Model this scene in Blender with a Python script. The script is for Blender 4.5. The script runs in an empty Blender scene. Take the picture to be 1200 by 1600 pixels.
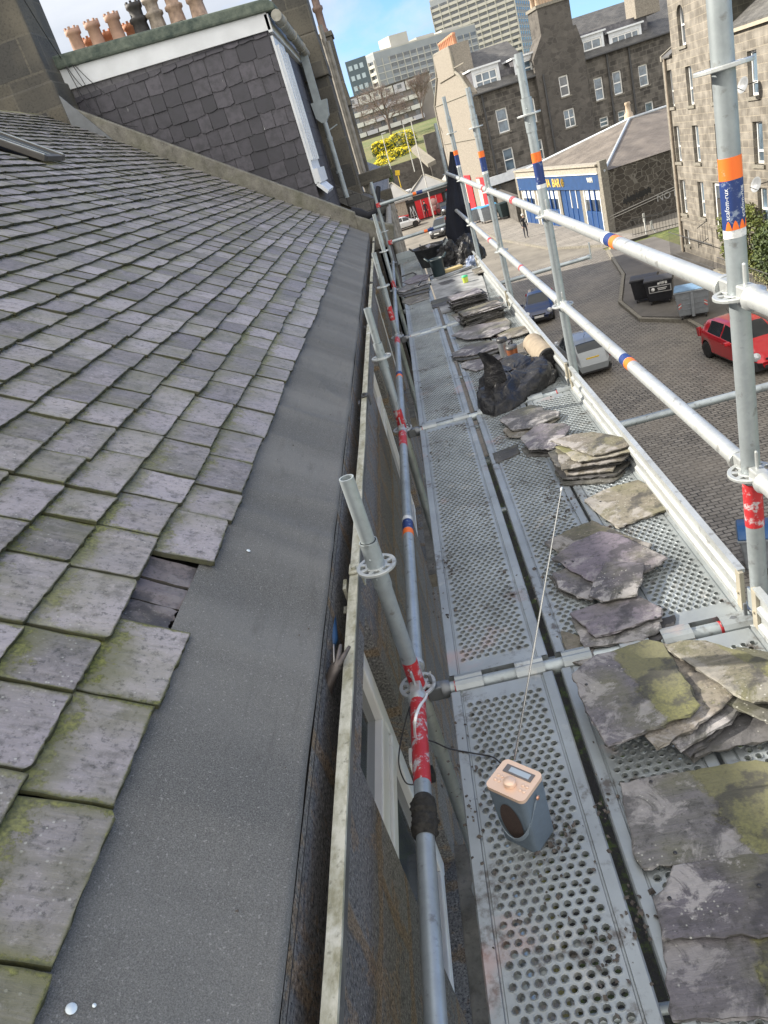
import bpy, bmesh, math, random
import numpy as np
from mathutils import Vector, Matrix, noise as mnoise
R_ = math.radians
scene = bpy.context.scene
COL = scene.collection
random.seed(7)
# ---------------------------------------------------------------- camera (origin = the lens)
FPX = 1127.5                       # focal length in pixels of the 1200x1600 photograph
YAW, PITCH, ROLL = 0.14290, -0.44520, -0.31550
def cam_matrix(y, p, r):
    fw = Vector((-math.sin(y)*math.cos(p), math.cos(y)*math.cos(p), math.sin(p)))
    r0 = Vector((math.cos(y), math.sin(y), 0)); u0 = r0.cross(fw)
    rt = math.cos(r)*r0 + math.sin(r)*u0; up = -math.sin(r)*r0 + math.cos(r)*u0
    return Matrix((rt, up, -fw)).transposed()
CM = cam_matrix(YAW, PITCH, ROLL)
cd = bpy.data.cameras.new("camera"); cam = bpy.data.objects.new("camera", cd); COL.objects.link(cam)
cam.matrix_world = CM.to_4x4()
cd.sensor_fit = 'VERTICAL'; cd.sensor_height = 24.0; cd.lens = 24.0*FPX/1600.0
cd.clip_start = 0.02; cd.clip_end = 5000
scene.camera = cam
scene.render.resolution_x = 768; scene.render.resolution_y = 1024
# ---------------------------------------------------------------- light
SUN_AZ = R_(16)                    # sun ahead-left, seen from above, turned from -X towards +Y
SUN_EL = R_(32.9)
sd = Vector((-math.cos(SUN_AZ)*math.cos(SUN_EL), math.sin(SUN_AZ)*math.cos(SUN_EL), math.sin(SUN_EL)))
ld = bpy.data.lights.new("sun", 'SUN'); lo = bpy.data.objects.new("sun", ld); COL.objects.link(lo)
lo.rotation_euler = sd.to_track_quat('Z', 'Y').to_euler(); lo.location = (0, 0, 60)
ld.energy = 5.0; ld.angle = R_(0.53); ld.color = (1.0, 0.93, 0.82)
world = bpy.data.worlds.new("World"); scene.world = world; world.use_nodes = True
def build_world():
    nt = world.node_tree; n = nt.nodes; l = nt.links; n.clear()
    out = n.new('ShaderNodeOutputWorld'); bg = n.new('ShaderNodeBackground'); bg.inputs[1].default_value = 0.15
    sky = n.new('ShaderNodeTexSky'); sky.sky_type = 'NISHITA'; sky.sun_disc = False
    sky.sun_elevation = SUN_EL; sky.sun_rotation = math.atan2(sd.x, sd.y); sky.altitude = 20
    sky.air_density = 1.0; sky.dust_density = 0.6; sky.ozone_density = 1.6
    tc = n.new('ShaderNodeTexCoord'); mp = n.new('ShaderNodeMapping'); mp.inputs['Scale'].default_value = (1.6, 1.6, 5.0)
    mp.inputs['Location'].default_value = (0.35, 0.1, 0.2)
    nz = n.new('ShaderNodeTexNoise'); nz.inputs['Scale'].default_value = 1.5; nz.inputs['Detail'].default_value = 7; nz.inputs['Roughness'].default_value = 0.58
    nz.inputs['Distortion'].default_value = 0.5
    rp = n.new('ShaderNodeValToRGB'); rp.color_ramp.elements[0].position = 0.42; rp.color_ramp.elements[1].position = 0.66
    sep = n.new('ShaderNodeSeparateXYZ')
    # broken cloud ahead, thickening left; unseen bright cover behind camera added as fill light
    ma = n.new('ShaderNodeMath'); ma.operation = 'MULTIPLY_ADD'; ma.inputs[1].default_value = -0.55; ma.inputs[2].default_value = 0.345
    mb_ = n.new('ShaderNodeMath'); mb_.operation = 'MULTIPLY_ADD'; mb_.inputs[1].default_value = -0.34
    ad = n.new('ShaderNodeMath'); ad.operation = 'ADD'
    mx = n.new('ShaderNodeMix'); mx.data_type = 'RGBA'; cm = n.new('ShaderNodeMix'); cm.data_type = 'RGBA'; cm.inputs[6].default_value = (3.1, 3.25, 3.5, 1); cm.inputs[7].default_value = (7.6, 7.25, 6.7, 1)
    yr = n.new('ShaderNodeMapRange'); yr.inputs[1].default_value = 0.55; yr.inputs[2].default_value = 0.15; l.new(sep.outputs[1], yr.inputs[0]); l.new(yr.outputs[0], cm.inputs[0])
    nz2 = n.new('ShaderNodeTexNoise'); nz2.inputs['Scale'].default_value = 3.5; nz2.inputs['Detail'].default_value = 6; l.new(mp.outputs[0], nz2.inputs['Vector'])
    r2 = n.new('ShaderNodeValToRGB'); r2.color_ramp.elements[0].position = 0.3; r2.color_ramp.elements[0].color = (0.72,0.75,0.8,1); r2.color_ramp.elements[1].position = 0.65; l.new(nz2.outputs['Fac'], r2.inputs[0])
    cmm = n.new('ShaderNodeMix'); cmm.data_type = 'RGBA'; cmm.blend_type = 'MULTIPLY'; cmm.inputs[0].default_value = 1.0; l.new(cm.outputs[2], cmm.inputs[6]); l.new(r2.outputs[0], cmm.inputs[7]); l.new(cmm.outputs[2], mx.inputs[7])
    l.new(tc.outputs['Generated'], mp.inputs[0]); l.new(mp.outputs[0], nz.inputs['Vector'])
    l.new(tc.outputs['Generated'], sep.inputs[0]); l.new(sep.outputs[0], ma.inputs[0])
    l.new(sep.outputs[1], mb_.inputs[0]); l.new(ma.outputs[0], mb_.inputs[2])
    l.new(nz.outputs['Fac'], ad.inputs[0]); l.new(mb_.outputs[0], ad.inputs[1])
    l.new(ad.outputs[0], rp.inputs[0]); l.new(rp.outputs[0], mx.inputs[0]); tn = n.new('ShaderNodeMix'); tn.data_type = 'RGBA'; tn.blend_type = 'MULTIPLY'; tn.inputs[0].default_value = 1.0; tn.inputs[7].default_value = (0.42, 0.58, 0.84, 1)
    l.new(sky.outputs[0], tn.inputs[6]); l.new(tn.outputs[2], mx.inputs[6])
    l.new(mx.outputs[2], bg.inputs[0]); l.new(bg.outputs[0], out.inputs[0])
build_world()
scene.view_settings.view_transform = 'Standard'; scene.view_settings.look = 'None'
scene.view_settings.gamma = 1.0; scene.view_settings.use_curve_mapping = False
scene.view_settings.exposure = 1.0
# ---------------------------------------------------------------- measuring helpers: photograph pixel -> point on a plane
def ray(x, y):
    return CM @ Vector((x-600.0, -(y-800.0), -FPX)).normalized()
def onZ(x, y, z): r = ray(x, y); return r*(z/r.z)
def onX(x, y, X): r = ray(x, y); return r*(X/r.x)
def onY(x, y, Y): r = ray(x, y); return r*(Y/r.y)
def onL(x, y, o, d):                      # vertical plane through o along unit d -> (distance along d, z)
    n = Vector((d[1], -d[0])); r = ray(x, y); t = (o[0]*n.x+o[1]*n.y)/(r.x*n.x+r.y*n.y); P = r*t
    return ((P.x-o[0])*d[0]+(P.y-o[1])*d[1], P.z)
# ---------------------------------------------------------------- materials
class NT:
    def __init__(s, name):
        s.m = bpy.data.materials.new(name); s.m.use_nodes = True; s.t = s.m.node_tree; s.n = s.t.nodes; s.l = s.t.links
        s.b = s.n['Principled BSDF']; s._tc = None
    def tc(s, k='Object'):
        if not s._tc: s._tc = s.n.new('ShaderNodeTexCoord')
        return s._tc.outputs[k]
    def put(s, sock, v):
        if hasattr(v, 'is_linked') or isinstance(v, bpy.types.NodeSocket): s.l.new(v, sock)
        else:
            if isinstance(v, tuple) and len(v) == 3 and sock.type == 'RGBA': v = v+(1,)
            sock.default_value = v
    def map(s, vec, scale=(1,1,1), rot=(0,0,0), loc=(0,0,0)):
        m = s.n.new('ShaderNodeMapping'); s.put(m.inputs[0], vec); m.inputs['Scale'].default_value = scale
        m.inputs['Rotation'].default_value = rot; m.inputs['Location'].default_value = loc; return m.outputs[0]
    def noise(s, scale, vec=None, detail=4, rough=0.55, dist=0.0, out='Fac'):
        x = s.n.new('ShaderNodeTexNoise'); s.put(x.inputs['Vector'], vec if vec is not None else s.tc())
        x.inputs['Scale'].default_value = scale; x.inputs['Detail'].default_value = detail
        x.inputs['Roughness'].default_value = rough; x.inputs['Distortion'].default_value = dist; return x.outputs[out]
    def voro(s, scale, vec=None, feature='F1', out='Distance', rand=1.0):
        x = s.n.new('ShaderNodeTexVoronoi'); x.feature = feature; s.put(x.inputs['Vector'], vec if vec is not None else s.tc())
        x.inputs['Scale'].default_value = scale; x.inputs['Randomness'].default_value = rand; return x.outputs[out]
    def brick(s, vec, w, h, mortar, c1, c2, cm, smooth=0.1, offset=0.5, bias=0.0):
        x = s.n.new('ShaderNodeTexBrick'); s.put(x.inputs['Vector'], vec); x.inputs['Scale'].default_value = 1.0
        x.inputs['Brick Width'].default_value = w; x.inputs['Row Height'].default_value = h; x.inputs['Mortar Size'].default_value = mortar
        x.inputs['Mortar Smooth'].default_value = smooth; x.offset = offset; x.inputs['Bias'].default_value = bias
        s.put(x.inputs['Color1'], c1); s.put(x.inputs['Color2'], c2); s.put(x.inputs['Mortar'], cm); return x.outputs['Color'], x.outputs['Fac']
    def ramp(s, fac, *stops):
        x = s.n.new('ShaderNodeValToRGB'); e = x.color_ramp.elements
        while len(e) < len(stops): e.new(0.5)
        for i, (p, c) in enumerate(stops):
            e[i].position = p; e[i].color = (c, c, c, 1) if not isinstance(c, tuple) else c+(1,)
        s.put(x.inputs[0], fac); return x.outputs[0]
    def mix(s, fac, a, b, mode='MIX'):
        x = s.n.new('ShaderNodeMix'); x.data_type = 'RGBA'; x.blend_type = mode
        s.put(x.inputs[0], fac); s.put(x.inputs[6], a); s.put(x.inputs[7], b); return x.outputs[2]
    def math(s, op, a, b=0.0, clamp=False):
        x = s.n.new('ShaderNodeMath'); x.operation = op; x.use_clamp = clamp; s.put(x.inputs[0], a); s.put(x.inputs[1], b); return x.outputs[0]
    def island(s): return s.n.new('ShaderNodeNewGeometry').outputs['Random Per Island']
    def objrand(s): return s.n.new('ShaderNodeObjectInfo').outputs['Random']
    def sep(s, vec):
        x = s.n.new('ShaderNodeSeparateXYZ'); s.put(x.inputs[0], vec); return x.outputs
    def comb(s, x_, y_, z_=0.0):
        x = s.n.new('ShaderNodeCombineXYZ'); s.put(x.inputs[0], x_); s.put(x.inputs[1], y_); s.put(x.inputs[2], z_); return x.outputs[0]
    def bump(s, h, strength=0.3, dist=0.01, normal=None):
        x = s.n.new('ShaderNodeBump'); x.inputs['Strength'].default_value = strength; x.inputs['Distance'].default_value = dist
        s.put(x.inputs['Height'], h)
        if normal is not None: s.put(x.inputs['Normal'], normal)
        return x.outputs[0]
    def done(s, col=None, rough=0.7, metal=0.0, normal=None, spec=None, **kw):
        if col is not None: s.put(s.b.inputs['Base Color'], col)
        s.put(s.b.inputs['Roughness'], rough); s.put(s.b.inputs['Metallic'], metal)
        if normal is not None: s.put(s.b.inputs['Normal'], normal)
        if spec is not None: s.b.inputs['Specular IOR Level'].default_value = spec
        for k, v in kw.items(): s.put(s.b.inputs[k.replace('_', ' ')], v)
        return s.m
MATS = {}
def M(name, **kw):
    if name in MATS: return MATS[name]
    MATS[name] = MAKERS[name](); return MATS[name]
def plain(name, col, rough=0.6, metal=0.0, var=0.12, nscale=8.0, bump=0.0, **kw):
    if name in MATS: return MATS[name]
    t = NT(name); nz = t.noise(nscale, detail=5)
    c = t.mix(t.ramp(nz, (0.3, 0.0), (0.7, 1.0)), tuple(max(0, x*(1-var)) for x in col), tuple(min(1, x*(1+var)) for x in col))
    nm = t.bump(t.noise(nscale*6, detail=3), bump, 0.003) if bump else None
    MATS[name] = t.done(c, rough, metal, nm, **kw); return MATS[name]
def m_galv(name='galvanised steel', base=(0.36, 0.40, 0.415), dirt=0.6):
    t = NT(name); v = t.voro(90, out='Color'); sp = t.sep(v)[0]
    n1 = t.noise(5, detail=6, rough=0.65); n2 = t.noise(28, detail=4)
    c = t.mix(t.ramp(n1, (0.3, 0.0), (0.72, 1.0)), tuple(x*0.72 for x in base), tuple(min(1, x*1.22) for x in base))
    c = t.mix(t.math('MULTIPLY', sp, 0.22), c, tuple(x*0.72 for x in base))
    sc = t.ramp(n2, (0.60, 0.0), (0.70, 1.0)); c = t.mix(t.math('MULTIPLY', sc, dirt), c, (0.13, 0.12, 0.11))
    rg = t.ramp(n1, (0.3, 0.55), (0.7, 0.38))
    return t.done(c, rg, 0.55, t.bump(n2, 0.12, 0.002))
def m_deck():
    t = NT('galvanised deck steel'); P = t.tc(); n1 = t.noise(3.2, detail=6, rough=0.6); n2 = t.noise(22, detail=5, rough=0.7)
    base = (0.285, 0.310, 0.320)
    c = t.mix(t.ramp(n1, (0.3, 0.0), (0.7, 1.0)), tuple(x*0.78 for x in base), tuple(x*1.25 for x in base))
    g = t.n.new('ShaderNodeNewGeometry').outputs['Position']
    # dried mortar, mud and reddish dust, where it fell on the decks
    mud = t.ramp(t.noise(5.5, g, detail=8, rough=0.72), (0.54, 0.0), (0.62, 1.0)); mud2 = t.ramp(t.noise(40, g, detail=4), (0.42, 0.0), (0.60, 1.0))
    c = t.mix(t.math('MULTIPLY', t.math('MULTIPLY', mud, mud2), 0.85), c, (0.085, 0.072, 0.062))
    pale = t.ramp(t.noise(7.5, g, detail=7, rough=0.7), (0.60, 0.0), (0.70, 1.0)); c = t.mix(t.math('MULTIPLY', pale, 0.6), c, (0.46, 0.45, 0.42))
    red = t.ramp(t.noise(4.3, t.map(g, loc=(3, 1, 0)), detail=5), (0.62, 0.0), (0.72, 1.0)); c = t.mix(t.math('MULTIPLY', red, 0.42), c, (0.48, 0.29, 0.25))
    return t.done(c, t.ramp(n2, (0.3, 0.5), (0.7, 0.36)), 0.5, t.bump(n2, 0.15, 0.002))
def slate_nodes(t, uv_moss, tint=0.5, rnd=None, purple=(0.150, 0.135, 0.152), green=(0.118, 0.120, 0.098), mossamt=1.0, vec=None):
    P = vec if vec is not None else t.tc(); rnd = rnd if rnd is not None else t.island()
    pv = t.n.new('ShaderNodeVectorMath'); pv.operation = 'ADD'; t.put(pv.inputs[0], P)
    cb = t.comb(t.math('MULTIPLY', rnd, 37.0), t.math('MULTIPLY', rnd, 91.0), 0.0); t.put(pv.inputs[1], cb); PV = pv.outputs[0]
    big = t.noise(4.0, PV, detail=3); fine = t.noise(60, PV, detail=7, rough=0.75); mid = t.noise(17, PV, detail=6, rough=0.7); streak = t.noise(8, t.map(PV, (1.0, 7.0, 1.0)), detail=6, rough=0.7, dist=0.4)
    f = t.math('ADD', t.math('MULTIPLY', rnd, 0.75), t.math('MULTIPLY', t.math('SUBTRACT', big, 0.5), 1.8), clamp=True)
    c = t.mix(f, purple, green)
    br = t.ramp(t.sep(t.voro(1.0, t.comb(t.math('MULTIPLY', rnd, 913.0), 0.0), out='Color'))[0], (0.0, 0.58), (1.0, 1.36))
    c = t.mix(1.0, c, br, 'MULTIPLY')
    c = t.mix(t.ramp(streak, (0.45, 0.0), (0.75, 0.50)), c, tuple(x*1.6 for x in purple))
    c = t.mix(t.ramp(streak, (0.25, 0.60), (0.42, 0.0)), c, tuple(x*0.45 for x in green))
    c = t.mix(t.ramp(mid, (0.34, 0.60), (0.48, 0.0)), c, tuple(x*0.38 for x in green))
    c = t.mix(t.ramp(fine, (0.36, 0.70), (0.47, 0.0)), c, (0.028, 0.028, 0.026))
    c = t.mix(t.ramp(fine, (0.58, 0.0), (0.70, 0.45)), c, tuple(min(1, x*2.0) for x in purple))
    sp = t.voro(70, PV); sm = t.ramp(sp, (0.12, 1.0), (0.20, 0.0)); gate = t.ramp(t.noise(6, PV), (0.50, 0.0), (0.60, 1.0))
    c = t.mix(t.math('MULTIPLY', t.math('MULTIPLY', sm, gate), 0.7), c, (0.44, 0.44, 0.40))
    mn = t.noise(22, PV, detail=8, rough=0.78)
    mg = t.ramp(t.noise(2.6, P, detail=3), (0.40, 0.30), (0.60, 1.0))
    msk = t.math('ADD', t.math('MULTIPLY', uv_moss, 0.40), mn)
    film = t.math('MULTIPLY', t.ramp(t.math('ADD', t.math('MULTIPLY', uv_moss, 0.30), big), (0.52, 0.0), (0.80, 0.65)), mossamt)
    c = t.mix(film, c, (0.128, 0.126, 0.058))
    mo = t.math('MULTIPLY', t.math('MULTIPLY', t.ramp(msk, (0.70, 0.0), (0.80, 1.0)), mossamt, clamp=True), mg)
    mc = t.mix(t.ramp(t.noise(120, P, detail=3), (0.35, 0.0), (0.65, 1.0)), (0.060, 0.070, 0.014), (0.215, 0.220, 0.050))
    c = t.mix(t.math('MULTIPLY', mo, 0.92), c, mc)
    h = t.math('ADD', t.math('ADD', t.math('MULTIPLY', streak, 0.7), t.math('MULTIPLY', fine, 0.35)), t.math('MULTIPLY', mo, 0.6))
    return c, h
def m_roofslate():
    t = NT('mossy roof slate'); uv = t.sep(t.tc('UV'))
    u, v = uv[0], uv[1]
    top = t.ramp(v, (0.45, 0.0), (0.98, 1.0))                       # growth under the tail of the course above
    side = t.ramp(t.math('ABSOLUTE', t.math('SUBTRACT', u, 0.5)), (0.40, 0.0), (0.5, 0.8))
    tail = t.ramp(v, (0.0, 0.65), (0.05, 0.0))
    e = t.math('MAXIMUM', t.math('MAXIMUM', t.math('MULTIPLY', top, 0.85), side), tail)
    py_ = t.sep(t.tc('Object')); nearm = t.ramp(t.math('MULTIPLY', t.math('ADD', py_[1], 5.2), 0.25), (0.10, 1.7), (0.55, 0.75))
    c, h = slate_nodes(t, e, purple=(0.240, 0.219, 0.228), green=(0.182, 0.172, 0.138), mossamt=nearm)
    c = t.mix(t.ramp(v, (-0.01, 0.92), (0.022, 0.0)), c, (0.030, 0.032, 0.014))  # tail edge: dark moss plus the joint shadow put into the colour
    c = t.mix(t.ramp(t.math('ABSOLUTE', t.math('SUBTRACT', u, 0.5)), (0.475, 0.0), (0.50, 0.8)), c, (0.035, 0.036, 0.018))  # side edges darkened in colour to stand for shadow in the joints
    return t.done(c, t.ramp(h, (0.3, 0.42), (0.8, 0.68)), 0.0, t.bump(h, 0.5, 0.006), spec=0.55)
def m_looseslate(name='loose slate', moss=0.2, purple=(0.15, 0.14, 0.155), green=(0.125, 0.125, 0.105), white=0.6):
    t = NT(name); uv = t.sep(t.tc('UV')); r = t.objrand(); P = t.tc('Object')
    half = t.ramp(t.math('ADD', uv[1], t.math('MULTIPLY', t.math('SUBTRACT', t.noise(14, P, detail=7, rough=0.7), 0.5), 0.30)), (0.50, 0.0), (0.56, 1.0))
    c, h = slate_nodes(t, t.math('MULTIPLY', half, min(1.0, moss)), rnd=r, purple=purple, green=green, mossamt=0.75 if moss < 0.5 else 1.0, vec=P)
    if moss > 0.5: c = t.mix(t.math('MULTIPLY', half, 0.62), c, (0.125, 0.118, 0.072))
    n2 = t.noise(9, P, detail=8, rough=0.72, dist=0.6)
    eu = t.math('ABSOLUTE', t.math('SUBTRACT', uv[0], 0.5)); ev = t.math('ABSOLUTE', t.math('SUBTRACT', uv[1], 0.5)); e = t.math('MULTIPLY', t.math('MAXIMUM', eu, ev), 0.26)
    w = t.math('MULTIPLY', t.ramp(t.math('ADD', n2, e), (0.575, 0.0), (0.64, 1.0)), t.math('SUBTRACT', 1.0, half)); c = t.mix(t.math('MULTIPLY', w, white), c, t.mix(t.noise(50, P, detail=4), (0.22, 0.21, 0.21), (0.46, 0.44, 0.43)))
    d = t.ramp(t.noise(6, t.map(P, loc=(5, 2, 1)), detail=7, rough=0.65), (0.52, 0.0), (0.58, 1.0)); c = t.mix(t.math('MULTIPLY', d, 0.72), c, (0.035, 0.034, 0.036))
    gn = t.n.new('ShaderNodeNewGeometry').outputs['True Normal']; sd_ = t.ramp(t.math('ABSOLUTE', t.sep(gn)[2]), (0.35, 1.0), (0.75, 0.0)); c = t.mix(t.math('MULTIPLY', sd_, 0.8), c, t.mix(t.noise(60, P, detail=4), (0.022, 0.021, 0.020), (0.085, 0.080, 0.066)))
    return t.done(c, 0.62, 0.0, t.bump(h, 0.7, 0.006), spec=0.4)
def m_felt():
    t = NT('mineral roofing felt'); P = t.tc(); a = t.noise(420, P, detail=2, rough=0.8); b = t.noise(2.2, P, detail=4); s2 = t.noise(160, P, detail=3)
    c = t.mix(t.ramp(a, (0.35, 0.0), (0.7, 1.0)), (0.062, 0.062, 0.060), (0.190, 0.188, 0.180))
    c = t.mix(t.ramp(t.noise(1.0, t.map(P, (0.5, 2.6, 0.5)), detail=4), (0.40, 0.0), (0.66, 0.45)), c, (0.22, 0.216, 0.205)); st_ = t.noise(5, t.map(P, (6, 1, 6)), detail=6, rough=0.7); c = t.mix(t.ramp(st_, (0.30, 0.40), (0.46, 0.0)), c, (0.075, 0.073, 0.07)); c = t.mix(t.ramp(s2, (0.62, 0.0), (0.72, 0.5)), c, (0.36, 0.355, 0.34))
    return t.done(c, 0.85, 0.0, t.bump(t.math('ADD', a, s2), 0.4, 0.003), spec=0.25)
def m_stone(name, w, h, c1, c2, cm, mortar=0.012, squash=0.0, bump=0.5, speck=0.35, warp=0.02, bright=1.0):
    t = NT(name); uv = t.tc('UV'); wz = t.noise(1.7, uv, detail=3, out='Color')
    vm = t.n.new('ShaderNodeVectorMath'); vm.operation = 'MULTIPLY_ADD'; t.put(vm.inputs[0], wz); vm.inputs[1].default_value = (warp, warp, 0); t.put(vm.inputs[2], uv)
    col, fac = t.brick(vm.outputs[0], w, h, mortar, c1, c2, cm)
    a = t.noise(30, uv, detail=5, rough=0.7); b = t.noise(1.1, uv, detail=4)
    cell = t.noise(2.3/w*0.5, uv, detail=1)
    col = t.mix(t.ramp(a, (0.35, speck), (0.5, 0.0)), col, tuple(x*0.35 for x in c1))
    col = t.mix(t.ramp(b, (0.3, 0.45), (0.6, 0.0)), col, tuple(x*0.55 for x in c1))
    col = t.mix(t.ramp(cell, (0.45, 0.0), (0.75, 0.5)), col, tuple(min(1, x*1.5) for x in c2))
    hh = t.math('SUBTRACT', t.math('MULTIPLY', a, 0.5), fac)
    return t.done(col, 0.85, 0.0, t.bump(hh, bump, 0.02), spec=0.3)
def m_rubble(name, c1, c2, cm, scale=2.3, joint=0.05):
    t = NT(name); uv = t.map(t.tc('UV'), (1.0, 1.45, 1.0)); cell = t.voro(scale, uv, out='Color', rand=0.75); e = t.voro(scale, uv, 'DISTANCE_TO_EDGE', rand=0.75)
    r = t.sep(cell)[0]; c = t.mix(r, c1, c2); a = t.noise(26, t.tc('UV'), detail=5, rough=0.7)
    c = t.mix(t.ramp(a, (0.38, 0.5), (0.55, 0.0)), c, tuple(x*0.4 for x in c1)); b = t.noise(0.8, t.tc('UV'), detail=3); c = t.mix(t.ramp(b, (0.35, 0.4), (0.6, 0.0)), c, tuple(x*0.5 for x in c1))
    j = t.ramp(e, (joint*0.5, 1.0), (joint, 0.0)); c = t.mix(j, c, cm)
    return t.done(c, 0.88, 0.0, t.bump(t.math('SUBTRACT', t.math('MULTIPLY', a, 0.4), j), 0.5, 0.02), spec=0.25)
def m_nearwall():
    t = NT('granite wall with brown pointing'); uv = t.tc('UV'); P = t.noise(3.2, uv, detail=5, out='Color')
    vm = t.n.new('ShaderNodeVectorMath'); vm.operation = 'MULTIPLY_ADD'; t.put(vm.inputs[0], P); vm.inputs[1].default_value = (0.16, 0.16, 0); t.put(vm.inputs[2], uv)
    col, fac = t.brick(vm.outputs[0], 0.52, 0.30, 0.03, (0.17, 0.164, 0.157), (0.28, 0.268, 0.248), (0.27, 0.20, 0.13), 0.5)
    a = t.noise(110, uv, detail=5, rough=0.8); b = t.noise(5, uv, detail=8, rough=0.72, dist=0.7); e = t.noise(26, uv, detail=5, rough=0.75)
    col = t.mix(t.ramp(b, (0.54, 0.0), (0.58, 0.7)), col, (0.33, 0.235, 0.15)); col = t.mix(t.ramp(b, (0.59, 0.0), (0.64, 0.8)), col, (0.17, 0.162, 0.15))
    col = t.mix(t.ramp(a, (0.40, 0.85), (0.50, 0.0)), col, (0.018, 0.018, 0.020)); col = t.mix(t.ramp(a, (0.56, 0.0), (0.66, 0.7)), col, (0.6, 0.58, 0.54))
    col = t.mix(t.ramp(e, (0.36, 0.6), (0.46, 0.0)), col, (0.06, 0.06, 0.062))
    return t.done(col, 0.8, 0.0, t.bump(t.math('ADD', t.math('SUBTRACT', t.math('MULTIPLY', a, 0.5), t.math('MULTIPLY', fac, 0.5)), t.math('ADD', b, e)), 0.8, 0.025), spec=0.4)
def m_setts():
    t = NT('granite setts'); P = t.tc(); w = t.noise(0.9, P, detail=2, out='Color')
    vm = t.n.new('ShaderNodeVectorMath'); vm.operation = 'MULTIPLY_ADD'; t.put(vm.inputs[0], w); vm.inputs[1].default_value = (0.12, 0.12, 0); t.put(vm.inputs[2], P)
    col, fac = t.brick(vm.outputs[0], 0.26, 0.135, 0.017, (0.165, 0.150, 0.130), (0.275, 0.252, 0.220), (0.030, 0.028, 0.025), 0.25)
    a = t.noise(24, P, detail=4); b = t.noise(0.35, P, detail=5, rough=0.6)
    col = t.mix(t.ramp(a, (0.35, 0.5), (0.55, 0.0)), col, (0.075, 0.07, 0.065)); col = t.mix(t.ramp(b, (0.42, 0.0), (0.68, 0.55)), col, (0.255, 0.225, 0.185))
    return t.done(col, 0.7, 0.0, t.bump(t.math('SUBTRACT', t.math('MULTIPLY', a, 0.4), fac), 0.6, 0.02), spec=0.4)
def m_asphalt(name, c=(0.13, 0.122, 0.112)):
    t = NT(name); P = t.tc(); a = t.noise(60, P, detail=3); b = t.noise(0.6, P, detail=5, rough=0.6)
    col = t.mix(t.ramp(b, (0.35, 0.0), (0.65, 1.0)), tuple(x*0.75 for x in c), tuple(x*1.25 for x in c)); col = t.mix(t.ramp(a, (0.3, 0.35), (0.5, 0.0)), col, tuple(x*0.4 for x in c))
    return t.done(col, 0.88, 0.0, t.bump(a, 0.3, 0.01))
def m_slabs():
    t = NT('paving slabs'); P = t.tc(); col, fac = t.brick(P, 0.9, 0.6, 0.012, (0.19, 0.175, 0.155), (0.24, 0.22, 0.195), (0.07, 0.065, 0.06)); b = t.noise(0.9, P, detail=5)
    return t.done(t.mix(t.ramp(b, (0.4, 0.4), (0.6, 0.0)), col, (0.11, 0.10, 0.09)), 0.85, 0.0, t.bump(fac, -0.3, 0.01))
def m_grass():
    t = NT('rough grass bank'); P = t.tc(); a = t.noise(3, P, detail=6, rough=0.7); b = t.noise(0.15, P, detail=4)
    c = t.mix(t.ramp(a, (0.35, 0.0), (0.65, 1.0)), (0.045, 0.07, 0.02), (0.16, 0.18, 0.05)); c = t.mix(t.ramp(b, (0.45, 0.0), (0.6, 0.7)), c, (0.17, 0.15, 0.07))
    return t.done(c, 0.95, 0.0, t.bump(a, 0.6, 0.2))
def m_smallslate(name, c1=(0.085, 0.082, 0.095), c2=(0.15, 0.145, 0.155), w=0.27, h=0.24):
    t = NT(name); uv = t.tc('UV'); col, fac = t.brick(uv, w, h, 0.008, c1, c2, (0.02, 0.02, 0.022), 0.2)
    a = t.noise(14, uv, detail=6, rough=0.7); b = t.noise(0.7, uv, detail=3); sp = t.ramp(t.noise(30, uv, detail=2), (0.70, 0.0), (0.74, 1.0))
    col = t.mix(t.ramp(a, (0.4, 0.5), (0.6, 0.0)), col, tuple(x*0.5 for x in c1)); col = t.mix(t.ramp(b, (0.45, 0.0), (0.7, 0.4)), col, tuple(x*1.5 for x in c2)); col = t.mix(t.math('MULTIPLY', sp, 0.7), col, (0.6, 0.6, 0.58))
    return t.done(col, 0.6, 0.0, t.bump(t.math('SUBTRACT', t.math('MULTIPLY', a, 0.4), fac), 0.5, 0.012), spec=0.4)
def m_concrete(name, c=(0.20, 0.19, 0.165), moss=0.3, bumpy=0.5):
    t = NT(name); P = t.tc(); a = t.noise(9, P, detail=7, rough=0.7); b = t.noise(2.2, P, detail=5); g = t.noise(60, P, detail=3)
    col = t.mix(t.ramp(a, (0.32, 0.0), (0.68, 1.0)), tuple(x*0.6 for x in c), tuple(x*1.3 for x in c)); col = t.mix(t.ramp(b, (0.45, 0.0), (0.62, moss)), col, (0.13, 0.135, 0.07))
    col = t.mix(t.ramp(t.voro(14, P), (0.05, 0.6), (0.10, 0.0)), col, (0.42, 0.41, 0.36)); col = t.mix(t.ramp(g, (0.3, 0.5), (0.45, 0.0)), col, tuple(x*0.4 for x in c))
    return t.done(col, 0.9, 0.0, t.bump(t.math('ADD', a, g), bumpy, 0.01), spec=0.25)
def m_paint(name, col, scuff=(0.5, 0.5, 0.5), amt=0.6, rough=0.5, thr=0.5):
    t = NT(name); n = t.noise(26, detail=7, rough=0.75); f = t.ramp(n, (thr, 0.0), (thr+0.07, amt))
    return t.done(t.mix(f, col, scuff), rough, 0.1)
def m_glass(name='window glass', col=(0.035, 0.042, 0.05)):
    t = NT(name); n = t.noise(1.3, detail=2); c = t.mix(t.ramp(n, (0.4, 0.0), (0.6, 1.0)), col, tuple(x*2.2 for x in col))
    return t.done(c, 0.06, 0.0, t.bump(t.noise(1.2, detail=1), 0.03, 0.02), spec=0.9)
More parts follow.
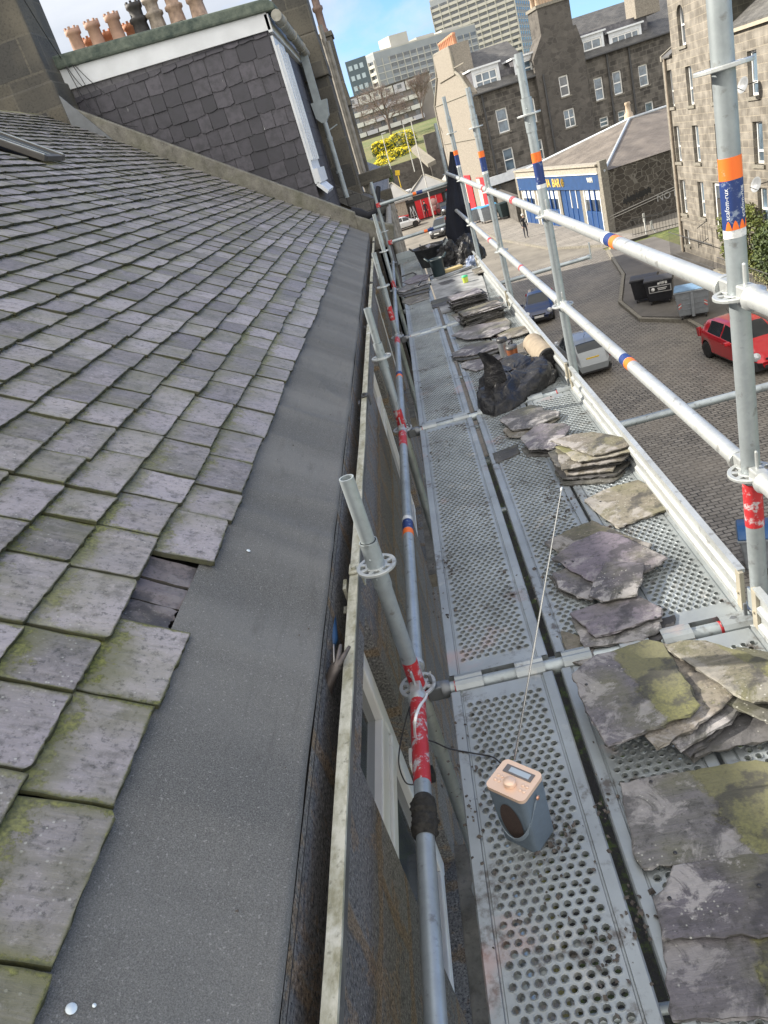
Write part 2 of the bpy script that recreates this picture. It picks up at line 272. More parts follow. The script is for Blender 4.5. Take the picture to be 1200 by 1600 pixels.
def m_leaf(name, a, b):
    t = NT(name); r = t.island(); c = t.mix(r, a, b); return t.done(c, 0.7, 0.0, Subsurface_Weight=0.0)
def m_carpaint(name, c):
    t = NT(name); n = t.noise(2.5, detail=3)
    return t.done(t.mix(t.ramp(n, (0.4, 0.0), (0.7, 0.2)), c, tuple(x*0.7 for x in c)), 0.28, 0.25, Coat_Weight=0.8, Coat_Roughness=0.06)
MAKERS = {
 'galv': m_galv, 'deck': m_deck, 'galvw': lambda: m_galv('pale galvanised steel', (0.47, 0.49, 0.485), 0.5),
 'roofslate': m_roofslate, 'felt': m_felt, 'nearwall': m_nearwall, 'setts': m_setts,
 'looseA': lambda: m_looseslate('grey loose slate', 0.2, (0.118, 0.108, 0.125), (0.098, 0.098, 0.086), 0.7), 'looseB': lambda: m_looseslate('half mossy loose slate', 1.35, (0.112, 0.104, 0.116), (0.098, 0.098, 0.084), 0.5),
 'looseC': lambda: m_looseslate('purple loose slate', 0.1, (0.135, 0.118, 0.142), (0.115, 0.106, 0.116), 0.4),
 'looseD': lambda: m_looseslate('brown dusty loose slate', 0.35, (0.165, 0.146, 0.122), (0.125, 0.116, 0.088), 0.5),
 'looseE': lambda: m_looseslate('dark loose slate', 0.15, (0.060, 0.058, 0.060), (0.052, 0.052, 0.044), 0.12),
 'granite': lambda: m_stone('grey granite ashlar', 0.52, 0.27, (0.145, 0.130, 0.110), (0.225, 0.205, 0.175), (0.30, 0.265, 0.21), 0.014, warp=0.03, speck=0.55),
 'rubble': lambda: m_rubble('dark whinstone rubble', (0.07, 0.06, 0.05), (0.13, 0.115, 0.095), (0.18, 0.165, 0.14)),
 'rubble2': lambda: m_rubble('grey granite rubble', (0.085, 0.078, 0.071), (0.145, 0.132, 0.118), (0.105, 0.097, 0.087), 1.7, 0.06),
 'squared': lambda: m_stone('squared grey stone', 0.75, 0.42, (0.055, 0.050, 0.045), (0.140, 0.128, 0.112), (0.150, 0.138, 0.12), 0.035, warp=0.12),
 'render': lambda: m_concrete('pale rendered gable', (0.245, 0.22, 0.185), 0.0, 0.2),
 'ashlarbig': lambda: m_stone('big dressed granite blocks', 0.75, 0.46, (0.062, 0.062, 0.062), (0.125, 0.112, 0.088), (0.13, 0.12, 0.10), 0.015, warp=0.03, speck=0.6, bump=0.5),
 'asphalt': lambda: m_asphalt('asphalt', (0.165, 0.15, 0.126)), 'paveasphalt': lambda: m_asphalt('dark pavement asphalt', (0.125, 0.115, 0.105)), 'slabs': m_slabs, 'grass': m_grass,
 'cheek': lambda: m_smallslate('dormer hung slates'), 'oldroof': lambda: m_smallslate('weathered roof slates', (0.085, 0.083, 0.08), (0.135, 0.13, 0.122), 0.3, 0.2),
 'brownroof': lambda: m_smallslate('brown grey roof slates', (0.130, 0.110, 0.090), (0.180, 0.155, 0.130), 0.3, 0.2),
 'coping': lambda: m_concrete('lichened concrete coping'), 'palestone': lambda: m_concrete('pale dressed stone', (0.22, 0.203, 0.172), 0.1, 0.3),
 'palecement': lambda: m_concrete('pale cement', (0.33, 0.30, 0.25), 0.0, 0.2),
 'glass': m_glass, 'glassblue': lambda: m_glass('sky lit window glass', (0.06, 0.085, 0.11)),  # glassblue: bluer base colour stands in for reflected sky
 'red': lambda: m_paint('red marker paint', (0.42, 0.025, 0.03), (0.45, 0.47, 0.48), 0.9, thr=0.53),
 'orange': lambda: m_paint('orange label', (0.82, 0.16, 0.02), (0.6, 0.5, 0.45), 0.5, thr=0.62),
 'blue': lambda: m_paint('dark blue label', (0.012, 0.035, 0.15), (0.35, 0.42, 0.5), 0.6, thr=0.58),
 'whitelabel': lambda: m_paint('torn white label', (0.66, 0.67, 0.66), (0.38, 0.40, 0.42), 0.7, thr=0.52),
}
WHITE = lambda: plain('white upvc', (0.78, 0.78, 0.76), 0.4, var=0.04)
OFFW = lambda: plain('off white painted timber', (0.66, 0.68, 0.70), 0.5, var=0.10, nscale=3)
BLACK = lambda: plain('black plastic', (0.022, 0.022, 0.024), 0.45)
IRON = lambda: plain('dark cast iron', (0.055, 0.055, 0.056), 0.6, var=0.3, nscale=25, bump=0.4)
TERRA = lambda: plain('terracotta', (0.36, 0.225, 0.165), 0.8, var=0.2, nscale=5, bump=0.2)
# ---------------------------------------------------------------- mesh builder
class MB:
    def __init__(s): s.v = []; s.f = []; s.uv = []; s.mi = []; s.sm = []
    def add(s, vs, fs, uvs=None, mi=0, smooth=False):
        o = len(s.v); s.v += [tuple(p) for p in vs]
        for k, f in enumerate(fs):
            s.f.append(tuple(i+o for i in f)); s.uv.append(uvs[k] if uvs else None); s.mi.append(mi); s.sm.append(smooth)
        return s
    def box(s, c, d, rot=None, mi=0, M4=None):
        x, y, z = d[0]/2, d[1]/2, d[2]/2
        vs = [Vector(p) for p in ((-x,-y,-z),(x,-y,-z),(x,y,-z),(-x,y,-z),(-x,-y,z),(x,-y,z),(x,y,z),(-x,y,z))]
        if rot is not None: vs = [rot @ v for v in vs]
        vs = [v+Vector(c) for v in vs]
        return s.add(vs, [(0,3,2,1),(4,5,6,7),(0,1,5,4),(2,3,7,6),(1,2,6,5),(3,0,4,7)], mi=mi)
    def cbox(s, x0, x1, y0, y1, z0, z1, mi=0): return s.box(((x0+x1)/2,(y0+y1)/2,(z0+z1)/2), (abs(x1-x0),abs(y1-y0),abs(z1-z0)), mi=mi)
    def prism(s, poly, ext, mi=0, smooth=False):     # poly: 3D points, ext: vector
        n = len(poly); e = Vector(ext); a = [Vector(p) for p in poly]; nrm = Vector((0,0,0))
        for i in range(n): nrm += a[i].cross(a[(i+1) % n])
        if nrm.dot(e) > 0: a = a[::-1]
        return s.add(a+[p+e for p in a], [tuple(range(n)), tuple(range(2*n-1, n-1, -1))]+[(i, i+n, (i+1) % n+n, (i+1) % n) for i in range(n)], mi=mi)
    def tube(s, p0, p1, r, n=16, r1=None, cap=True, mi=0, bulge=None, hollow=0.0):
        p0, p1 = Vector(p0), Vector(p1); d = (p1-p0).normalized(); a = d.orthogonal().normalized(); b = d.cross(a); r1 = r if r1 is None else r1
        vs = []
        for p, q in ((p0, r), (p1, r1)):
            for i in range(n): t = 2*math.pi*i/n; vs.append(p+(a*math.cos(t)+b*math.sin(t))*q)
        fs = [(i, (i+1) % n, (i+1) % n+n, i+n) for i in range(n)]
        s.add(vs, fs, mi=mi, smooth=True)
        if cap:
            if hollow:
                for p, rr, sg in ((p0, r, 1), (p1, r1, -1)):
                    o = []
                    for q in (rr, rr-hollow):
                        for i in range(n): t = 2*math.pi*i/n; o.append(p+(a*math.cos(t)+b*math.sin(t))*q)
                    for i in range(n): t = 2*math.pi*i/n; o.append(p+d*sg*0.06+(a*math.cos(t)+b*math.sin(t))*(rr-hollow))
                    o.append(p+d*sg*0.06)
                    f2 = [(i, i+n, (i+1) % n+n, (i+1) % n) for i in range(n)]+[(i+n, i+2*n, (i+1) % n+2*n, (i+1) % n+n) for i in range(n)]+[(i+2*n, 3*n, (i+1) % n+2*n) for i in range(n)]
                    if sg < 0: f2 = [f[::-1] for f in f2]
                    s.add(o, f2, mi=mi)
            else:
                s.add(vs[:n], [tuple(range(n))[::-1]], mi=mi); s.add(vs[n:], [tuple(range(n))], mi=mi)
        return s
    def lathe(s, prof, n=20, c=(0,0,0), axis=None, mi=0, smooth=True):   # prof [(r,z)]
        rot = Vector((0,0,1)).rotation_difference(Vector(axis).normalized()).to_matrix() if axis is not None else Matrix.Identity(3)
        vs = []
        for r, z in prof:
            for i in range(n): t = 2*math.pi*i/n; vs.append(rot @ Vector((r*math.cos(t), r*math.sin(t), z))+Vector(c))
        m = len(prof); fs = [(k*n+i, k*n+(i+1) % n, (k+1)*n+(i+1) % n, (k+1)*n+i) for k in range(m-1) for i in range(n)]
        s.add(vs, fs, mi=mi, smooth=smooth)
        if prof[0][0] > 1e-5: s.add(vs[:n], [tuple(range(n))[::-1]], mi=mi)
        if prof[-1][0] > 1e-5: s.add(vs[-n:], [tuple(range(n))], mi=mi)
        return s
    def sweep(s, pts, r, n=8, mi=0, rf=None):
        pts = [Vector(p) for p in pts]; m = len(pts); vs = []; a = None
        for k, p in enumerate(pts):
            d = (pts[min(k+1, m-1)]-pts[max(k-1, 0)]).normalized()
            a = (d.orthogonal() if a is None else (a-d*a.dot(d))).normalized(); b = d.cross(a); rr = rf(k/(m-1)) if rf else r
            for i in range(n): t = 2*math.pi*i/n; vs.append(p+(a*math.cos(t)+b*math.sin(t))*rr)
        fs = [(k*n+i, k*n+(i+1) % n, (k+1)*n+(i+1) % n, (k+1)*n+i) for k in range(m-1) for i in range(n)]
        s.add(vs, fs, mi=mi, smooth=True); s.add(vs[:n], [tuple(range(n))[::-1]], mi=mi); s.add(vs[-n:], [tuple(range(n))], mi=mi); return s
    def grid(s, fn, nu, nv, mi=0, smooth=True, uvfn=None):
        vs = [fn(i/nu, j/nv) for j in range(nv+1) for i in range(nu+1)]; w = nu+1
        fs = [(j*w+i, j*w+i+1, (j+1)*w+i+1, (j+1)*w+i) for j in range(nv) for i in range(nu)]
        uvs = None
        if uvfn: uvs = [[uvfn(a/nu, b/nv) for a, b in ((i,j),(i+1,j),(i+1,j+1),(i,j+1))] for j in range(nv) for i in range(nu)]
        return s.add(vs, fs, uvs, mi=mi, smooth=smooth)
    def build(s, name, mats, parent=None, loc=None, bevel=0.0, shear=None, local=False, uvs=True):
        """local: vertices are already in the parent's frame; otherwise they are world points and the parent's world origin is taken off"""
        me = bpy.data.meshes.new(name); org = Vector((0,0,0))
        if parent is not None and not local: org = WO[parent.name]
        vs = s.v if shear is None else [shear(p) for p in s.v]
        if loc is not None: org = Vector(loc)
        me.from_pydata([tuple(Vector(p)-org) for p in vs], [], s.f); me.validate(verbose=False)
        if not isinstance(mats, (list, tuple)): mats = [mats]
        for m in mats: me.materials.append(m)
        if len(me.polygons) == len(s.f):
            me.polygons.foreach_set('material_index', s.mi); me.polygons.foreach_set('use_smooth', s.sm)
        if uvs:
            lay = me.uv_layers.new(name='uv'); dat = np.zeros(len(me.loops)*2, 'f'); k = 0
            same = len(me.polygons) == len(s.f)
            for pi, p in enumerate(me.polygons):
                q = s.uv[pi] if same else None
                if q is None:
                    n = p.normal; ax = max(range(3), key=lambda a: abs(n[a])); ia = ((1,2),(0,2),(0,1))[ax]
                    if abs(n.z) > 0.25 and abs(n.z) < 0.97: ia = (1, 2) if abs(n.x) > abs(n.y) else (0, 2)
                    sc = 1.0/max(0.3, math.sqrt(max(1e-6, 1-n.z*n.z))) if 0.25 < abs(n.z) < 0.97 else 1.0
                    for li in p.loop_indices:
                        co = me.vertices[me.loops[li].vertex_index].co+org; dat[2*li] = co[ia[0]]; dat[2*li+1] = co[ia[1]]*sc
                else:
                    for j, li in enumerate(p.loop_indices): dat[2*li], dat[2*li+1] = q[j]
            lay.data.foreach_set('uv', dat)
        o = bpy.data.objects.new(name, me); COL.objects.link(o)
        if parent is not None: o.parent = parent; WO[o.name] = WO[parent.name] if not local else WO.get(parent.name, Vector((0,0,0)))
        elif loc is not None: o.location = loc; WO[o.name] = Vector(loc)
        else: WO[o.name] = Vector((0,0,0))
        if parent is not None and not local: WO[o.name] = org.copy()
        if bevel:
            b = o.modifiers.new('bevel', 'BEVEL'); b.width = bevel; b.segments = 2; b.limit_method = 'ANGLE'; b.angle_limit = R_(40)
        return o
WO = {}
def thing(name, label, cat, loc=(0,0,0), rz=0, group=None):
    o = bpy.data.objects.new(name, None); COL.objects.link(o); o.location = loc; o.rotation_euler = (0, 0, rz); o.empty_display_size = 0.2
    WO[o.name] = Vector(loc); tag(o, label, cat, group); return o
def tag(o, label, cat, group=None, kind=None):
    if label: o['label'] = label
    if cat: o['category'] = cat
    if group: o['group'] = group
    if kind: o['kind'] = kind
    return o
def kids(o): return [c for c in bpy.data.objects if c.parent == o]
TREE = {}
def copy_tree(o, loc=None, rz=None, label=None, parent=None):
    if o.name not in TREE: TREE[o.name] = [c.name for c in kids(o)]
    c = o.copy(); COL.objects.link(c); c.parent = parent
    for ch in TREE[o.name]: copy_tree(bpy.data.objects[ch], parent=c)
    if loc is not None: c.location = loc
    if rz is not None: c.rotation_euler = (0, 0, rz)
    if label: c['label'] = label
    return c
def mesh_thing(mb, name, mats, label, cat, loc, group=None, **kw):
    return tag(mb.build(name, mats, None, loc=loc, **kw), label, cat, group)
def wall(mb, o, d, u0, u1, z0, z1, ops=(), depth=0.18, mi=0, top=None):
    """vertical wall sheet through o=(x,y) along unit d; outward normal = d turned clockwise; ops=(ua,ub,za,zb) with reveals"""
    n = Vector((d[1], -d[0], 0)); D = Vector((d[0], d[1], 0)); O = Vector((o[0], o[1], 0))
    us = sorted({u0, u1, *[a for q in ops for a in q[:2]]}); zs = sorted({z0, z1, *[a for q in ops for a in q[2:4]]})
    us = [u for u in us if u0-1e-6 <= u <= u1+1e-6]; zs = [z for z in zs if z0-1e-6 <= z <= z1+1e-6]
    P = lambda u, z, b=0: O+D*u+Vector((0,0,z))-n*b
    for a, b in zip(us, us[1:]):
        for c, e in zip(zs, zs[1:]):
            um, zm = (a+b)/2, (c+e)/2
            if any(q[0] < um < q[1] and q[2] < zm < q[3] for q in ops): continue
            mb.add([P(a,c), P(b,c), P(b,e), P(a,e)], [(0,1,2,3)], [[(a,c),(b,c),(b,e),(a,e)]], mi=mi)
    for q in ops:
        ua, ub, za, zb = q[:4]; dd = depth
        mb.add([P(ua,za), P(ub,za), P(ub,zb), P(ua,zb), P(ua,za,dd), P(ub,za,dd), P(ub,zb,dd), P(ua,zb,dd)],
               [(0,4,5,1),(1,5,6,2),(2,6,7,3),(3,7,4,0)], mi=mi)
    return mb
def window(parent, o, d, ua, ub, za, zb, depth=0.14, fr=0.07, mid=0.0, vert=0, frame_mat=None, glass=None, sill=True, local=False, proud=0.0, name='window'):
    """window part with pane (and sill) sub-parts, set in a reveal"""
    n = Vector((d[1], -d[0], 0)); D = Vector((d[0], d[1], 0)); O = Vector((o[0], o[1], 0)); rot = Matrix((D, n, Vector((0,0,1)))).transposed()
    C = lambda u, z, b: O+D*u+Vector((0,0,z))-n*b
    f = MB(); w, h = ub-ua, zb-za; um, zm = (ua+ub)/2, (za+zb)/2; b = depth-0.03; t = 0.06; e = 0.004
    f.box(C(ua+fr/2+e, zm, b), (fr, t, h-2*e), rot); f.box(C(ub-fr/2-e, zm, b), (fr, t, h-2*e), rot)
    f.box(C(um, za+fr/2+e, b), (w-2*fr-2*e, t-0.004, fr), rot); f.box(C(um, zb-fr/2-e, b), (w-2*fr-2*e, t-0.004, fr), rot)
    if mid: f.box(C(um, za+h*mid, b-0.01), (w-2*fr-2*e, t, fr*0.9), rot)
    for k in range(vert):
        f.box(C(ua+w*(k+1)/(vert+1), zm, b), (fr*0.8, t-0.008, h-2*fr-2*e), rot)
    fo = f.build(name, frame_mat or WHITE(), parent, local=local)
    g = MB(); g.box(C(um, zm, b+0.02), (w-fr, 0.01, h-fr), rot); g.build('pane', glass or M('glass'), fo, local=local)
    if sill:
        sl = MB(); sl.box(C(um, za-0.06, 0.0), (w+0.2, 0.14, 0.12), rot); sl.build('sill', M('palestone'), fo, local=local)
    return fo
def struct(mb, name, mat, **kw):
    o = mb.build(name, mat, None, **kw); o['kind'] = 'structure'; return o
def text_mesh(txt, size, extrude=0.002, bold=0.0):
    cu = bpy.data.curves.new('t', 'FONT'); cu.body = txt; cu.size = size; cu.extrude = extrude; cu.align_x = 'CENTER'; cu.align_y = 'CENTER'; cu.resolution_u = 2; cu.offset = bold
    ob = bpy.data.objects.new('t', cu); COL.objects.link(ob); dg = bpy.context.evaluated_depsgraph_get(); me = ob.evaluated_get(dg).to_mesh()
    vs = [v.co.copy() for v in me.vertices]; fs = [tuple(p.vertices) for p in me.polygons]; ob.evaluated_get(dg).to_mesh_clear()
    bpy.data.objects.remove(ob); bpy.data.curves.remove(cu); return vs, fs
def text_on(mb, txt, size, C, D, N, extrude=0.004, bold=0.0, mi=0, sx=1.0):      # lettering on a vertical plane: centre C, reading direction D, outward N
    vs, fs = text_mesh(txt, size, extrude, bold); D = Vector(D); N = Vector(N); C = Vector(C); U = N.cross(D)
    if U.z < 0: U = -U
    return mb.add([C+D*v.x*sx+U*v.y+N*(v.z+extrude) for v in vs], fs, mi=mi)
def m_gdark():
    t = NT('weathered gutter iron'); P = t.tc(); a = t.noise(8, t.map(P,(1,0.35,1)), detail=7, rough=0.7); b = t.noise(50, P, detail=4)
    c = t.mix(t.ramp(a, (0.35,0.0),(0.65,1.0)), (0.040,0.040,0.041), (0.150,0.146,0.136)); c = t.mix(t.ramp(b,(0.6,0.0),(0.72,0.6)), c, (0.2,0.19,0.17))
    return t.done(c, 0.6, 0.1, t.bump(a, 0.4, 0.005))
def m_glip():
    t = NT('lichened cream gutter paint'); P = t.tc(); a = t.noise(26, t.map(P,(1,0.5,1)), detail=6, rough=0.7); b = t.noise(7, P, detail=5)
    c = t.mix(t.ramp(a, (0.35,0.0),(0.62,1.0)), (0.235,0.225,0.150), (0.50,0.49,0.41)); c = t.mix(t.ramp(b,(0.62,0.0),(0.70,0.8)), c, (0.62,0.62,0.58)); c = t.mix(t.ramp(t.noise(60,P),(0.30,0.6),(0.42,0.0)), c, (0.10,0.10,0.07))
    return t.done(c, 0.7, 0.0, t.bump(a, 0.4, 0.003))
def m_cheekslate():
    t = NT('hung cheek slates'); r = t.island(); P = t.tc(); a = t.noise(9, P, detail=6, rough=0.7); s2 = t.noise(6, t.map(P,(4,1,0.6)), detail=5)
    c = t.mix(r, (0.030,0.029,0.038), (0.082,0.076,0.092)); c = t.mix(t.ramp(a,(0.4,0.7),(0.56,0.0)), c, (0.03,0.03,0.036)); c = t.mix(t.ramp(s2,(0.70,0.0),(0.76,0.8)), c, (0.55,0.55,0.55))
    return t.done(c, 0.5, 0.0, t.bump(a, 0.4, 0.005), spec=0.5)
def m_mossroof():
    t = NT('green flat roof edge'); P = t.tc(); a = t.noise(7, P, detail=6, rough=0.7); c = t.mix(t.ramp(a,(0.35,0.0),(0.65,1.0)), (0.05,0.07,0.06), (0.15,0.175,0.14)); return t.done(c, 0.9, 0, t.bump(a,0.6,0.03))
MAKERS.update(gutterdark=m_gdark, gutterlip=m_glip, cheekslate=m_cheekslate, mossroof=m_mossroof)
def m_loosem(): return m_looseslate('moss striped loose slate', 1.0, (0.18,0.16,0.133), (0.145,0.14,0.09), 0.3)
MAKERS['looseM'] = m_loosem
MAKERS['looseB2'] = lambda: m_looseslate('greenish loose slate', 0.9, (0.125, 0.116, 0.128), (0.10, 0.10, 0.076), 0.4)
MAKERS['looseE2'] = lambda: m_looseslate('dark broken under slate', 0.1, (0.105, 0.090, 0.092), (0.085, 0.078, 0.072), 0.15)
MAKERS['cheekdark'] = lambda: m_smallslate('dark dormer slates', (0.035,0.034,0.042), (0.075,0.072,0.085))
# ================================================================ SETTING: ground, road, pavements, bank
GZ = -8.8
mb = MB()
def terr(x, y):
    h = 0.0
    if y > 122: h = float(np.interp(y, (122, 150, 182, 210, 300, 900), (6.4, 10.0, 11.4, 12.6, 14.0, 30.0)))
    return GZ+h*(1.0 if x < 40 else 1.0)-0.03
xs = [-260, -120, -60, -30, -12, 0, 6, 12, 25, 50, 100, 200, 320]; ys = [-60, -10, 40, 80, 110, 121.9, 122.1, 130, 140, 150, 165, 182, 220, 300, 500, 900]
mb.add([(x, y, terr(x, y)) for y in ys for x in xs], [(j*13+i, j*13+i+1, (j+1)*13+i+1, (j+1)*13+i) for j in range(len(ys)-1) for i in range(12)], mi=0)
struct(mb, 'ground', M('grass'))
mb = MB(); mb.add([(-0.3,-40,GZ),(11,-40,GZ),(11,46,GZ),(-0.3,46,GZ)], [(0,1,2,3)]); struct(mb, 'cobbled_road', M('setts'))
mb = MB(); mb.add([(-60,46,GZ),(60,46,GZ),(60,121,GZ),(-60,121,GZ)], [(0,1,2,3)]); struct(mb, 'asphalt_road', M('asphalt'))
soil = NT('dark weedy soil'); sn = soil.noise(6, detail=7, rough=0.7); MATS['soil'] = soil.done(soil.mix(soil.ramp(sn, (0.5, 0.0), (0.66, 1.0)), (0.018, 0.017, 0.015), (0.05, 0.075, 0.015)), 0.95, 0.0, soil.bump(sn, 0.8, 0.05))
# pavements (0.12 m kerbs)
def pave(name, poly, mat, h=0.12):
    m = MB(); m.prism([(x, y, GZ-0.02) for x, y in poly], (0,0,h+0.02)); return struct(m, name, mat)
pave('pavement', [(9.4,-40),(13.6,-40),(13.6,44.5),(11.0,44.5),(9.9,37.5),(8.35,32.6),(8.2,29.6),(9.2,28.2),(9.4,27.6)], M('paveasphalt'))
pave('pavement', [(8.9,50.8),(7.6,56.6),(6.9,61.5),(6.0,78.5),(9.2,78.9),(12.4,50.3),(13.6,45.6),(11.9,45.6)], M('slabs'), 0.13)
pave('planted_strip', [(-0.3,-12),(2.9,-12),(2.9,20.0),(-0.3,20.0)], MATS['soil'], 0.06)
pave('pavement', [(-0.3,20.1),(1.6,20.1),(1.4,45.4),(-0.3,45.4)], M('slabs'), 0.1)
m = MB()
for p, q in (((9.3,-40),(9.3,27.6)),((9.3,27.6),(8.1,29.4)),((8.1,29.4),(8.25,32.8)),((8.25,32.8),(9.8,37.6)),((9.8,37.6),(10.95,44.6)),((11.8,45.5),(8.8,50.8)),((8.8,50.8),(6.8,61.6)),((6.8,61.6),(5.9,78.5))):
    a, b = Vector((*p,GZ+0.065)), Vector((*q,GZ+0.065)); d = b-a; rot = Vector((0,1,0)).rotation_difference(d.normalized()).to_matrix(); m.box((a+b)/2, (0.15, d.length-0.01, 0.135), rot)
struct(m, 'kerb', M('palestone'))
m = MB()
for pts in (((11.15,44.9),(11.5,46.3)),((11.6,45.2),(10.4,49.8)),((8.2,54.2),(10.3,48.4))):
    a, b = Vector((*pts[0],GZ+0.006)), Vector((*pts[1],GZ+0.006)); d = (b-a).normalized(); n = Vector((-d.y,d.x,0))*0.06
    if a.y < 46 < b.y or True: a.z = b.z = GZ+(0.128 if False else 0.006)
    m.add([a-n, a+n, b+n, b-n], [(0,3,2,1)])
struct(m, 'road_marking', plain('worn yellow road paint', (0.36, 0.29, 0.13), 0.8, var=0.4, nscale=20))

# ================================================================ OUR HOUSE: roof, felt, gutter, wall
SLOPE = R_(35.0); CS, SN = math.cos(SLOPE), math.sin(SLOPE)
def skew_house(p): p = Vector(p); return Vector((p.x-0.0100*(p.y-0.55), p.y, p.z))
def rp(s, y, off=0.0): return Vector((-0.468-s*CS+off*SN, y, -1.045+s*SN+off*CS))
house = thing('stone_house', 'stone house with mossy slate roof and felt strip beside the scaffold', 'house', (-4.5, 5.0, GZ))
YG = 11.80                                                       # far gable
def house_part(mb, name, mat, parent=None, **kw): return mb.build(name, mat, parent or house, shear=skew_house, **kw)
m = MB(); a, b = rp(-0.02, -0.9, -0.03), rp(4.93, -0.9, -0.03)
m.prism([a, b, b+Vector((-0.02,0,-0.25)), a+Vector((-0.03,0,-0.10))], (0, YG+0.9, 0))
m.prism([b+Vector((0,0,0.01)), b+Vector((-4.4,0,-3.1)), b+Vector((-4.4,0,-3.35)), b+Vector((0,0,-0.24))], (0, YG+0.9, 0))
house_part(m, 'roof_boarding', plain('dark roof boarding', (0.035, 0.032, 0.03), 0.9))
# slates, course by course
m = MB(); rnd = random.Random(11)
def slate(m, s0, y0, y1, ln, nu, nv, ob=0.030, ot=0.004, th=0.010, skewa=0.0, u0v=0.0, tailj=0.006, sub=0.0):
    w = y1-y0; je = [rnd.uniform(-1, 1)*tailj for _ in range(nu+1)]; js0 = [rnd.uniform(0, 1)*0.004 for _ in range(nv+1)]; js1 = [rnd.uniform(0, 1)*0.004 for _ in range(nv+1)]
    chip0 = rnd.random() < 0.3; chip1 = rnd.random() < 0.3; warp = rnd.uniform(-0.0022, 0.0022); tilt = rnd.uniform(-0.003, 0.003); seed = rnd.uniform(0, 100)
    g = []; uv = []
    for j in range(nv+1):
        for i in range(nu+1):
            u, v = i/nu, j/nv; s = s0+v*ln; y = y0+u*w
            if i == 0: y += js0[j]
            if i == nu: y -= js1[j]
            if j == 0: s += je[i]
            if j == 0 and i == 0 and chip0: s += 0.009
            if j == 0 and i == nu and chip1: s += 0.009
            o = ob+(ot-ob)*v+warp*math.cos(u*math.pi*2)+tilt*(u-0.5)+0.0022*mnoise.noise(Vector((u*3+seed, v*3, seed))) - sub
            g.append(rp(s+skewa*(u-0.5), y, o)); uv.append((u, (s-s0)/0.165))
    wN = nu+1; vs = list(g); fs = [(j*wN+i, (j+1)*wN+i, (j+1)*wN+i+1, j*wN+i+1) for j in range(nv) for i in range(nu)]
    uvs = [[uv[k] for k in f] for f in fs]
    border = [i for i in range(wN)]; dn = Vector((-SN, 0, -CS))*th
    b0 = len(vs); vs += [g[i]+dn+Vector((rnd.uniform(-.003,.003),0,rnd.uniform(-.002,.002))) for i in range(wN)]
    for i in range(nu): fs.append((i, i+1, b0+i+1, b0+i)); uvs.append([(uv[i][0], 0.0), (uv[i+1][0], 0.0), (uv[i+1][0], -0.02), (uv[i][0], -0.02)])
    for side in (0, nu):
        b1 = len(vs); vs += [g[j*wN+side]+dn for j in range(nv+1)]
        for j in range(nv):
            f = (j*wN+side, (j+1)*wN+side, b1+j+1, b1+j); fs.append(f if side else f[::-1]); e = 0.0 if side == 0 else 1.0
            q = [(e, uv[j*wN][1]), (e, uv[(j+1)*wN][1]), (e, uv[(j+1)*wN][1]), (e, uv[j*wN][1])]; uvs.append(q if side else q[::-1])
    m.add(vs, fs, uvs, smooth=False)
s = 0.322; k = 0
while s < 4.86:
    ex = 0.163 if k < 2 else 0.145-0.0007*k
    y = -0.75+rnd.uniform(0, .15); wob = rnd.uniform(-0.006, 0.006)
    brk = []
    if k == 0: brk = [-0.2, 0.07, 0.335, 0.595, 0.865, 1.12, 1.375, None, 1.675, 1.93, 2.12]
    cuts = []
    if brk:
        for a, b in zip(brk, brk[1:]):
            if a is None: continue
            if b is None: continue
            cuts.append((a, b))
        y = 2.12
    while y < YG-0.01:
        w = rnd.choice([0.18, 0.21, 0.235, 0.25, 0.28]) + rnd.uniform(-0.015, 0.015) - 0.0012*k
        y2 = min(YG-0.004, y+w)
        if YG-y2 < 0.09: y2 = YG-0.004
        cuts.append((y, y2)); y = y2
    for a, b in cuts:
        if k > 14 and 7.40 < (a+b)/2 < 7.93 and 3.0 < s < 3.85: continue
        near = a < 3.2; hump = 0.02*math.sin(a*0.9+k*0.25)*min(1, a/5)
        slate(m, s+wob+rnd.uniform(-0.007, 0.007)+hump*0.5, a+0.002, b-0.002, ex*2.05, 14 if near else 5, 8 if near else 2,
              ob=0.033+rnd.uniform(-0.003, 0.006), tailj=0.0028 if near else 0.0022, skewa=rnd.uniform(-0.006, 0.006), th=rnd.uniform(0.009, 0.014))
    s += ex; k += 1
# the broken under-slates seen in the gap of the lowest course
house_part(m, 'slate_covering', M('roofslate')); m = MB()
for (a, b, s0) in ((1.376, 1.470, 0.368), (1.475, 1.565, 0.352), (1.569, 1.672, 0.342)):
    slate(m, s0, a, b, 0.25, 12, 8, ob=0.010, ot=0.004, th=0.009, tailj=0.006, skewa=rnd.uniform(-.03,.03))
house_part(m, 'broken_underslates', M('looseE2'))
# felt
m = MB()
FS = [0]
def feltp(u, v):
    y = -0.6+v*(YG+0.56); s = -0.002+u*0.365
    cr = mnoise.noise(Vector((s*1.6+0.7*mnoise.noise(Vector((s*3, y, 0))), y*3.1, 3.3)))
    o = 0.008+0.011*max(0, 0.5-abs(cr))**1.5*2.2+0.0050*mnoise.noise(Vector((s*5, y*3, 1)))+0.0045*math.sin(y*11.0+2.0*mnoise.noise(Vector((s*2,y*0.8,9))))*(0.35+0.9*max(0,mnoise.noise(Vector((0,y*0.9,2)))+0.2))*(1-0.5*u)+0.013*math.exp(-((y-2.02-0.10*s)/0.045)**2)*(1-u*0.6)+0.006*math.exp(-((y-2.28+0.2*s)/0.035)**2)+0.006*math.exp(-((y-3.1)/0.04)**2)
    if u < 0.02: o -= 0.012
    wv = 0.006*mnoise.noise(Vector((0, y*1.3, 5))) if u < 0.02 else 0
    return rp(s+wv, y, o)
m.grid(feltp, 40, 620); house_part(m, 'roofing_felt', M('felt'))
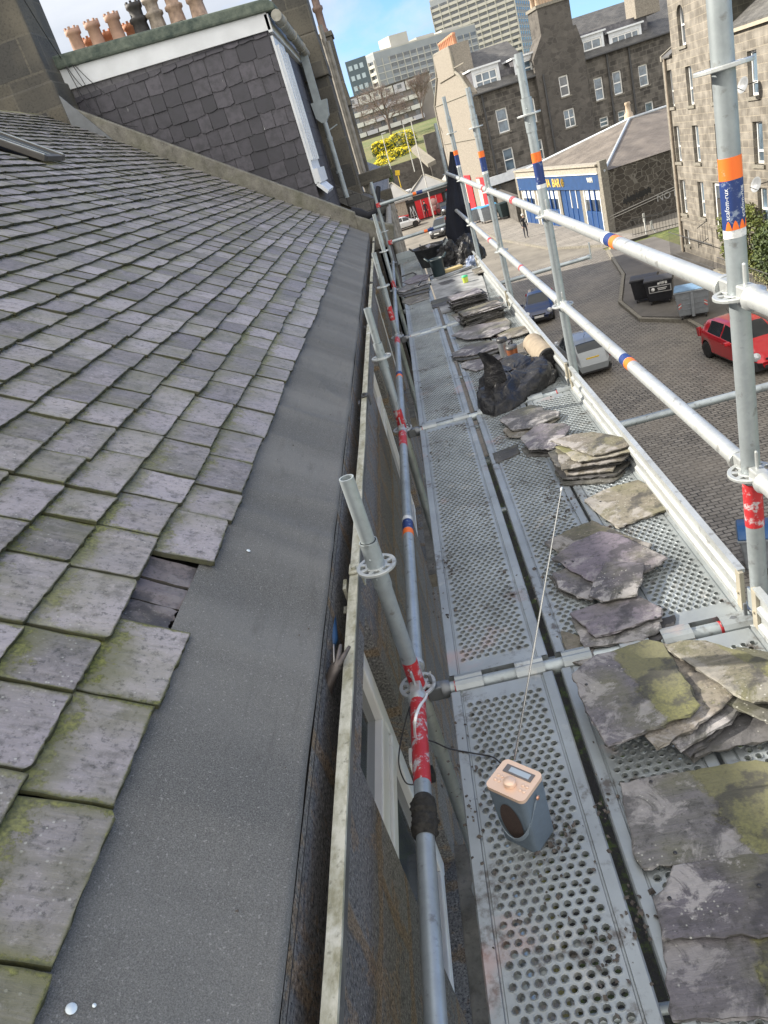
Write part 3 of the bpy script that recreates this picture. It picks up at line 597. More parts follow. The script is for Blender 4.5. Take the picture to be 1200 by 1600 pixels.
for px, py in ((111, 1577), (147, 1572), (275, 991), (277, 999), (388, 861)):
    m = MB(); r = ray(px, py); n = Vector((SN, 0, CS)); P = r*(rp(0,0,0.014).dot(n)/r.dot(n)); m.lathe([(0.0078 if px == 111 else 0.006 if px > 270 else 0.003, 0), (0.0065 if px == 111 else 0.005 if px > 270 else 0.002, 0.0012), (0.0, 0.0014)], 14, c=P+n*0.002, axis=n); m.build('clout_nail', plain('zinc clout nails', (0.62, 0.68, 0.70), 0.35, 0.3), house)
# gutter: channel swept along the eaves
GY0, GY1 = -0.7, YG-0.04
prof = [(-0.575,-1.085),(-0.573,-1.15),(-0.55,-1.205),(-0.505,-1.228),(-0.455,-1.215),(-0.427,-1.17),(-0.4245,-1.104)]
outer = [(-0.4245,-1.100),(-0.397,-1.100),(-0.398,-1.112),(-0.412,-1.118),(-0.414,-1.18),(-0.445,-1.228),(-0.505,-1.240),(-0.56,-1.218),(-0.583,-1.15),(-0.583,-1.085)]
def strip(m, pr, y0, y1, n=1, mi=0, flip=False, jig=0.0):
    vs = []
    for j in range(n+1):
        yy = y0+(y1-y0)*j/n; q = jig*mnoise.noise(Vector((yy*2.1, 0, 4)))
        vs += [(x+q, yy, z+q*0.6) for x, z in pr]
    k = len(pr); fs = [(j*k+i, j*k+i+1, (j+1)*k+i+1, (j+1)*k+i) for j in range(n) for i in range(k-1)]
    if flip: fs = [f[::-1] for f in fs]
    m.add(vs, fs, mi=mi)
m = MB(); strip(m, prof, GY0, GY1, 60, jig=0.004); strip(m, outer[3:], GY0, GY1, 60, jig=0.004)
gut = house_part(m, 'gutter', M('gutterdark'))
m = MB(); strip(m, outer[:4], GY0, GY1, 60, jig=0.004); house_part(m, 'painted_lip', M('gutterlip'), gut)
for gy in (1.93, 3.72, 5.55, 7.4, 9.3, 11.0):
    m = MB(); m.cbox(-0.425,-0.392, gy-0.028, gy+0.028, -1.098, -1.090); m.cbox(-0.392,-0.386, gy-0.022, gy+0.022, -1.15, -1.092)
    m.tube((-0.408, gy-0.008, -1.09), (-0.408, gy-0.008, -1.079), 0.009, 8)
    m.cbox(-0.56,-0.43, gy-0.085, gy-0.05, -1.196, -1.188); m.cbox(-0.447,-0.435, gy-0.085, gy-0.03, -1.19, -1.105); m.tube((-0.50, gy-0.068, -1.19), (-0.50, gy-0.068, -1.180), 0.006, 8)
    house_part(m, 'gutter_bracket', M('gutterlip') if gy < 2 else IRON(), gut, bevel=0.002)
# wall and window
WX = -0.47
ops = [(1.42, 2.13, -2.75, -1.40), (4.9, 6.0, -2.95, -1.44), (8.6, 9.7, -2.95, -1.44), (1.42, 2.13, -6.1, -4.6)]
m = MB(); wall(m, (WX, 0), (0, 1), -0.9, YG+0.1, GZ, -1.06, ops, 0.16)
m.cbox(-9.2, WX-0.2, -0.9, -0.6, GZ, -1.2); m.cbox(-9.3, -9.0, -0.9, YG, GZ, -3.9); house_part(m, 'wall', M('nearwall'))
m = MB(); m.cbox(WX-9.0, WX-0.02, -0.6, YG+0.05, GZ+0.02, GZ+0.06); m.cbox(WX-0.9, WX-0.85, -0.6, YG, GZ, -1.3); house_part(m, 'rooms', plain('dim interior', (0.05, 0.047, 0.045), 0.9))  # unseen inner sheets added to keep sun from shining through the house
def upvc(ya, yb, za, zb, detail):
    f = MB(); X0 = WX-0.12; t = 0.07
    f.cbox(X0, X0+t, ya+.003, ya+0.065, za+.003, zb-.003); f.cbox(X0, X0+t, yb-0.065, yb-.003, za+.003, zb-.003)
    f.cbox(X0, X0+t-.003, ya+0.065, yb-0.065, za+.003, za+0.065); f.cbox(X0, X0+t-.003, ya+0.065, yb-0.065, zb-0.065, zb-.003)
    ztr = -1.86 if detail else za+(zb-za)*0.72
    f.cbox(X0, X0+t-.005, ya+0.065, yb-0.065, ztr-0.035, ztr+0.035)
    fo = house_part(f, 'window', WHITE(), bevel=0.004 if detail else 0)
    for z0, z1, nm in ((ztr+0.04, zb-0.07, 'top_sash'), (za+0.07, ztr-0.04, 'bottom_sash')):
        s_ = MB(); x0 = X0+0.018
        for q in ((ya+.072, ya+.125, z0, z1), (yb-.125, yb-.072, z0, z1), (ya+.125, yb-.125, z0, z0+.05), (ya+.125, yb-.125, z1-.05, z1)):
            s_.cbox(x0, x0+0.06, *q)
        so = house_part(s_, nm, WHITE(), fo, bevel=0.006 if detail else 0)
        g = MB(); g.cbox(x0+0.02, x0+0.03, ya+.12, yb-.12, z0+.045, z1-.045); 
        house_part(g, 'glazing', M('glass'), fo)
    sl = MB(); sl.cbox(WX-0.16, WX+0.07, ya-0.08, yb+0.08, za-0.12, za-0.005); house_part(sl, 'sill', M('palestone'), fo)
for i, q in enumerate(ops): upvc(*q, i == 0)
# skew (gable coping)
m = MB(); zj = lambda X: -1.404-0.678*X; zt = lambda X: -1.404-0.678*X+0.22+0.028*(-X)
poly = [(-0.70, YG, zj(-0.70)-0.25), (-0.70, YG, zt(-0.70)), (-4.45, YG, zt(-4.45)), (-4.45, YG, zj(-4.45)-0.3)]
m.prism(poly, (0, 0.17, 0)); m.build('gable_coping', M('coping'), house, bevel=0.012)
m = MB(); m.prism([(-0.72,YG-0.02,-1.30),(-0.25,YG-0.02,-1.30),(-0.18,YG-0.02,-1.02),(-0.45,YG-0.02,-0.90),(-0.72,YG-0.02,-0.72)], (0,0.22,0)); m.build('skewputt', M('coping'), house, bevel=0.02)
m = MB(); m.prism([(-0.5,YG+0.01,GZ),(-9,YG+0.01,GZ),(-9,YG+0.01,-1.2),(-4.6,YG+0.01,1.7),(-0.5,YG+0.01,-1.2)], (0,0.14,0)); m.build('gable_wall', M('rubble2'), house)
# chimney stack at the gable head
m = MB(); m.cbox(-6.6,-4.30, YG-0.02, YG+0.9, -1, 6.2); m.cbox(-6.7,-4.26, YG-0.06, YG+0.95, 1.1, 2.15); m.cbox(-6.75,-4.2, YG-0.1, YG+1.0, 6.2, 6.4)
st = m.build('chimney_stack', M('ashlarbig'), house, bevel=0.03)
m = MB()
for i in range(4): m.lathe([(0.15,6.4),(0.13,7.1),(0.15,7.15),(0.10,7.16)], 14, c=(-6.4+i*0.55, YG+0.45, 0))
m.build('chimney_pots', TERRA(), st)
m = MB(); m.prism([(-4.5,YG-0.015,1.45),(-3.75,YG-0.015,1.18),(-4.3,YG-0.015,2.0)], (0,-0.03,0)); m.build('lead_flashing', plain('grey lead', (0.16,0.17,0.18),0.6), st)
# roof light
rl = thing('roof_light', 'small metal framed roof light high on the mossy slate roof', 'skylight', rp(3.5, 7.55, 0.02)); RO = WO[rl.name]
m = MB()
def slab(m, s0, s1, y0, y1, o0, o1): m.prism([rp(s0,y0,o0), rp(s1,y0,o0), rp(s1,y0,o1), rp(s0,y0,o1)], (0, y1-y0, 0))
slab(m, 3.20, 3.90, 7.46, 7.51, 0.0, 0.055); slab(m, 3.20, 3.90, 7.89, 7.94, 0.0, 0.055); slab(m, 3.20, 3.25, 7.515, 7.885, 0.0, 0.05); slab(m, 3.85, 3.90, 7.515, 7.885, 0.0, 0.05)
m.build('frame', plain('dark lead frame', (0.07,0.065,0.06), 0.5), rl, bevel=0.006)
for ya in (7.465, 7.895): m = MB(); slab(m, 3.21, 3.89, ya, ya+0.035, 0.057, 0.064); m.build('metal_trim', M('galvw'), rl)
m = MB(); slab(m, 3.24, 3.86, 7.50, 7.90, 0.03, 0.04); m.build('glass', M('glassblue'), rl)
# overhead cables from the chimney head to the dormer
for i, (p, q) in enumerate((((30,-60),(95,92)),((60,-2),(95,92)))): pass
cab = thing('overhead_cable', 'thin dark cables drooping from the sky over the slated dormer cheek', 'cable', (-3.9, 11.9, 2.3))
m = MB()
A = onY(96, 92, 12.25)
def droop(a, b, sag, n=14): return [a.lerp(b, t/n)+Vector((0,0,-sag*4*(t/n)*(1-t/n))) for t in range(n+1)]
m.sweep(droop(onY(20,-30,11.2), A, 0.05), 0.006, 5); m.sweep(droop(A, onY(140,172,12.2), 0.0), 0.006, 5); m.sweep(droop(A, onY(140,172,12.2)+Vector((0.04,0,0.3)), 0.05), 0.006, 5)
m.sweep(droop(onY(104,90,12.25), onY(152,165,12.2), -0.08), 0.006, 5); m.sweep(droop(onY(106,90,12.25), onY(170,150,12.2), 0.05), 0.006, 5); m.sweep(droop(onY(140,172,12.2), onY(215,198,12.2), 0.05), 0.005, 5)
m.build('wire', BLACK(), cab)

# ================================================================ NEIGHBOURING TERRACE with slated box dormer
YN = 12.35
nb = thing('terraced_house', 'terrace with slate-hung box dormer and white fascia beyond the roof coping', 'house', (-4.0, 28.0, GZ))
def P_(mb_, nm, mat, parent=None, **kw): return mb_.build(nm, mat, parent or nb, **kw)
m = MB(); wall(m, (-0.34, 0), (0,1), 12.0, 45.4, GZ, -1.05, [(y, y+1.1, z, z+1.5) for y in (14,18,22,26,30,34,38,42) for z in (-3.0,-6.0)], 0.15)
m.cbox(-8.9, -0.36, 45.1, 45.3, GZ, -1.3); m.prism([(-0.5,45.1,-1.2),(-4.5,45.1,1.7),(-8.8,45.1,-1.2)],(0,0.2,0)); m.cbox(-9.1, -8.9, 12, 45.3, GZ, -1.3); P_(m, 'wall', M('rubble2'))
for y in (14,18,22,26,30,34,38,42):
    for z in (-3.0,-6.0): window(nb, (-0.34,0), (0,1), y, y+1.1, z, z+1.5, mid=0.45)
m = MB(); sl = lambda x: -1.02+(-0.34-x)*0.70
m.prism([(-0.25,16.2,-1.06),(-0.25,16.2,-0.98),(-4.5,16.2,sl(-4.5)),(-4.5,16.2,sl(-4.5)-0.15),(-0.5,16.2,-1.2)], (0,29.2,0)); m.prism([(-0.28,12.1,-1.30),(-0.28,12.1,-1.22),(-1.25,12.1,-0.88),(-1.25,12.1,-1.1)], (0,4.1,0)); m.prism([(-4.5,12.1,sl(-4.5)),(-9.0,12.1,-1.1),(-9,12.1,-1.25),(-4.5,12.1,sl(-4.5)-.15)], (0,33.3,0))
P_(m, 'roof', M('oldroof'))
m = MB(); m.tube((-0.27,12.0,-1.08), (-0.27,45.3,-1.08), 0.055, 10)
for y in (12.5, 15.9, 20.2, 25.6): m.tube((-0.25,y,-1.1), (-0.25,y,GZ+0.15), 0.05, 10)
P_(m, 'rainwater_pipe', plain('weathered grey pipe', (0.24,0.225,0.20), 0.8, var=0.3))
# dormer: cheek, front, fascia, roof
m = MB(); m.add([(-4.7,YN,-0.9),(-1.2,YN,-0.9),(-1.2,YN,1.96),(-4.7,YN,2.12)], [(0,1,2,3)]); P_(m, 'dormer_core', M('cheek'))
# hung slates, each slightly proud
m = MB(); rr = random.Random(5); z = -1.05; k = 0
while z < 1.95:
    x = -4.75+(k % 2)*0.12
    while x < -1.22:
        w = rr.choice([0.2,0.24,0.26,0.28])+rr.uniform(-.01,.01); x2 = min(-1.2, x+w)
        if z > -0.9-1.0+(-x-1.0)*0.35:
            o = rr.uniform(0.016,0.03); j = rr.uniform(-.012,.012); c0, c1 = rr.uniform(0,.03)*(rr.random()<.4), rr.uniform(0,.03)*(rr.random()<.4)
            zt_ = min(z+0.265, 1.95); e = [(x+.006,YN-o-.006,z+j+c0),(x+w*.3,YN-o-.006,z+j+rr.uniform(-.008,.008)),(x+w*.7,YN-o-.006,z+j+rr.uniform(-.008,.008)),(x2-.006,YN-o-.006,z+j+c1),(x2-.004,YN-o*.3,zt_),(x+.004,YN-o*.3,zt_)]
            e = [(min(a,-1.2),b,c) for a,b,c in e]; m.prism(e, (0, 0.009, 0))
        x = x2
    z += 0.225; k += 1
P_(m, 'hung_slates', M('cheekslate'))
m = MB(); m.prism([(-4.75,YN-0.05,2.08),(-1.16,YN-0.05,1.93),(-1.16,YN-0.05,2.14),(-4.75,YN-0.05,2.37)], (0,0.06,0))
m.prism([(-1.14,YN-0.05,1.90),(-1.14,YN-0.05,2.12),(-1.14,16.1,2.12),(-1.14,16.1,1.84)], (-0.06,0,0)); P_(m, 'fascia', OFFW())
m = MB(); m.prism([(-4.9,YN-0.12,2.36),(-1.02,YN-0.12,2.13),(-1.0,YN-0.12,2.20),(-1.1,YN-0.12,2.29),(-4.9,YN-0.12,2.54)], (0,4.0,0)); P_(m, 'dormer_roof', M('mossroof'), bevel=0.03)
m = MB(); wall(m, (-1.2,0), (0,1), YN, 16.35, -1.0, 1.95, []); P_(m, 'dormer_front', M('cheekdark'))
m = MB(); m.cbox(-1.2,-1.165, YN-0.02, YN+1.30, 0.0, 1.86)
for k in range(4): m.cbox(-1.168,-1.125, YN+0.04+k*0.32, YN+0.20+k*0.32, 0.18, 1.74)
m.cbox(-1.2,-1.10, YN-0.03, YN+1.34, -0.16, 0.05); m.prism([(-1.19,YN-0.03,-0.18),(-1.06,YN-0.03,-0.34),(-1.03,YN-0.03,-0.30),(-1.15,YN-0.03,-0.14)], (0,1.2,0)); P_(m, 'pilaster', OFFW())
m = MB(); pr = [(-1.12,2.13),(-1.10,2.04),(-1.03,1.99),(-0.96,2.04),(-0.94,2.13)]
m.tube((-1.02, YN-0.15, 2.05), (-1.02, 16.2, 1.98), 0.075, 12)
for y in (YN+0.3, YN+1.6, YN+2.9): m.tube((-1.02,y,2.05-(y-YN)*0.018), (-1.02,y+0.07,2.05-(y-YN)*0.018), 0.09, 12)
P_(m, 'dormer_gutter', plain('mossy grey gutter', (0.30,0.29,0.25), 0.8, var=0.35))
m = MB(); m.prism([(-1.18,15.85,1.15),(-0.86,15.85,1.15),(-0.90,15.85,0.88),(-0.99,15.85,0.78),(-1.08,15.85,0.78),(-1.16,15.85,0.88)], (0,0.22,0)); m.cbox(-1.12,-0.98,15.85,16.0,1.15,1.95)
m.tube((-1.02,15.9,0.80), (-1.01,15.9,-0.62), 0.048, 12)
for z in (0.45,-0.15): m.tube((-1.02,15.9,z), (-1.02,15.9,z+0.06), 0.062, 12)
m.tube((-1.0,15.9,0.62), (-0.8,15.9,0.68), 0.012, 6); P_(m, 'downpipe', plain('grey painted pipe', (0.30,0.34,0.36), 0.5, var=0.15))
# the two chimney piers that break through the eaves
def pier(y, x0, x1, zt_, pot, mat='ashlarbig'):
    m = MB(); m.cbox(x0, x1, y, y+0.95, -1.6, 1.55); m.prism([(x0,y-0.12,1.55),(x1+0.02,y-0.12,1.55),(x1+0.02,y-0.12,1.75),(x1-0.02,y+0.0,2.3),(x0+0.05,y+0.0,2.3),(x0-0.1,y-0.12,1.75)], (0,1.0,0))
    m.cbox(x0-0.12, x1-0.02, y+0.02, y+0.95, 2.3, zt_); m.cbox(x0-0.15, x1+0.03, y-0.03, y+1.0, zt_, zt_+0.14)
    q = P_(m, 'chimney_pier', M(mat), bevel=0.02)
    if pot:
        for i in range(pot):
            t = MB(); t.lathe([(0.15,0),(0.15,0.12),(0.12,0.16),(0.12,0.62),(0.17,0.68),(0.17,0.76),(0.12,0.8),(0.12,1.05),(0.16,1.1),(0.10,1.2),(0.08,1.0)], 16, c=((x0+x1)/2+0.1-i*0.42, y+0.5, zt_+0.14)); t.build('chimney_pot', plain('brown glazed pot', (0.15,0.10,0.08), 0.6, var=0.3), q)
pier(16.3, -1.26, -0.72, 5.2, 0); pier(27.0, -1.42, -0.76, 3.55, 3)
for k, (x, z) in enumerate(((-0.70,2.5),(-0.64,2.2))):
    m = MB(); m.tube((x+0.03,17.3,z), (x+0.05,17.3,-1.0), 0.05, 8); P_(m, 'rainwater_pipe', plain('weathered grey pipe', (0.24,0.225,0.20), 0.8, var=0.3))
m = MB(); m.cbox(-0.75,-0.05,17.0,17.3,-0.55,-0.30); m.cbox(-0.72,-0.12,17.0,17.3,-1.05,-0.75); P_(m, 'stone_skewputt', M('ashlarbig'), bevel=0.02)
# chimney with the row of pots, far side of the terrace
m = MB(); m.cbox(-7.3,-3.9, 20.6, 21.6, 0, 4.0); cs = P_(m, 'chimney_stack', M('rubble2'))
for i, (px, kind) in enumerate(((112,'tan'),(158,'tan'),(184,'tan'),(187+0,'tan2'),(209,'black'),(235,'fancy'),(257,'fancy'))): pass
PT = [(-6.72,20.9,'tan'),(-6.20,20.9,'tan'),(-5.66,20.9,'tan'),(-5.05,20.9,'black'),(-4.75+0.12,20.9,'grey'),(-4.12,20.9,'fancy'),(-3.62+0.05,20.9,'fancy'),(-6.52,21.35,'orange'),(-6.05,21.35,'orange'),(-5.42,21.35,'orange')]
PC = {'tan': TERRA(), 'orange': plain('bright terracotta', (0.46,0.20,0.105), 0.8, var=0.15), 'black': plain('sooty pot', (0.03,0.028,0.027), 0.7, var=0.5), 'grey': plain('grey buff pot', (0.26,0.22,0.18), 0.8, var=0.4), 'fancy': plain('brown buff pot', (0.34,0.24,0.18), 0.8, var=0.35)}
for x, y, kd in PT:
    t = MB(); h = 4.62 if kd != 'orange' else 4.42; x = x*0.985
    if kd in ('tan','orange'): t.lathe([(0.19,3.98),(0.165,4.0),(0.150,h-0.12),(0.19,h-0.10),(0.19,h),(0.13,h+0.02),(0.12,h-0.3)], 18, c=(x,y,0))
    else: t.lathe([(0.22,3.98),(0.20,4.0),(0.175,4.28),(0.22,4.32),(0.22,4.38),(0.155,4.42),(0.16,4.56),(0.20,4.60),(0.20,4.68),(0.12,4.70),(0.11,4.4)], 18, c=(x,y,0))
    for q in range(8): a = q*math.pi/4; t.box((x+math.cos(a)*0.165, y+math.sin(a)*0.165, (h if kd in ('tan','orange') else 4.68)+0.02), (0.05,0.05,0.06), Matrix.Rotation(a,3,'Z'))
    t.build('chimney_pot', PC[kd], cs)
m = MB()
ap = onY(432, 0, 17.0)
m.tube((-1.25,17.2,1.5), (-1.33,17.2,4.2), 0.015, 6)
for k in range(9): m.tube((-1.45,17.2-0.0,2.75+k*0.14), (-1.12,17.2,2.80+k*0.14), 0.006, 5)
for k in range(5): m.tube((-1.55+k*0.05,17.0,3.1), (-1.35+k*0.05,17.4,3.9), 0.004, 4)
P_(m, 'television_aerial', BLACK())
# black jacket lying over the skewputt
cl = MB(); base = [onY(548,332,12.0), onY(560,345,12.0), onY(585,338,12.05), onY(590,305,12.1)]
cl.sweep([onY(548,330,12.0),onY(562,336,11.98),onY(576,337,11.95),onY(588,330,11.95),onY(589,316,12.0),onY(591,292,12.1)], 0.05, 10, rf=lambda t: 0.045+0.03*math.sin(t*9)+(0.02 if t < 0.7 else -0.02))
o = mesh_thing(cl, 'dark_cloth', plain('black cloth', (0.012,0.013,0.018), 0.9), 'crumpled black cloth lying on the end of the roof coping', 'cloth', onY(575,340,12.0))
# ================================================================ SCAFFOLD
sc = thing('scaffold', 'galvanised tube scaffold with perforated steel decks beside the house', 'scaffold', (0.2, 5.5, GZ))
DZ = -1.552                                  # deck level
SY = [-0.60, 1.84, 4.24, 6.71, 9.20, 11.55]; XR, XL = 0.7476, -0.336
def SP(mb_, nm, mat, parent=None, **kw): return mb_.build(nm, mat, parent or sc, **kw)
def rosette_mb(r=0.061):
    m = MB(); n = 32; t = 0.009
    # plate with eight slots: inner hub ring, outer ring, spokes
    def ring(r0, r1):
        vs = []; 
        for rr, zz in ((r0,-t/2),(r1,-t/2),(r1,t/2),(r0,t/2)):
            for i in range(n): a = 2*math.pi*i/n; vs.append((rr*math.cos(a), rr*math.sin(a), zz))
        fs = [(k*n+i, k*n+(i+1)%n, ((k+1)%4)*n+(i+1)%n, ((k+1)%4)*n+i) for k in range(4) for i in range(n)]
        m.add(vs, fs)
    ring(0.025, 0.034); ring(r-0.012, r)
    for k in range(8):
        a = k*math.pi/4+math.pi/8; rot = Matrix.Rotation(a, 3, 'Z'); m.box(rot @ Vector(((0.033+r-0.011)/2, 0, 0)), (r-0.011-0.033, 0.013, t-0.001), rot)
    return m
ros_mesh = rosette_mb().build('rosette', M('galvw'), None, bevel=0.0015)
def rosette(x, y, z, parent, first=[True]):
    o = ros_mesh if first[0] else ros_mesh.copy()
    if not first[0]: COL.objects.link(o)
    first[0] = False; o.parent = parent; o.location = Vector((x, y, z))-WO[parent.name]; return o
def standard(x, y, z0, z1, joint=None, zr=(), spig=None):
    m = MB(); r = 0.0245
    m.tube((x,y,z0), (x,y,z1 if joint is None else joint), r, 24, hollow=0.004 if joint is None else 0)
    if joint is not None:
        m.tube((x,y,joint-0.16), (x,y,joint), 0.0275, 24); m.tube((x,y,joint+0.001), (x,y,z1), 0.0215 if spig is None else spig, 24, hollow=0.004)
        for dz in (-0.05,-0.12): m.lathe([(0.004,0),(0.0035,0.0012),(0,0.0018)], 8, c=(x+0.0275*math.cos(-1.9), y+0.0275*math.sin(-1.9), joint+dz), axis=(math.cos(-1.9),math.sin(-1.9),0))
    o = SP(m, 'standard', M('galv'))
    for z in zr: rosette(x, y, z, o)
    return o
def band(o, p0, p1, mat, nm='painted_band', r=0.0255):
    m = MB(); m.tube(p0, p1, r, 24); return m.build(nm, M(mat), o)
STD = {}
for i, y in enumerate(SY):
    if i == 0: zs = (DZ, DZ+0.5, DZ+1.0)
    zt_ = {0: 0.6, 1: 1.25, 2: 0.225, 3: 0.24, 4: 0.32, 5: 0.12}[i]
    STD['r%d' % i] = standard(XR, y, GZ+0.1, zt_, None if i in (0, 1) else zt_-0.20, [DZ-2.0, DZ-1.0, DZ, DZ+0.5, DZ+1.0]+([DZ+1.5] if i < 5 else []))
    STD['l%d' % i] = standard(XL, y, GZ+0.1, -0.755 if i < 4 else (-0.62 if i == 4 else -0.35), -0.965 if i < 4 else -0.8, [DZ-2.0, DZ-1.0, DZ+0.03]+([DZ+0.5]))
# stickers on the standards
for i in (1, 2, 3, 4):
    o = STD['r%d' % i]; y = SY[i]; z0 = DZ+1.318
    band(o, (XR,y,z0-0.048), (XR,y,z0), 'orange', 'orange_label'); bl = band(o, (XR,y,z0-0.158), (XR,y,z0-0.0485), 'blue', 'blue_label')
    band(o, (XR,y,z0-0.178), (XR,y,z0-0.1585), 'whitelabel', 'white_label', 0.0253)
    if i == 1:
        vs, fs = text_mesh('scafom-rux', 0.0155, 0.0002, 0.0)
        for k, (a0, flip) in enumerate(((-1.00, 1), (-2.45, 1))):
            m = MB(); R0 = 0.0257
            pts = []
            for v in vs:
                ang = a0-(-v.y)/R0 if False else a0+(-v.y)/R0*1.0
                pts.append((XR+(R0+v.z)*math.cos(ang), y+(R0+v.z)*math.sin(ang), z0-0.10+v.x))
            m.add(pts, fs); m.build('lettering', plain('white lettering', (0.62,0.64,0.66), 0.6), bl)
        m = MB()
        for k in range(4):
            for q in range(9): 
                a = -2.6+k*0.62+q*0.5/8; 
            pts = [(XR+0.0259*math.cos(-2.75+k*0.62+t*0.6/8), y+0.0259*math.sin(-2.75+k*0.62+t*0.6/8), z0-0.158+0.020*math.sin(math.pi*t/8)) for t in range(9)]
            base = [(p[0], p[1], z0-0.159) for p in pts]
            m.add(pts+base, [(t, t+1, 9+t+1, 9+t) for t in range(8)])
        m.build('orange_arches', M('orange'), bl)
for i, z in ((1, DZ+0.40), (2, DZ-0.08), (3, DZ-0.10), (4, DZ-0.05)):
    band(STD['r%d' % i], (XR,SY[i],z-0.07), (XR,SY[i],z+0.07), 'red', 'red_paint')
for i, z, h in ((1, DZ+0.075, 0.10), (2, DZ+0.11, 0.09), (3, DZ+0.27, 0.08), (4, DZ+0.1, 0.08)):
    band(STD['l%d' % i], (XL,SY[i],z-h), (XL,SY[i],z+h*0.6), 'red', 'red_paint')
# ledgers / guard rails with wedge ends
def wedge(m, x, y, z, s, red=False):            # cast wedge head at the end of a tube that runs along Y (s=+-1: side of the standard)
    m.box((x, y+s*0.052, z), (0.036, 0.055, 0.052)); m.box((x, y+s*0.040, z+0.028), (0.008, 0.012, 0.10)); m.lathe([(0.029,-0.012),(0.031,0.0),(0.024,0.016)], 16, c=(x, y+s*0.085, z), axis=(0,s,0))
def ledger(x, y0, y1, z, nm, r=0.0242, cut=0.08, mat='galv'):
    m = MB(); m.tube((x,y0+cut,z), (x,y1-cut,z), r, 24); o = SP(m, nm, M(mat))
    for y, s_ in ((y0, 1), (y1, -1)):
        w = MB(); wedge(w, x, y, z, s_); w.build('wedge_head', M('galvw'), o, bevel=0.004)
    return o
RAILS = {}
for i in range(5):
    for z, tagk in ((DZ+1.0+0.005, 't'), (DZ+0.5+0.005, 'm')):
        RAILS[tagk+str(i)] = ledger(XR, SY[i], SY[i+1], z, 'guard_rail', mat='galvw')
    RAILS['b'+str(i)] = ledger(XR, SY[i], SY[i+1], DZ-0.03-0.04, 'ledger')
    RAILS['l'+str(i)] = ledger(XL, SY[i], SY[i+1], DZ+0.045, 'ledger')
    ledger(XR, SY[i], SY[i+1], DZ-2.0, 'ledger'); ledger(XL, SY[i], SY[i+1], DZ-2.0, 'ledger')
def rband(key, y0, y1, mat, x=XR, z=0, nm='label_band'): m = MB(); m.tube((x,y0,z), (x,y1,z), 0.0250, 24); m.build(nm, M(mat), RAILS[key])
zt_ = DZ+1.005; zm_ = DZ+0.505
rband('t1', 2.93, 3.0, 'blue', z=zt_); rband('t1', 3.005, 3.04, 'whitelabel', z=zt_) ; rband('t1', 2.87, 2.925, 'orange', z=zt_); rband('m1', 2.97, 3.03, 'blue', z=zm_); rband('m1', 2.915, 2.965, 'orange', z=zm_)
rband('t2', 5.3, 5.42, 'red', z=zt_); rband('t3', 7.0, 7.1, 'red', z=zt_); rband('m3', 7.4, 7.5, 'red', z=zm_); rband('m2', 5.6, 5.65, 'red', z=zm_)
zl = DZ+0.045
rband('l1', 2.87, 2.95, 'blue', XL, zl); rband('l1', 2.955, 2.985, 'whitelabel', XL, zl); rband('l1', 2.82, 2.865, 'orange', XL, zl); rband('l0', 1.42, 1.76, 'red', XL, zl, 'red_paint'); rband('l2', 5.35, 5.42, 'blue', XL, zl); rband('l2', 5.3, 5.345, 'orange', XL, zl); rband('l2', 6.35, 6.55, 'red', XL, zl, 'red_paint'); rband('l1', 3.9, 4.12, 'red', XL, zl, 'red_paint')
# lump of tape and mud round the near ledger
P0 = onX(686, 1322, XL); P1 = onX(690, 1368, XL)
m = MB()
def clump(u, v):
    a = u*2*math.pi; y = P1.y-0.02+(P0.y-P1.y+0.04)*v; w = 0.5 if abs(v-0.5) < 0.06 else 1.0
    r = 0.0255+0.010*w*min(1, min(v, 1-v)*6)*(0.6+1.1*abs(mnoise.noise(Vector((math.cos(a)*3, math.sin(a)*3, v*9)))))
    return Vector((XL+r*math.cos(a), y, zl+r*math.sin(a)))
m.grid(clump, 40, 26); m.build('mud_and_tape', plain('black mud', (0.03,0.028,0.024), 0.95, var=0.5, nscale=60, bump=0.8), RAILS['l0'])
# transoms
for i, y in enumerate(SY):
    m = MB(); m.tube((XL+0.08,y,DZ-0.016), (XR-0.08,y,DZ-0.016), 0.0242, 20); o = SP(m, 'transom', M('galv'))
    for x, s_ in ((XL, 1), (XR, -1)):
        w = MB(); w.box((x+s_*0.052, y, DZ-0.010), (0.055,0.036,0.052)); w.box((x+s_*0.045, y, DZ+0.012), (0.012,0.008,0.10)); w.lathe([(0.029,-0.012),(0.031,0.0),(0.024,0.016)], 16, c=(x+s_*0.085, y, DZ-0.010), axis=(s_,0,0)); w.build('wedge_head', plain('dark cast wedge head', (0.16,0.17,0.18), 0.45, 0.6), o, bevel=0.004)
    for x in (XL+0.115, -0.145, 0.62):
        b_ = MB(); b_.tube((x,y,DZ-0.016), (x+0.014,y,DZ-0.016), 0.0250, 20); b_.build('red_paint', M('red'), o)
    m = MB(); m.tube((XL+0.08,y,DZ-2.0), (XR-0.08,y,DZ-2.0), 0.0242, 16); SP(m, 'transom', M('galv'))
# tie tubes sticking out over the street
for y, z, x1 in ((4.30,-1.90,3.4), (9.15,-1.80,2.02)):
    m = MB(); m.tube((-0.3,y,z), (x1,y,z), 0.0242, 16); o = SP(m, 'outrigger_tube', M('galv'))
    if x1 < 3: q = MB(); q.box((x1+0.02,y,z+0.07), (0.012,0.03,0.19)); q.box((x1,y,z), (0.05,0.035,0.05)); q.build('end_bracket', M('galv'), o)
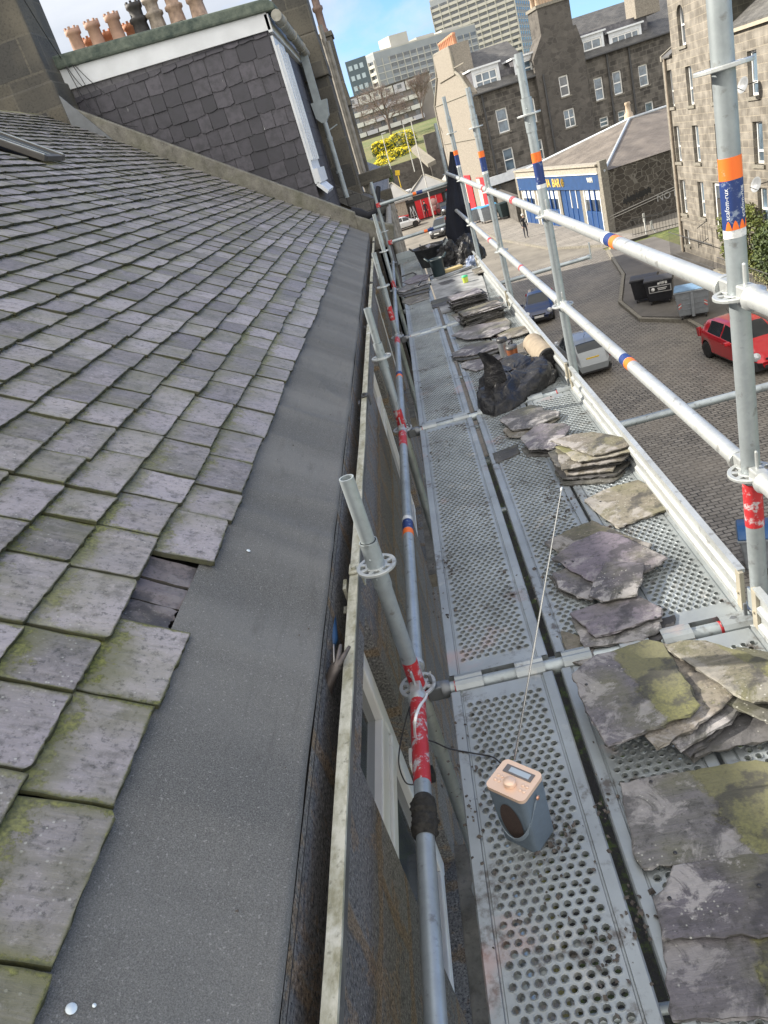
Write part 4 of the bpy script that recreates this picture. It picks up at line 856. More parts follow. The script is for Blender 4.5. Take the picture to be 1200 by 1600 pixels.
# end guard rails
for pa, pb in (((593,320),(722,279)), ((612,378),(700,350))):
    A_, B_ = onY(*pa, SY[5]-0.03), onY(*pb, SY[5]-0.03); d_ = (B_-A_).normalized(); A_ = A_-d_*0.02; B_ = A_+d_*1.12
    m = MB(); m.tube(A_, B_, 0.0242, 20); o = SP(m, 'end_guard_rail', M('galv'))
    q = MB(); q.box(A_, (0.06,0.05,0.06)); q.build('clamp', M('red'), o, bevel=0.006)
    q = MB(); q.tube(A_.lerp(B_,0.52), A_.lerp(B_,0.60), 0.0252, 20); q.build('label_band', M('blue'), o); q = MB(); q.tube(A_.lerp(B_,0.47), A_.lerp(B_,0.515), 0.0252, 20); q.build('label_band', M('orange'), o)
# ---- perforated planks
PW, PL = 0.32, 2.36
def plank_mesh(seed, W, L, px=0.0270, py=0.0222):
    m = MB(); rr = random.Random(seed); nx = int((W-0.075)/px); ny = int((L-0.11)/py); Wp = nx*px; Lp = ny*py; x0, y0 = -Wp/2, -Lp/2
    cur = {'v': [], 'f': []}; vs, fs = cur['v'], cur['f']
    def pt(x, y, z): vs.append((x, y, z)); return len(vs)-1
    for j in range(ny):
        off = 0.5 if j % 2 else 0.0; cnt = nx if not off else nx-1
        ya, yb = y0+j*py, y0+(j+1)*py; yc = (ya+yb)/2
        if off:
            for xa, xb in ((x0, x0+px/2), (x0+Wp-px/2, x0+Wp)):
                i = [pt(xa,ya,0), pt(xb,ya,0), pt(xb,yb,0), pt(xa,yb,0)]; fs.append(tuple(i))
        for i in range(cnt):
            xa = x0+(i+off)*px; xb = xa+px; xc = (xa+xb)/2
            o8 = [pt(xb,yc,0), pt(xb,yb,0), pt(xc,yb,0), pt(xa,yb,0), pt(xa,yc,0), pt(xa,ya,0), pt(xc,ya,0), pt(xb,ya,0)]
            up = 0.0028+rr.uniform(-.0008,.0008); rings = []
            for r, z in ((0.0106,0.0003),(0.0094,up),(0.0085,up-0.0004),(0.0080,-0.010)):
                rings.append([pt(xc+r*math.cos(k*math.pi/4), yc+r*math.sin(k*math.pi/4), z) for k in range(8)])
            prev = o8
            for q in rings:
                for k in range(8): fs.append((prev[k], prev[(k+1) % 8], q[(k+1) % 8], q[k]))
                prev = q
            if rr.random() < 0.05: fs.append(tuple(rings[3]))          # blocked with dried mortar
    fixed = []
    for f in fs: fixed.append(f)
    m.add(vs, fixed, smooth=False)
    # borders: groove and raised folded edge
    for s_ in (-1, 1):
        xi = s_*Wp/2; e = W/2; prof_ = [(abs(xi),0.0),(abs(xi)+0.004,0.0),(abs(xi)+0.006,-0.004),(abs(xi)+0.010,-0.004),(abs(xi)+0.012,0.003),(e-0.004,0.0035),(e,0.0),(e,-0.05),(e-0.022,-0.05)]
        for (a, za), (b, zb) in zip(prof_, prof_[1:]):
            q = [(s_*a,-L/2,za),(s_*b,-L/2,zb),(s_*b,L/2,zb),(s_*a,L/2,za)]; m.add(q, [(0,1,2,3) if s_ > 0 else (3,2,1,0)])
    for s_ in (-1, 1):
        ya, yb = s_*Lp/2, s_*L/2; lo, hi = min(ya,yb), max(ya,yb); m.add([(-Wp/2,lo,0),(Wp/2,lo,0),(Wp/2,hi,0),(-Wp/2,hi,0)], [(0,1,2,3)]); m.add([(-W/2,yb,0),(W/2,yb,0),(W/2,yb,-0.05),(-W/2,yb,-0.05)], [(0,1,2,3) if s_ < 0 else (3,2,1,0)])
        for cx in (-W*0.30, W*0.30):                                  # hooks over the transom
            hk = []
            for t in range(7):
                a = math.pi*t/6; hk.append((s_*(L/2+0.030-0.030*math.cos(a)), -0.012+0.031*math.sin(a)))
            for (p, za), (q, zb) in zip(hk, hk[1:]): m.add([(cx-0.045,p,za),(cx+0.045,p,za),(cx+0.045,q,zb),(cx-0.045,q,zb)], [(0,1,2,3) if s_ > 0 else (3,2,1,0)], smooth=True)
    return m
protoA = plank_mesh(3, 0.33, PL); protoB = plank_mesh(4, 0.30, PL)
pa_ = protoA.build('deck_plank', M('deck'), sc, local=True, uvs=False); pb_ = protoB.build('deck_plank', M('deck'), sc, local=True, uvs=False)
usedA = usedB = False
for i in range(-1, 5):
    y0 = SY[i] if i >= 0 else SY[0]-2.44; yc = (y0+SY[i+1])/2; Ls = (SY[i+1]-y0)
    for px_, pr in ((-0.072, pa_), (0.268, pb_), (0.580, pb_)):
        if pr is pa_ and not usedA: o = pr; usedA = True
        elif pr is pb_ and not usedB: o = pr; usedB = True
        else: o = pr.copy(); COL.objects.link(o)
        o.location = Vector((px_, yc, DZ+0.001*(i % 2)))-WO[sc.name]; o.scale = (1, (Ls-0.080)/PL, 1)
# toe boards
for i in range(5):
    y0, y1 = SY[i]+0.05, SY[i+1]-0.05; x = 0.752; zb, z1 = DZ+0.005, DZ+0.150
    sec = [(x+0.004,zb),(x-0.012,zb),(x-0.012,zb+0.02),(x-0.002,zb+0.028),(x-0.002,zb+0.062),(x-0.012,zb+0.068),(x-0.012,zb+0.085),(x-0.002,zb+0.092),(x-0.002,z1-0.020),(x-0.012,z1-0.012),(x-0.012,z1),(x+0.010,z1),(x+0.010,z1-0.012),(x+0.004,z1-0.014)]
    m = MB(); m.prism([(a-0.032,y0,b) for a, b in sec], (0, y1-y0, 0)); o = SP(m, 'toe_board', M('galvw'))
    for ye in (y0, y1-0.008): q = MB(); q.cbox(x-0.045,x-0.030,ye-0.012,ye+0.02,zb,z1-0.005); q.tube((x-0.05,ye+0.004,zb+0.06),(x-0.042,ye+0.004,zb+0.06),0.006,8); q.build('end_plate', plain('buff zinc plate', (0.36,0.33,0.26), 0.5, 0.3), o, bevel=0.003)
    q = MB(); q.box((x-0.022,y0-0.035,zb+0.05), (0.010,0.05,0.07)); q.build('latch', M('galv'), o, bevel=0.002)
m = MB(); m.cbox(-0.26,0.62,11.40,11.425,DZ+0.005,DZ+0.155); m.cbox(-0.26,0.62,11.39,11.40,DZ+0.06,DZ+0.066); SP(m, 'toe_board', M('galv'))
# braces below deck
for y0, y1 in ((-0.6,1.84),(4.24,6.71)):
    m = MB(); m.tube((XR+0.03,y0,DZ-2.0),(XR+0.03,y1,DZ-0.2),0.022,12); SP(m, 'brace', M('galv'))
# ================================================================ LOOSE SLATES ON THE DECK
srnd = random.Random(21)
def slate_mesh(outline, th, holes=0, jag=0.003, flip=False, seg=0.018, seed=0, tiltf=None):
    """outline: world XY points with z; densified, ragged, with two cleaved edge layers"""
    rr = random.Random(seed*7+3); P = [Vector(p) for p in outline]
    A2 = sum(P[i].x*P[(i+1) % len(P)].y-P[(i+1) % len(P)].x*P[i].y for i in range(len(P)))
    if A2 < 0: P = P[::-1]
    D = []
    for i in range(len(P)):
        a, b = P[i], P[(i+1) % len(P)]; L = (b-a).length; n = max(1, int(L/seg)); t = (b-a).normalized() if L else Vector((1,0,0)); nn = Vector((t.y,-t.x,0))
        for k in range(n):
            j = rr.uniform(-jag, jag)*(1.0 if k else 0.4)+0.004*mnoise.noise(Vector((a.x*9+k*0.4, a.y*9, seed)))
            D.append(a.lerp(b, (k+rr.uniform(-.2,.2)*(k > 0))/n)+nn*j)
    c = sum(D, Vector((0,0,0)))/len(D); n = len(D); m = MB()
    e1 = (P[1]-P[0]).normalized(); e2 = Vector((-e1.y, e1.x, 0)); us = [(p-c).dot(e1) for p in D]; vs_ = [(p-c).dot(e2) for p in D]
    u0, u1, v0, v1 = min(us), max(us), min(vs_), max(vs_)
    def uv(p): u = ((p-c).dot(e1)-u0)/(u1-u0+1e-6); v = ((p-c).dot(e2)-v0)/(v1-v0+1e-6); return (u, 1-v if flip else v)
    def zz(p, k=1.0): return 0.0016*mnoise.noise(Vector((p.x*14, p.y*14, seed*1.7)))*k
    rings = []
    for f, dz, j in ((0.0,0,0),(0.34,0,0),(0.67,0,0),(0.90,0,0),(0.985,-0.0006,0.001),(1.0,-th*0.25,0.0015),(1.004,-th*0.55,0.004),(0.985,-th,0.004)):
        if f == 0: rings.append([c+Vector((0,0,zz(c)))]); continue
        rings.append([c+(p-c)*f+Vector((rr.uniform(-j,j), rr.uniform(-j,j), dz+(zz(c+(p-c)*f) if f < 1 else 0))) for p in D])
    vs = [rings[0][0]]; fs = [(0, 1+k, 1+(k+1) % n) for k in range(n)]; idx = 1
    for r in rings[1:]: vs += r
    for q in range(len(rings)-2):
        a = 1+q*n; b = a+n
        for k in range(n): fs.append((a+k, b+k, b+(k+1) % n, a+(k+1) % n))
    last = 1+(len(rings)-2)*n; fs.append(tuple(last+k for k in range(n))[::-1])
    uvs = [[uv(vs[i]) for i in f] for f in fs]
    if tiltf:
        vs = [Vector((p.x, p.y, p.z+tiltf(p))) for p in vs]
    m.add(vs, fs, uvs, smooth=False)
    return m, c
def px_slate(px, z, mat, label, th=0.009, group='loose roof slates lying on the scaffold deck', flip=False, seed=0, tilt=(0,0), jag=0.003, hole=None, hug=0.0):
    pts = [onZ(x, y, z) for x, y in px]
    c0 = sum(pts, Vector((0,0,0)))/len(pts); tf = (lambda p: (p.x-c0.x)*tilt[0]+(p.y-c0.y)*tilt[1]) if tilt != (0,0) else None
    m, c = slate_mesh(pts, th, flip=flip, seed=seed, tiltf=tf, jag=jag)
    if hole:
        for hx, hy in hole:
            h = onZ(hx, hy, z); h.z += (tf(h) if tf else 0)+0.0022; m.lathe([(0.0045,-0.001),(0.0042,0.0),(0.0,0.0001)], 10, c=h, mi=1)
    return mesh_thing(m, 'roof_slate', [M(mat), BLACK()], label, 'slate', c, group)
Z0 = DZ+0.009
G_ = 'loose roof slates lying on the scaffold deck'
# nearest large ones, bottom right
px_slate([(1034,1450),(1130,1440),(1300,1425),(1312,1575),(1200,1590),(1110,1592),(1049,1594),(1040,1540)], Z0+0.002, 'looseB2', 'greenish grey slate at the very bottom of the frame, under the lilac one', seed=91, th=0.010)
px_slate([(1053,1352),(1130,1340),(1290,1318),(1300,1452),(1200,1459),(1110,1464),(1034,1466),(1022,1402),(1040,1385)], Z0+0.015, 'looseA', 'lilac slate with white lime patches and a black stain, second up from the frame bottom', seed=1, th=0.010, hole=[(1186,1384),(1046,1404)])
px_slate([(968,1222),(1181,1185),(1228,1195),(1262,1305),(1190,1338),(1004,1356),(990,1330)], Z0+0.012, 'looseB', 'square slate with a mossy brown right half, between the lilac slate and the mossy heap', seed=2, th=0.010, hole=[(1017,1222),(1055,1333)])
# mossy heap: lower ones first
heap = 'slates of the mossy heap by the right deck edge'
def heap_slate(px, z, mat, lab, **k): return px_slate(px, z, mat, lab, group=G_, **k)
ZB = Z0
heap_slate([(1045,1120),(1165,1060),(1200,1120),(1082,1190)], ZB+0.006, 'looseE', 'dark slate at the very bottom of the mossy heap', seed=30)
heap_slate([(1060,1105),(1180,1040),(1290,1100),(1240,1150),(1150,1165),(1085,1178)], ZB+0.018, 'looseE', 'dark slate low in the mossy heap, jutting towards the right frame edge', seed=31)
heap_slate([(1040,1120),(1150,1050),(1172,1100),(1078,1182),(1050,1160)], ZB+0.030, 'looseE', 'dark slate with a green edge in the middle of the mossy heap', seed=32)
heap_slate([(1020,1100),(1130,1030),(1166,1092),(1140,1128),(1062,1172),(1040,1150)], ZB+0.044, 'looseA', 'grey slate fanned out under the brown one of the mossy heap', seed=33)
heap_slate([(1150,1010),(1280,1030),(1310,1120),(1200,1128),(1130,1095)], ZB+0.050, 'looseE', 'dark slate under the moss-striped one at the right frame edge', seed=34)
heap_slate([(985,1075),(1035,1004),(1090,1010),(1149,1083),(1120,1112),(1029,1170),(1008,1150)], ZB+0.060, 'looseD', 'brown dusty slate second from the top of the mossy heap', seed=35, th=0.011)
px_slate([(893,1052),(925,1025),(1012,998),(1036,1004),(1094,1100),(1086,1112),(950,1166),(915,1110)], ZB+0.076, 'looseB', 'big dark slate with a green mossy lower half on top of the heap', seed=3, th=0.011, flip=False, hole=[(916,1070)])
px_slate([(1035,1005),(1066,998),(1102,999),(1200,1032),(1300,1062),(1290,1105),(1167,1093),(1130,1070),(1094,1047)], ZB+0.082, 'looseM', 'sunlit slate striped with moss on the right of the heap, crossed by a pole shadow', seed=4, th=0.011, tilt=(0.05,0))
# group just above
px_slate([(1000,975),(1054,960),(1056,980),(1030,1000),(985,1012)], Z0, 'looseE', 'dark slate poking out right of the lime-edged pair above the mossy heap', seed=5)
px_slate([(876,985),(930,1000),(925,1040),(890,1035)], Z0+0.001, 'looseD', 'small pale brown slate tucked between the mossy heap and the pair above', seed=50)
px_slate([(893,962),(1020,950),(1034,966),(1030,985),(1005,1000),(912,1012)], Z0+0.012, 'looseA', 'blue grey slate just below the pinkish one above the mossy heap', seed=6)
px_slate([(890,957),(935,942),(997,929),(1034,950),(1033,962),(970,984),(929,993)], Z0+0.026, 'looseC', 'pinkish slate with a dark stain, topmost of the three above the mossy heap', seed=7, th=0.010, hole=[(1024,965)])
# central purple group
px_slate([(858,900),(890,888),(935,915),(905,936),(875,925)], Z0, 'looseE', 'dark slate at the bottom left of the purple group on the middle deck', seed=8)
px_slate([(850,848),(890,826),(925,812),(975,834),(1018,849),(1012,857),(930,872),(880,868)], Z0+0.010, 'looseD', 'brown grey slate at the back of the purple group on the middle deck', seed=9)
px_slate([(864,894),(892,884),(932,914),(926,938),(897,930),(872,918)], Z0+0.016, 'looseA', 'blue grey slate at the front left of the purple group on the middle deck', seed=10)
px_slate([(861,872),(900,845),(937,829),(972,836),(1042,870),(1030,880),(1007,894),(928,910)], Z0+0.026, 'looseC', 'large smooth purple slate in the middle of the deck', seed=11, th=0.010, hole=[(895,878),(883,880)])
px_slate([(920,930),(928,905),(947,877),(1007,879),(1004,905),(994,929),(940,939)], Z0+0.040, 'looseA', 'small square slate with a nail hole lying on the large purple slate', seed=12, hole=[(968,927)])
# single by toe board
px_slate([(912,780),(950,762),(997,749),(1015,760),(1056,790),(1010,807),(966,824),(935,802)], Z0+0.006, 'looseD', 'single sunlit brown slate lying flat beside the toe board', seed=13, th=0.010, tilt=(0.0,0.0), hole=[(938,784)])
# sunlit pile
for k, (px, z, mt, lab) in enumerate((
  ([(866,735),(900,720),(978,735),(960,752),(880,757)], 0.004, 'looseE', 'lowest slate of the sunlit pile by the toe board'),
  ([(858,715),(900,700),(985,722),(962,742),(878,748)], 0.018, 'looseE', 'second lowest slate of the sunlit pile by the toe board'),
  ([(870,712),(905,695),(962,720),(958,735),(885,742)], 0.032, 'looseD', 'narrow slate low in the sunlit pile by the toe board'),
  ([(856,706),(895,690),(975,713),(970,722),(900,733),(870,728)], 0.046, 'looseE', 'dark middle slate of the sunlit pile by the toe board'),
  ([(868,700),(910,684),(985,708),(975,718),(878,733)], 0.060, 'looseD', 'brown slate third from the top of the sunlit pile'),
  ([(868,697),(920,685),(996,702),(958,712),(904,721)], 0.078, 'looseM', 'greenish slate second from the top of the sunlit pile'),
  ([(860,688),(890,679),(924,674),(960,680),(999,690),(970,700),(928,711),(900,702)], 0.092, 'looseD', 'bright tan slate on top of the sunlit pile'))):
    px_slate(px, Z0+z, mt, lab, seed=60+k, th=0.010)
px_slate([(815,700),(850,690),(872,700),(858,713),(822,712)], Z0, 'looseE', 'dark slate beneath the grey curled slate left of the sunlit pile', seed=14)
px_slate([(820,690),(855,680),(880,692),(862,705),(828,705)], Z0+0.012, 'looseE', 'dark slate second under the grey curled slate left of the sunlit pile', seed=141)
px_slate([(812,682),(840,662),(880,663),(892,668),(880,686),(862,700),(826,698)], Z0+0.040, 'looseA', 'grey curled slate leaning left of the sunlit pile', seed=15, tilt=(0.08,0.02))
px_slate([(785,672),(800,655),(868,640),(874,652),(840,676),(812,683),(795,682)], Z0+0.010, 'looseD', 'brown grey slate partly under the ragged one below the rubble sack', seed=16)
px_slate([(780,655),(800,642),(830,632),(846,634),(850,640),(874,642),(872,650),(830,668),(800,672)], Z0+0.024, 'looseA', 'ragged pale grey slate just below the rubble sack', seed=17, th=0.010)
px_slate([(770,708),(790,700),(808,693),(811,708),(792,716),(775,723)], Z0, 'looseE', 'small oblong slate on its own at the left of the middle deck', seed=18)
# above the sack
px_slate([(720,568),(740,558),(770,552),(790,556),(762,572),(744,580),(722,574)], Z0+0.004, 'looseA', 'pale slate nearest the rubble sack on its far side', seed=19)
px_slate([(705,556),(740,545),(790,532),(798,540),(760,556),(722,563),(709,562)], Z0+0.014, 'looseE', 'dark slate under the long pointed slate above the rubble sack', seed=20)
px_slate([(705,552),(735,537),(760,532),(800,531),(790,540),(745,553),(708,558)], Z0+0.026, 'looseA', 'long pointed grey slate above the rubble sack', seed=21)
px_slate([(800,545),(826,528),(836,534),(832,548),(812,560)], Z0, 'looseD', 'tan slate between the copper tumbler and the felt roll', seed=22)
px_slate([(777,523),(800,512),(828,507),(832,516),(812,524),(790,529)], Z0+0.018, 'looseD', 'sunlit tan slate beyond the steel mug', seed=23)
px_slate([(705,524),(730,509),(770,503),(798,501),(796,512),(765,526),(728,530)], Z0+0.022, 'looseA', 'broad ragged grey slate in front of the nearer tall stack', seed=24)
px_slate([(726,512),(745,500),(790,496),(800,504),(768,516)], Z0+0.008, 'looseD', 'brown slate underneath the broad ragged grey one', seed=25)
# tall stacks
ORD = ['first','second','third','fourth','fifth','sixth','seventh','eighth','ninth','tenth','eleventh','twelfth','thirteenth','fourteenth','fifteenth']
def stack(cx, cy, w, l, n, rz, lab, topmat, label_top):
    z = DZ+0.001
    mats = ['looseE', 'looseE', 'looseA', 'looseE']
    proto = []
    for k in range(n):
        a = rz+srnd.uniform(-0.16, 0.16); ww = w*srnd.uniform(0.86, 1.06); ll = l*srnd.uniform(0.9, 1.06); ox, oy = srnd.uniform(-.022,.022), srnd.uniform(-.02,.02); th = srnd.uniform(0.007, 0.011)
        R2 = Matrix.Rotation(a, 3, 'Z'); q = [R2 @ Vector(p) for p in ((-ww/2,-ll/2,0),(0,-ll/2,0),(ww/2,-ll/2,0),(ww/2,ll/2-0.02,0),(ww/2-0.03,ll/2,0),(-ww/2,ll/2,0))]
        z += th+0.0008
        m, c = slate_mesh([Vector((cx+ox, cy+oy, z))+p for p in q], th, seed=100+k+int(cx*100), jag=0.004)
        top = k == n-1
        mesh_thing(m, 'roof_slate', M(topmat if top else mats[k % 4]), label_top if top else lab.replace('dark slate in', ORD[n-k-1]+' slate from the top in'), 'slate', c, 'slates of the '+('nearer' if n < 13 else 'farther')+' tall stack')
stack(0.44, 6.50, 0.36, 0.26, 12, 0.12, 'dark slate in the nearer tall stack beyond the felt roll', 'looseD', 'sunlit tan slate on top of the nearer tall stack')
stack(0.385, 7.20, 0.34, 0.26, 14, 0.06, 'dark slate in the farther tall stack beside the green tape', 'looseA', 'grey slate on top of the farther tall stack')
px_slate([(705,492),(722,484),(738,487),(736,497),(716,503)], Z0, 'looseA', 'rounded slate leaning at the foot of the nearer tall stack', seed=26)
px_slate([(673,470),(702,462),(712,467),(708,475),(676,481)], Z0+0.004, 'looseE', 'dark slate left of the farther tall stack, over the deck gap', seed=27)
px_slate([(698,468),(715,455),(745,452),(740,462),(712,474)], Z0+0.012, 'looseE', 'dark slate leaning against the left of the farther tall stack', seed=28)
# far pile on the house side
for k, (px, z, mt, lab) in enumerate((
  ([(628,472),(640,458),(668,452),(671,466),(640,476)], 0.002, 'looseD', 'brown slate nearest the camera of the pile on the house side'),
  ([(622,462),(640,452),(668,444),(670,455),(634,464)], 0.012, 'looseE', 'lowest dark slate of the pile on the house side'),
  ([(621,459),(638,448),(668,441),(671,449),(632,460)], 0.024, 'looseE', 'middle dark slate of the pile on the house side'),
  ([(620,455),(636,443),(667,433),(670,442),(630,456)], 0.036, 'looseA', 'top grey slate of the pile on the house side'),
  ([(628,441),(650,430),(672,428),(668,436),(640,444)], 0.046, 'looseC', 'lilac slate at the back of the pile on the house side'),
  ([(684,442),(705,436),(712,438),(700,444),(690,446)], 0.004, 'looseE', 'small dark slate on the pale board'))):
    px_slate(px, Z0+z, mt, lab, seed=80+k)
px_slate([(737,421),(752,416),(758,424),(742,428)], Z0+0.035, 'looseD', 'small brown slate by the outer rail near the black sacks', seed=90)
# pale board
m = MB(); pts = [onZ(x, y, DZ+0.012) for x, y in ((672,440),(680,432),(735,410),(752,428),(757,440),(765,470),(690,490))]
m.prism(pts, (0,0,-0.008)); c = sum(pts, Vector((0,0,0)))/len(pts); mesh_thing(m, 'cement_board', plain('dusty pale board', (0.21,0.215,0.22), 0.8, var=0.45, nscale=6), 'pale dusty board under the tall slate stacks', 'board', c, bevel=0.002)
# crumbs of slate and mortar
cr = MB(); rr = random.Random(9)
spots = [(onZ(x, y, DZ), n, sp) for x, y, n, sp in ((870,1310,40,.04),(880,800,26,.04),(700,880,22,.03),(735,1270,14,.02),(960,1500,30,.03),(990,1430,22,.02),(760,1225,10,.05),(840,1420,20,.08),(880,770,40,.05),(690,710,30,.06),(930,990,20,.06),(840,700,24,.06),(860,900,24,.1),(640,620,20,.08),(1040,1050,20,.1),(940,1250,18,.03),(710,1190,26,.05),(690,950,14,.03),(760,440,20,.3),(700,440,24,.3),(850,600,20,.12))]
for P, n, sp in spots:
    for _ in range(n):
        r_ = rr.uniform(0.0015, 0.006)*(1.5 if rr.random() < .12 else 1); p = P+Vector((rr.gauss(0,sp), rr.gauss(0,sp*1.6), 0)); R3 = Matrix.Rotation(rr.uniform(0,3), 3, Vector((rr.random(),rr.random(),1)))
        cr.add([Vector(p)+Vector((0,0,r_*0.4+.003))+R3 @ Vector(v)*r_ for v in ((-1,-.8,-.3),(1,-.6,-.4),(.7,.9,-.3),(-.8,.7,-.4),(-.4,-.3,.5),(.5,.1,.45))], [(0,3,2,1),(0,1,5,4),(1,2,5),(2,3,4,5),(3,0,4)])
o = cr.build('slate_crumbs', plain('slate crumbs and mud', (0.075,0.065,0.058), 0.95, var=0.5, nscale=40), None, loc=(0.2,3,DZ), uvs=False); tag(o, 'dark crumbs of slate, moss and mortar scattered over the deck', 'debris', kind='stuff')

cr = MB()
for _ in range(70):
    s_ = rr.uniform(0.01, 0.31); y_ = rr.uniform(0.3, 9.0)**1.0; r_ = rr.uniform(0.0012, 0.0035); p = skew_house(rp(s_, y_, 0.013)); cr.add([p+Vector(v)*r_ for v in ((-1,-.8,-.3),(1,-.6,-.4),(.7,.9,-.3),(-.8,.7,-.4),(-.4,-.3,.9),(.5,.1,.8))], [(0,3,2,1),(0,1,5,4),(1,2,5),(2,3,4,5),(3,0,4)])
o = cr.build('moss_crumbs', plain('slate crumbs and mud', (0.075,0.065,0.058), 0.95), None, loc=rp(0.15,3,0.01), uvs=False); tag(o, 'tiny crumbs of moss and slate strewn on the felt strip', 'debris', kind='stuff')
# ================================================================ TOOLS AND BELONGINGS
# radio
rz = math.atan2((onZ(845,1210,-1.36)-onZ(785,1185,-1.36)).y, (onZ(845,1210,-1.36)-onZ(785,1185,-1.36)).x)
RC = Vector((-0.082, 1.238, DZ+0.004)); rd = thing('radio', 'small blue grey portable radio with rose gold top and carry strap', 'radio', RC, rz)
def rr_outline(w, d, r, n=6):
    o = []
    for cx, cy, a0 in ((w/2-r,d/2-r,0),(-w/2+r,d/2-r,90),(-w/2+r,-d/2+r,180),(w/2-r,-d/2+r,270)):
        for k in range(n+1): a = R_(a0+90*k/n); o.append((cx+r*math.cos(a), cy+r*math.sin(a)))
    return o
RW, RD, RH = 0.105, 0.090, 0.178
def rbody(w0, d0, w1, d1, z0, z1, r): 
    a, b = rr_outline(w0,d0,r), rr_outline(w1,d1,r); n = len(a); m = MB(); m.add([(x,y,z0) for x,y in a]+[(x,y,z1) for x,y in b], [(k,(k+1)%n,n+(k+1)%n,n+k) for k in range(n)], smooth=True); m.add([(x,y,z0) for x,y in a],[tuple(range(n))[::-1]]); m.add([(x,y,z1) for x,y in b],[tuple(range(n))]); return m
slateblue = plain('blue grey leatherette', (0.115,0.150,0.185), 0.5, var=0.08, nscale=60, bump=0.15); rose = plain('rose gold plastic', (0.78,0.56,0.42), 0.3, 0.35, var=0.04)
m = rbody(RW-0.006,RD-0.006,RW,RD,0.0,RH,0.012); m.build('body', slateblue, rd, local=True)
m = rbody(RW+0.003,RD+0.003,RW+0.003,RD+0.003,RH,RH+0.010,0.014); top = m.build('control_panel', rose, rd, local=True, bevel=0.002)
strapm = plain('lighter strap leatherette', (0.185,0.225,0.262), 0.45, var=0.06, nscale=60)
zt0 = RH+0.0103
m = MB(); m.box((0.001,0.021,zt0+0.0008), (0.078,0.024,0.0016)); sf = m.build('screen_surround', plain('dark grey bezel', (0.13,0.12,0.12), 0.4), top, local=True, bevel=0.0006)
m = MB(); m.box((0.004,0.021,zt0+0.0020), (0.055,0.0145,0.0008)); m.build('screen', plain('grey lcd', (0.34,0.40,0.46), 0.2, var=0.03), top, local=True)
m = MB(); m.lathe([(0.0155,0),(0.0150,0.011),(0.0135,0.0125),(0,0.0128)], 28, c=(0.0,-0.016,zt0)); m.build('dial', rose, top, local=True)
for x, y in ((-0.040,-0.005),(-0.029,-0.005),(-0.040,-0.019),(-0.029,-0.019),(0.029,-0.005),(0.040,-0.005),(0.029,-0.019),(0.040,-0.019)):
    m = MB(); m.lathe([(0.0042,0),(0.0040,0.0012),(0.0033,0.0016),(0,0.0016)], 14, c=(x,y,zt0)); m.build('button', rose, top, local=True)
m = MB(); n = 36; yy = -RD/2-0.0002
m.add([(0.0,yy-0.0008,0.088)]+[(0.030*math.cos(2*math.pi*k/n), yy-0.0008-0.000, 0.088+0.062*math.sin(2*math.pi*k/n)) for k in range(n)], [(0,1+k,1+(k+1)%n) for k in range(n)]); m.build('speaker_grille', plain('dark brown grille cloth', (0.050,0.032,0.026), 0.9, var=0.3, nscale=200), rd, local=True)
st_pts = []
for k in range(25):
    t = math.pi*k/24; st_pts.append((-math.cos(t)*(RW/2+0.004), -0.0-math.sin(t)**0.7*(RD/2+0.011), 0.158-math.sin(t)*0.115))
m = MB(); w = 0.008
for k in range(24):
    a, b = Vector(st_pts[k]), Vector(st_pts[k+1]); up = Vector((0,-0.35*1,1)).normalized() if 4 < k < 20 else Vector((0,0.55,0.85)).normalized(); q = [a-up*w, b-up*w, b+up*w, a+up*w]; outn = (b-a).cross(up).normalized()*0.0016
    m.add(q+[p+outn for p in q], [(0,3,2,1),(4,5,6,7),(0,1,5,4),(1,2,6,5),(2,3,7,6),(3,0,4,7)], smooth=False)
m.build('carry_strap', strapm, rd, local=True)
for s_ in (-1,1): m = MB(); m.lathe([(0.006,0),(0.0055,0.002),(0,0.003)], 16, c=(s_*(RW/2+0.0065),0.0,0.158), axis=(s_,0,0)); m.build('strap_stud', plain('copper stud', (0.62,0.33,0.22), 0.3, 0.8), rd, local=True)
b_ = onZ(804, 1187, DZ+RH+0.004); tip = ray(877, 765); tip = tip*(1.62/tip.y) if False else tip*1.72
ant = thing('radio_antenna_holder', None, None) if False else None
m = MB(); ends = [b_, b_.lerp(tip,0.25), b_.lerp(tip,0.45), b_.lerp(tip,0.62), b_.lerp(tip,0.8), tip]
inv = Matrix.Rotation(-rz, 3, 'Z'); E_ = [inv @ (p-RC) for p in ends]
for k, r_ in enumerate((0.0030,0.0025,0.0021,0.0017,0.0013)): m.tube(E_[k], E_[k+1], r_, 8)
m.lathe([(0.0028,-0.002),(0.0028,0.006),(0,0.007)], 10, c=E_[-1], axis=(E_[-1]-E_[0])); m.build('aerial', plain('chromed steel', (0.6,0.6,0.6), 0.2, 0.9), rd, local=True)
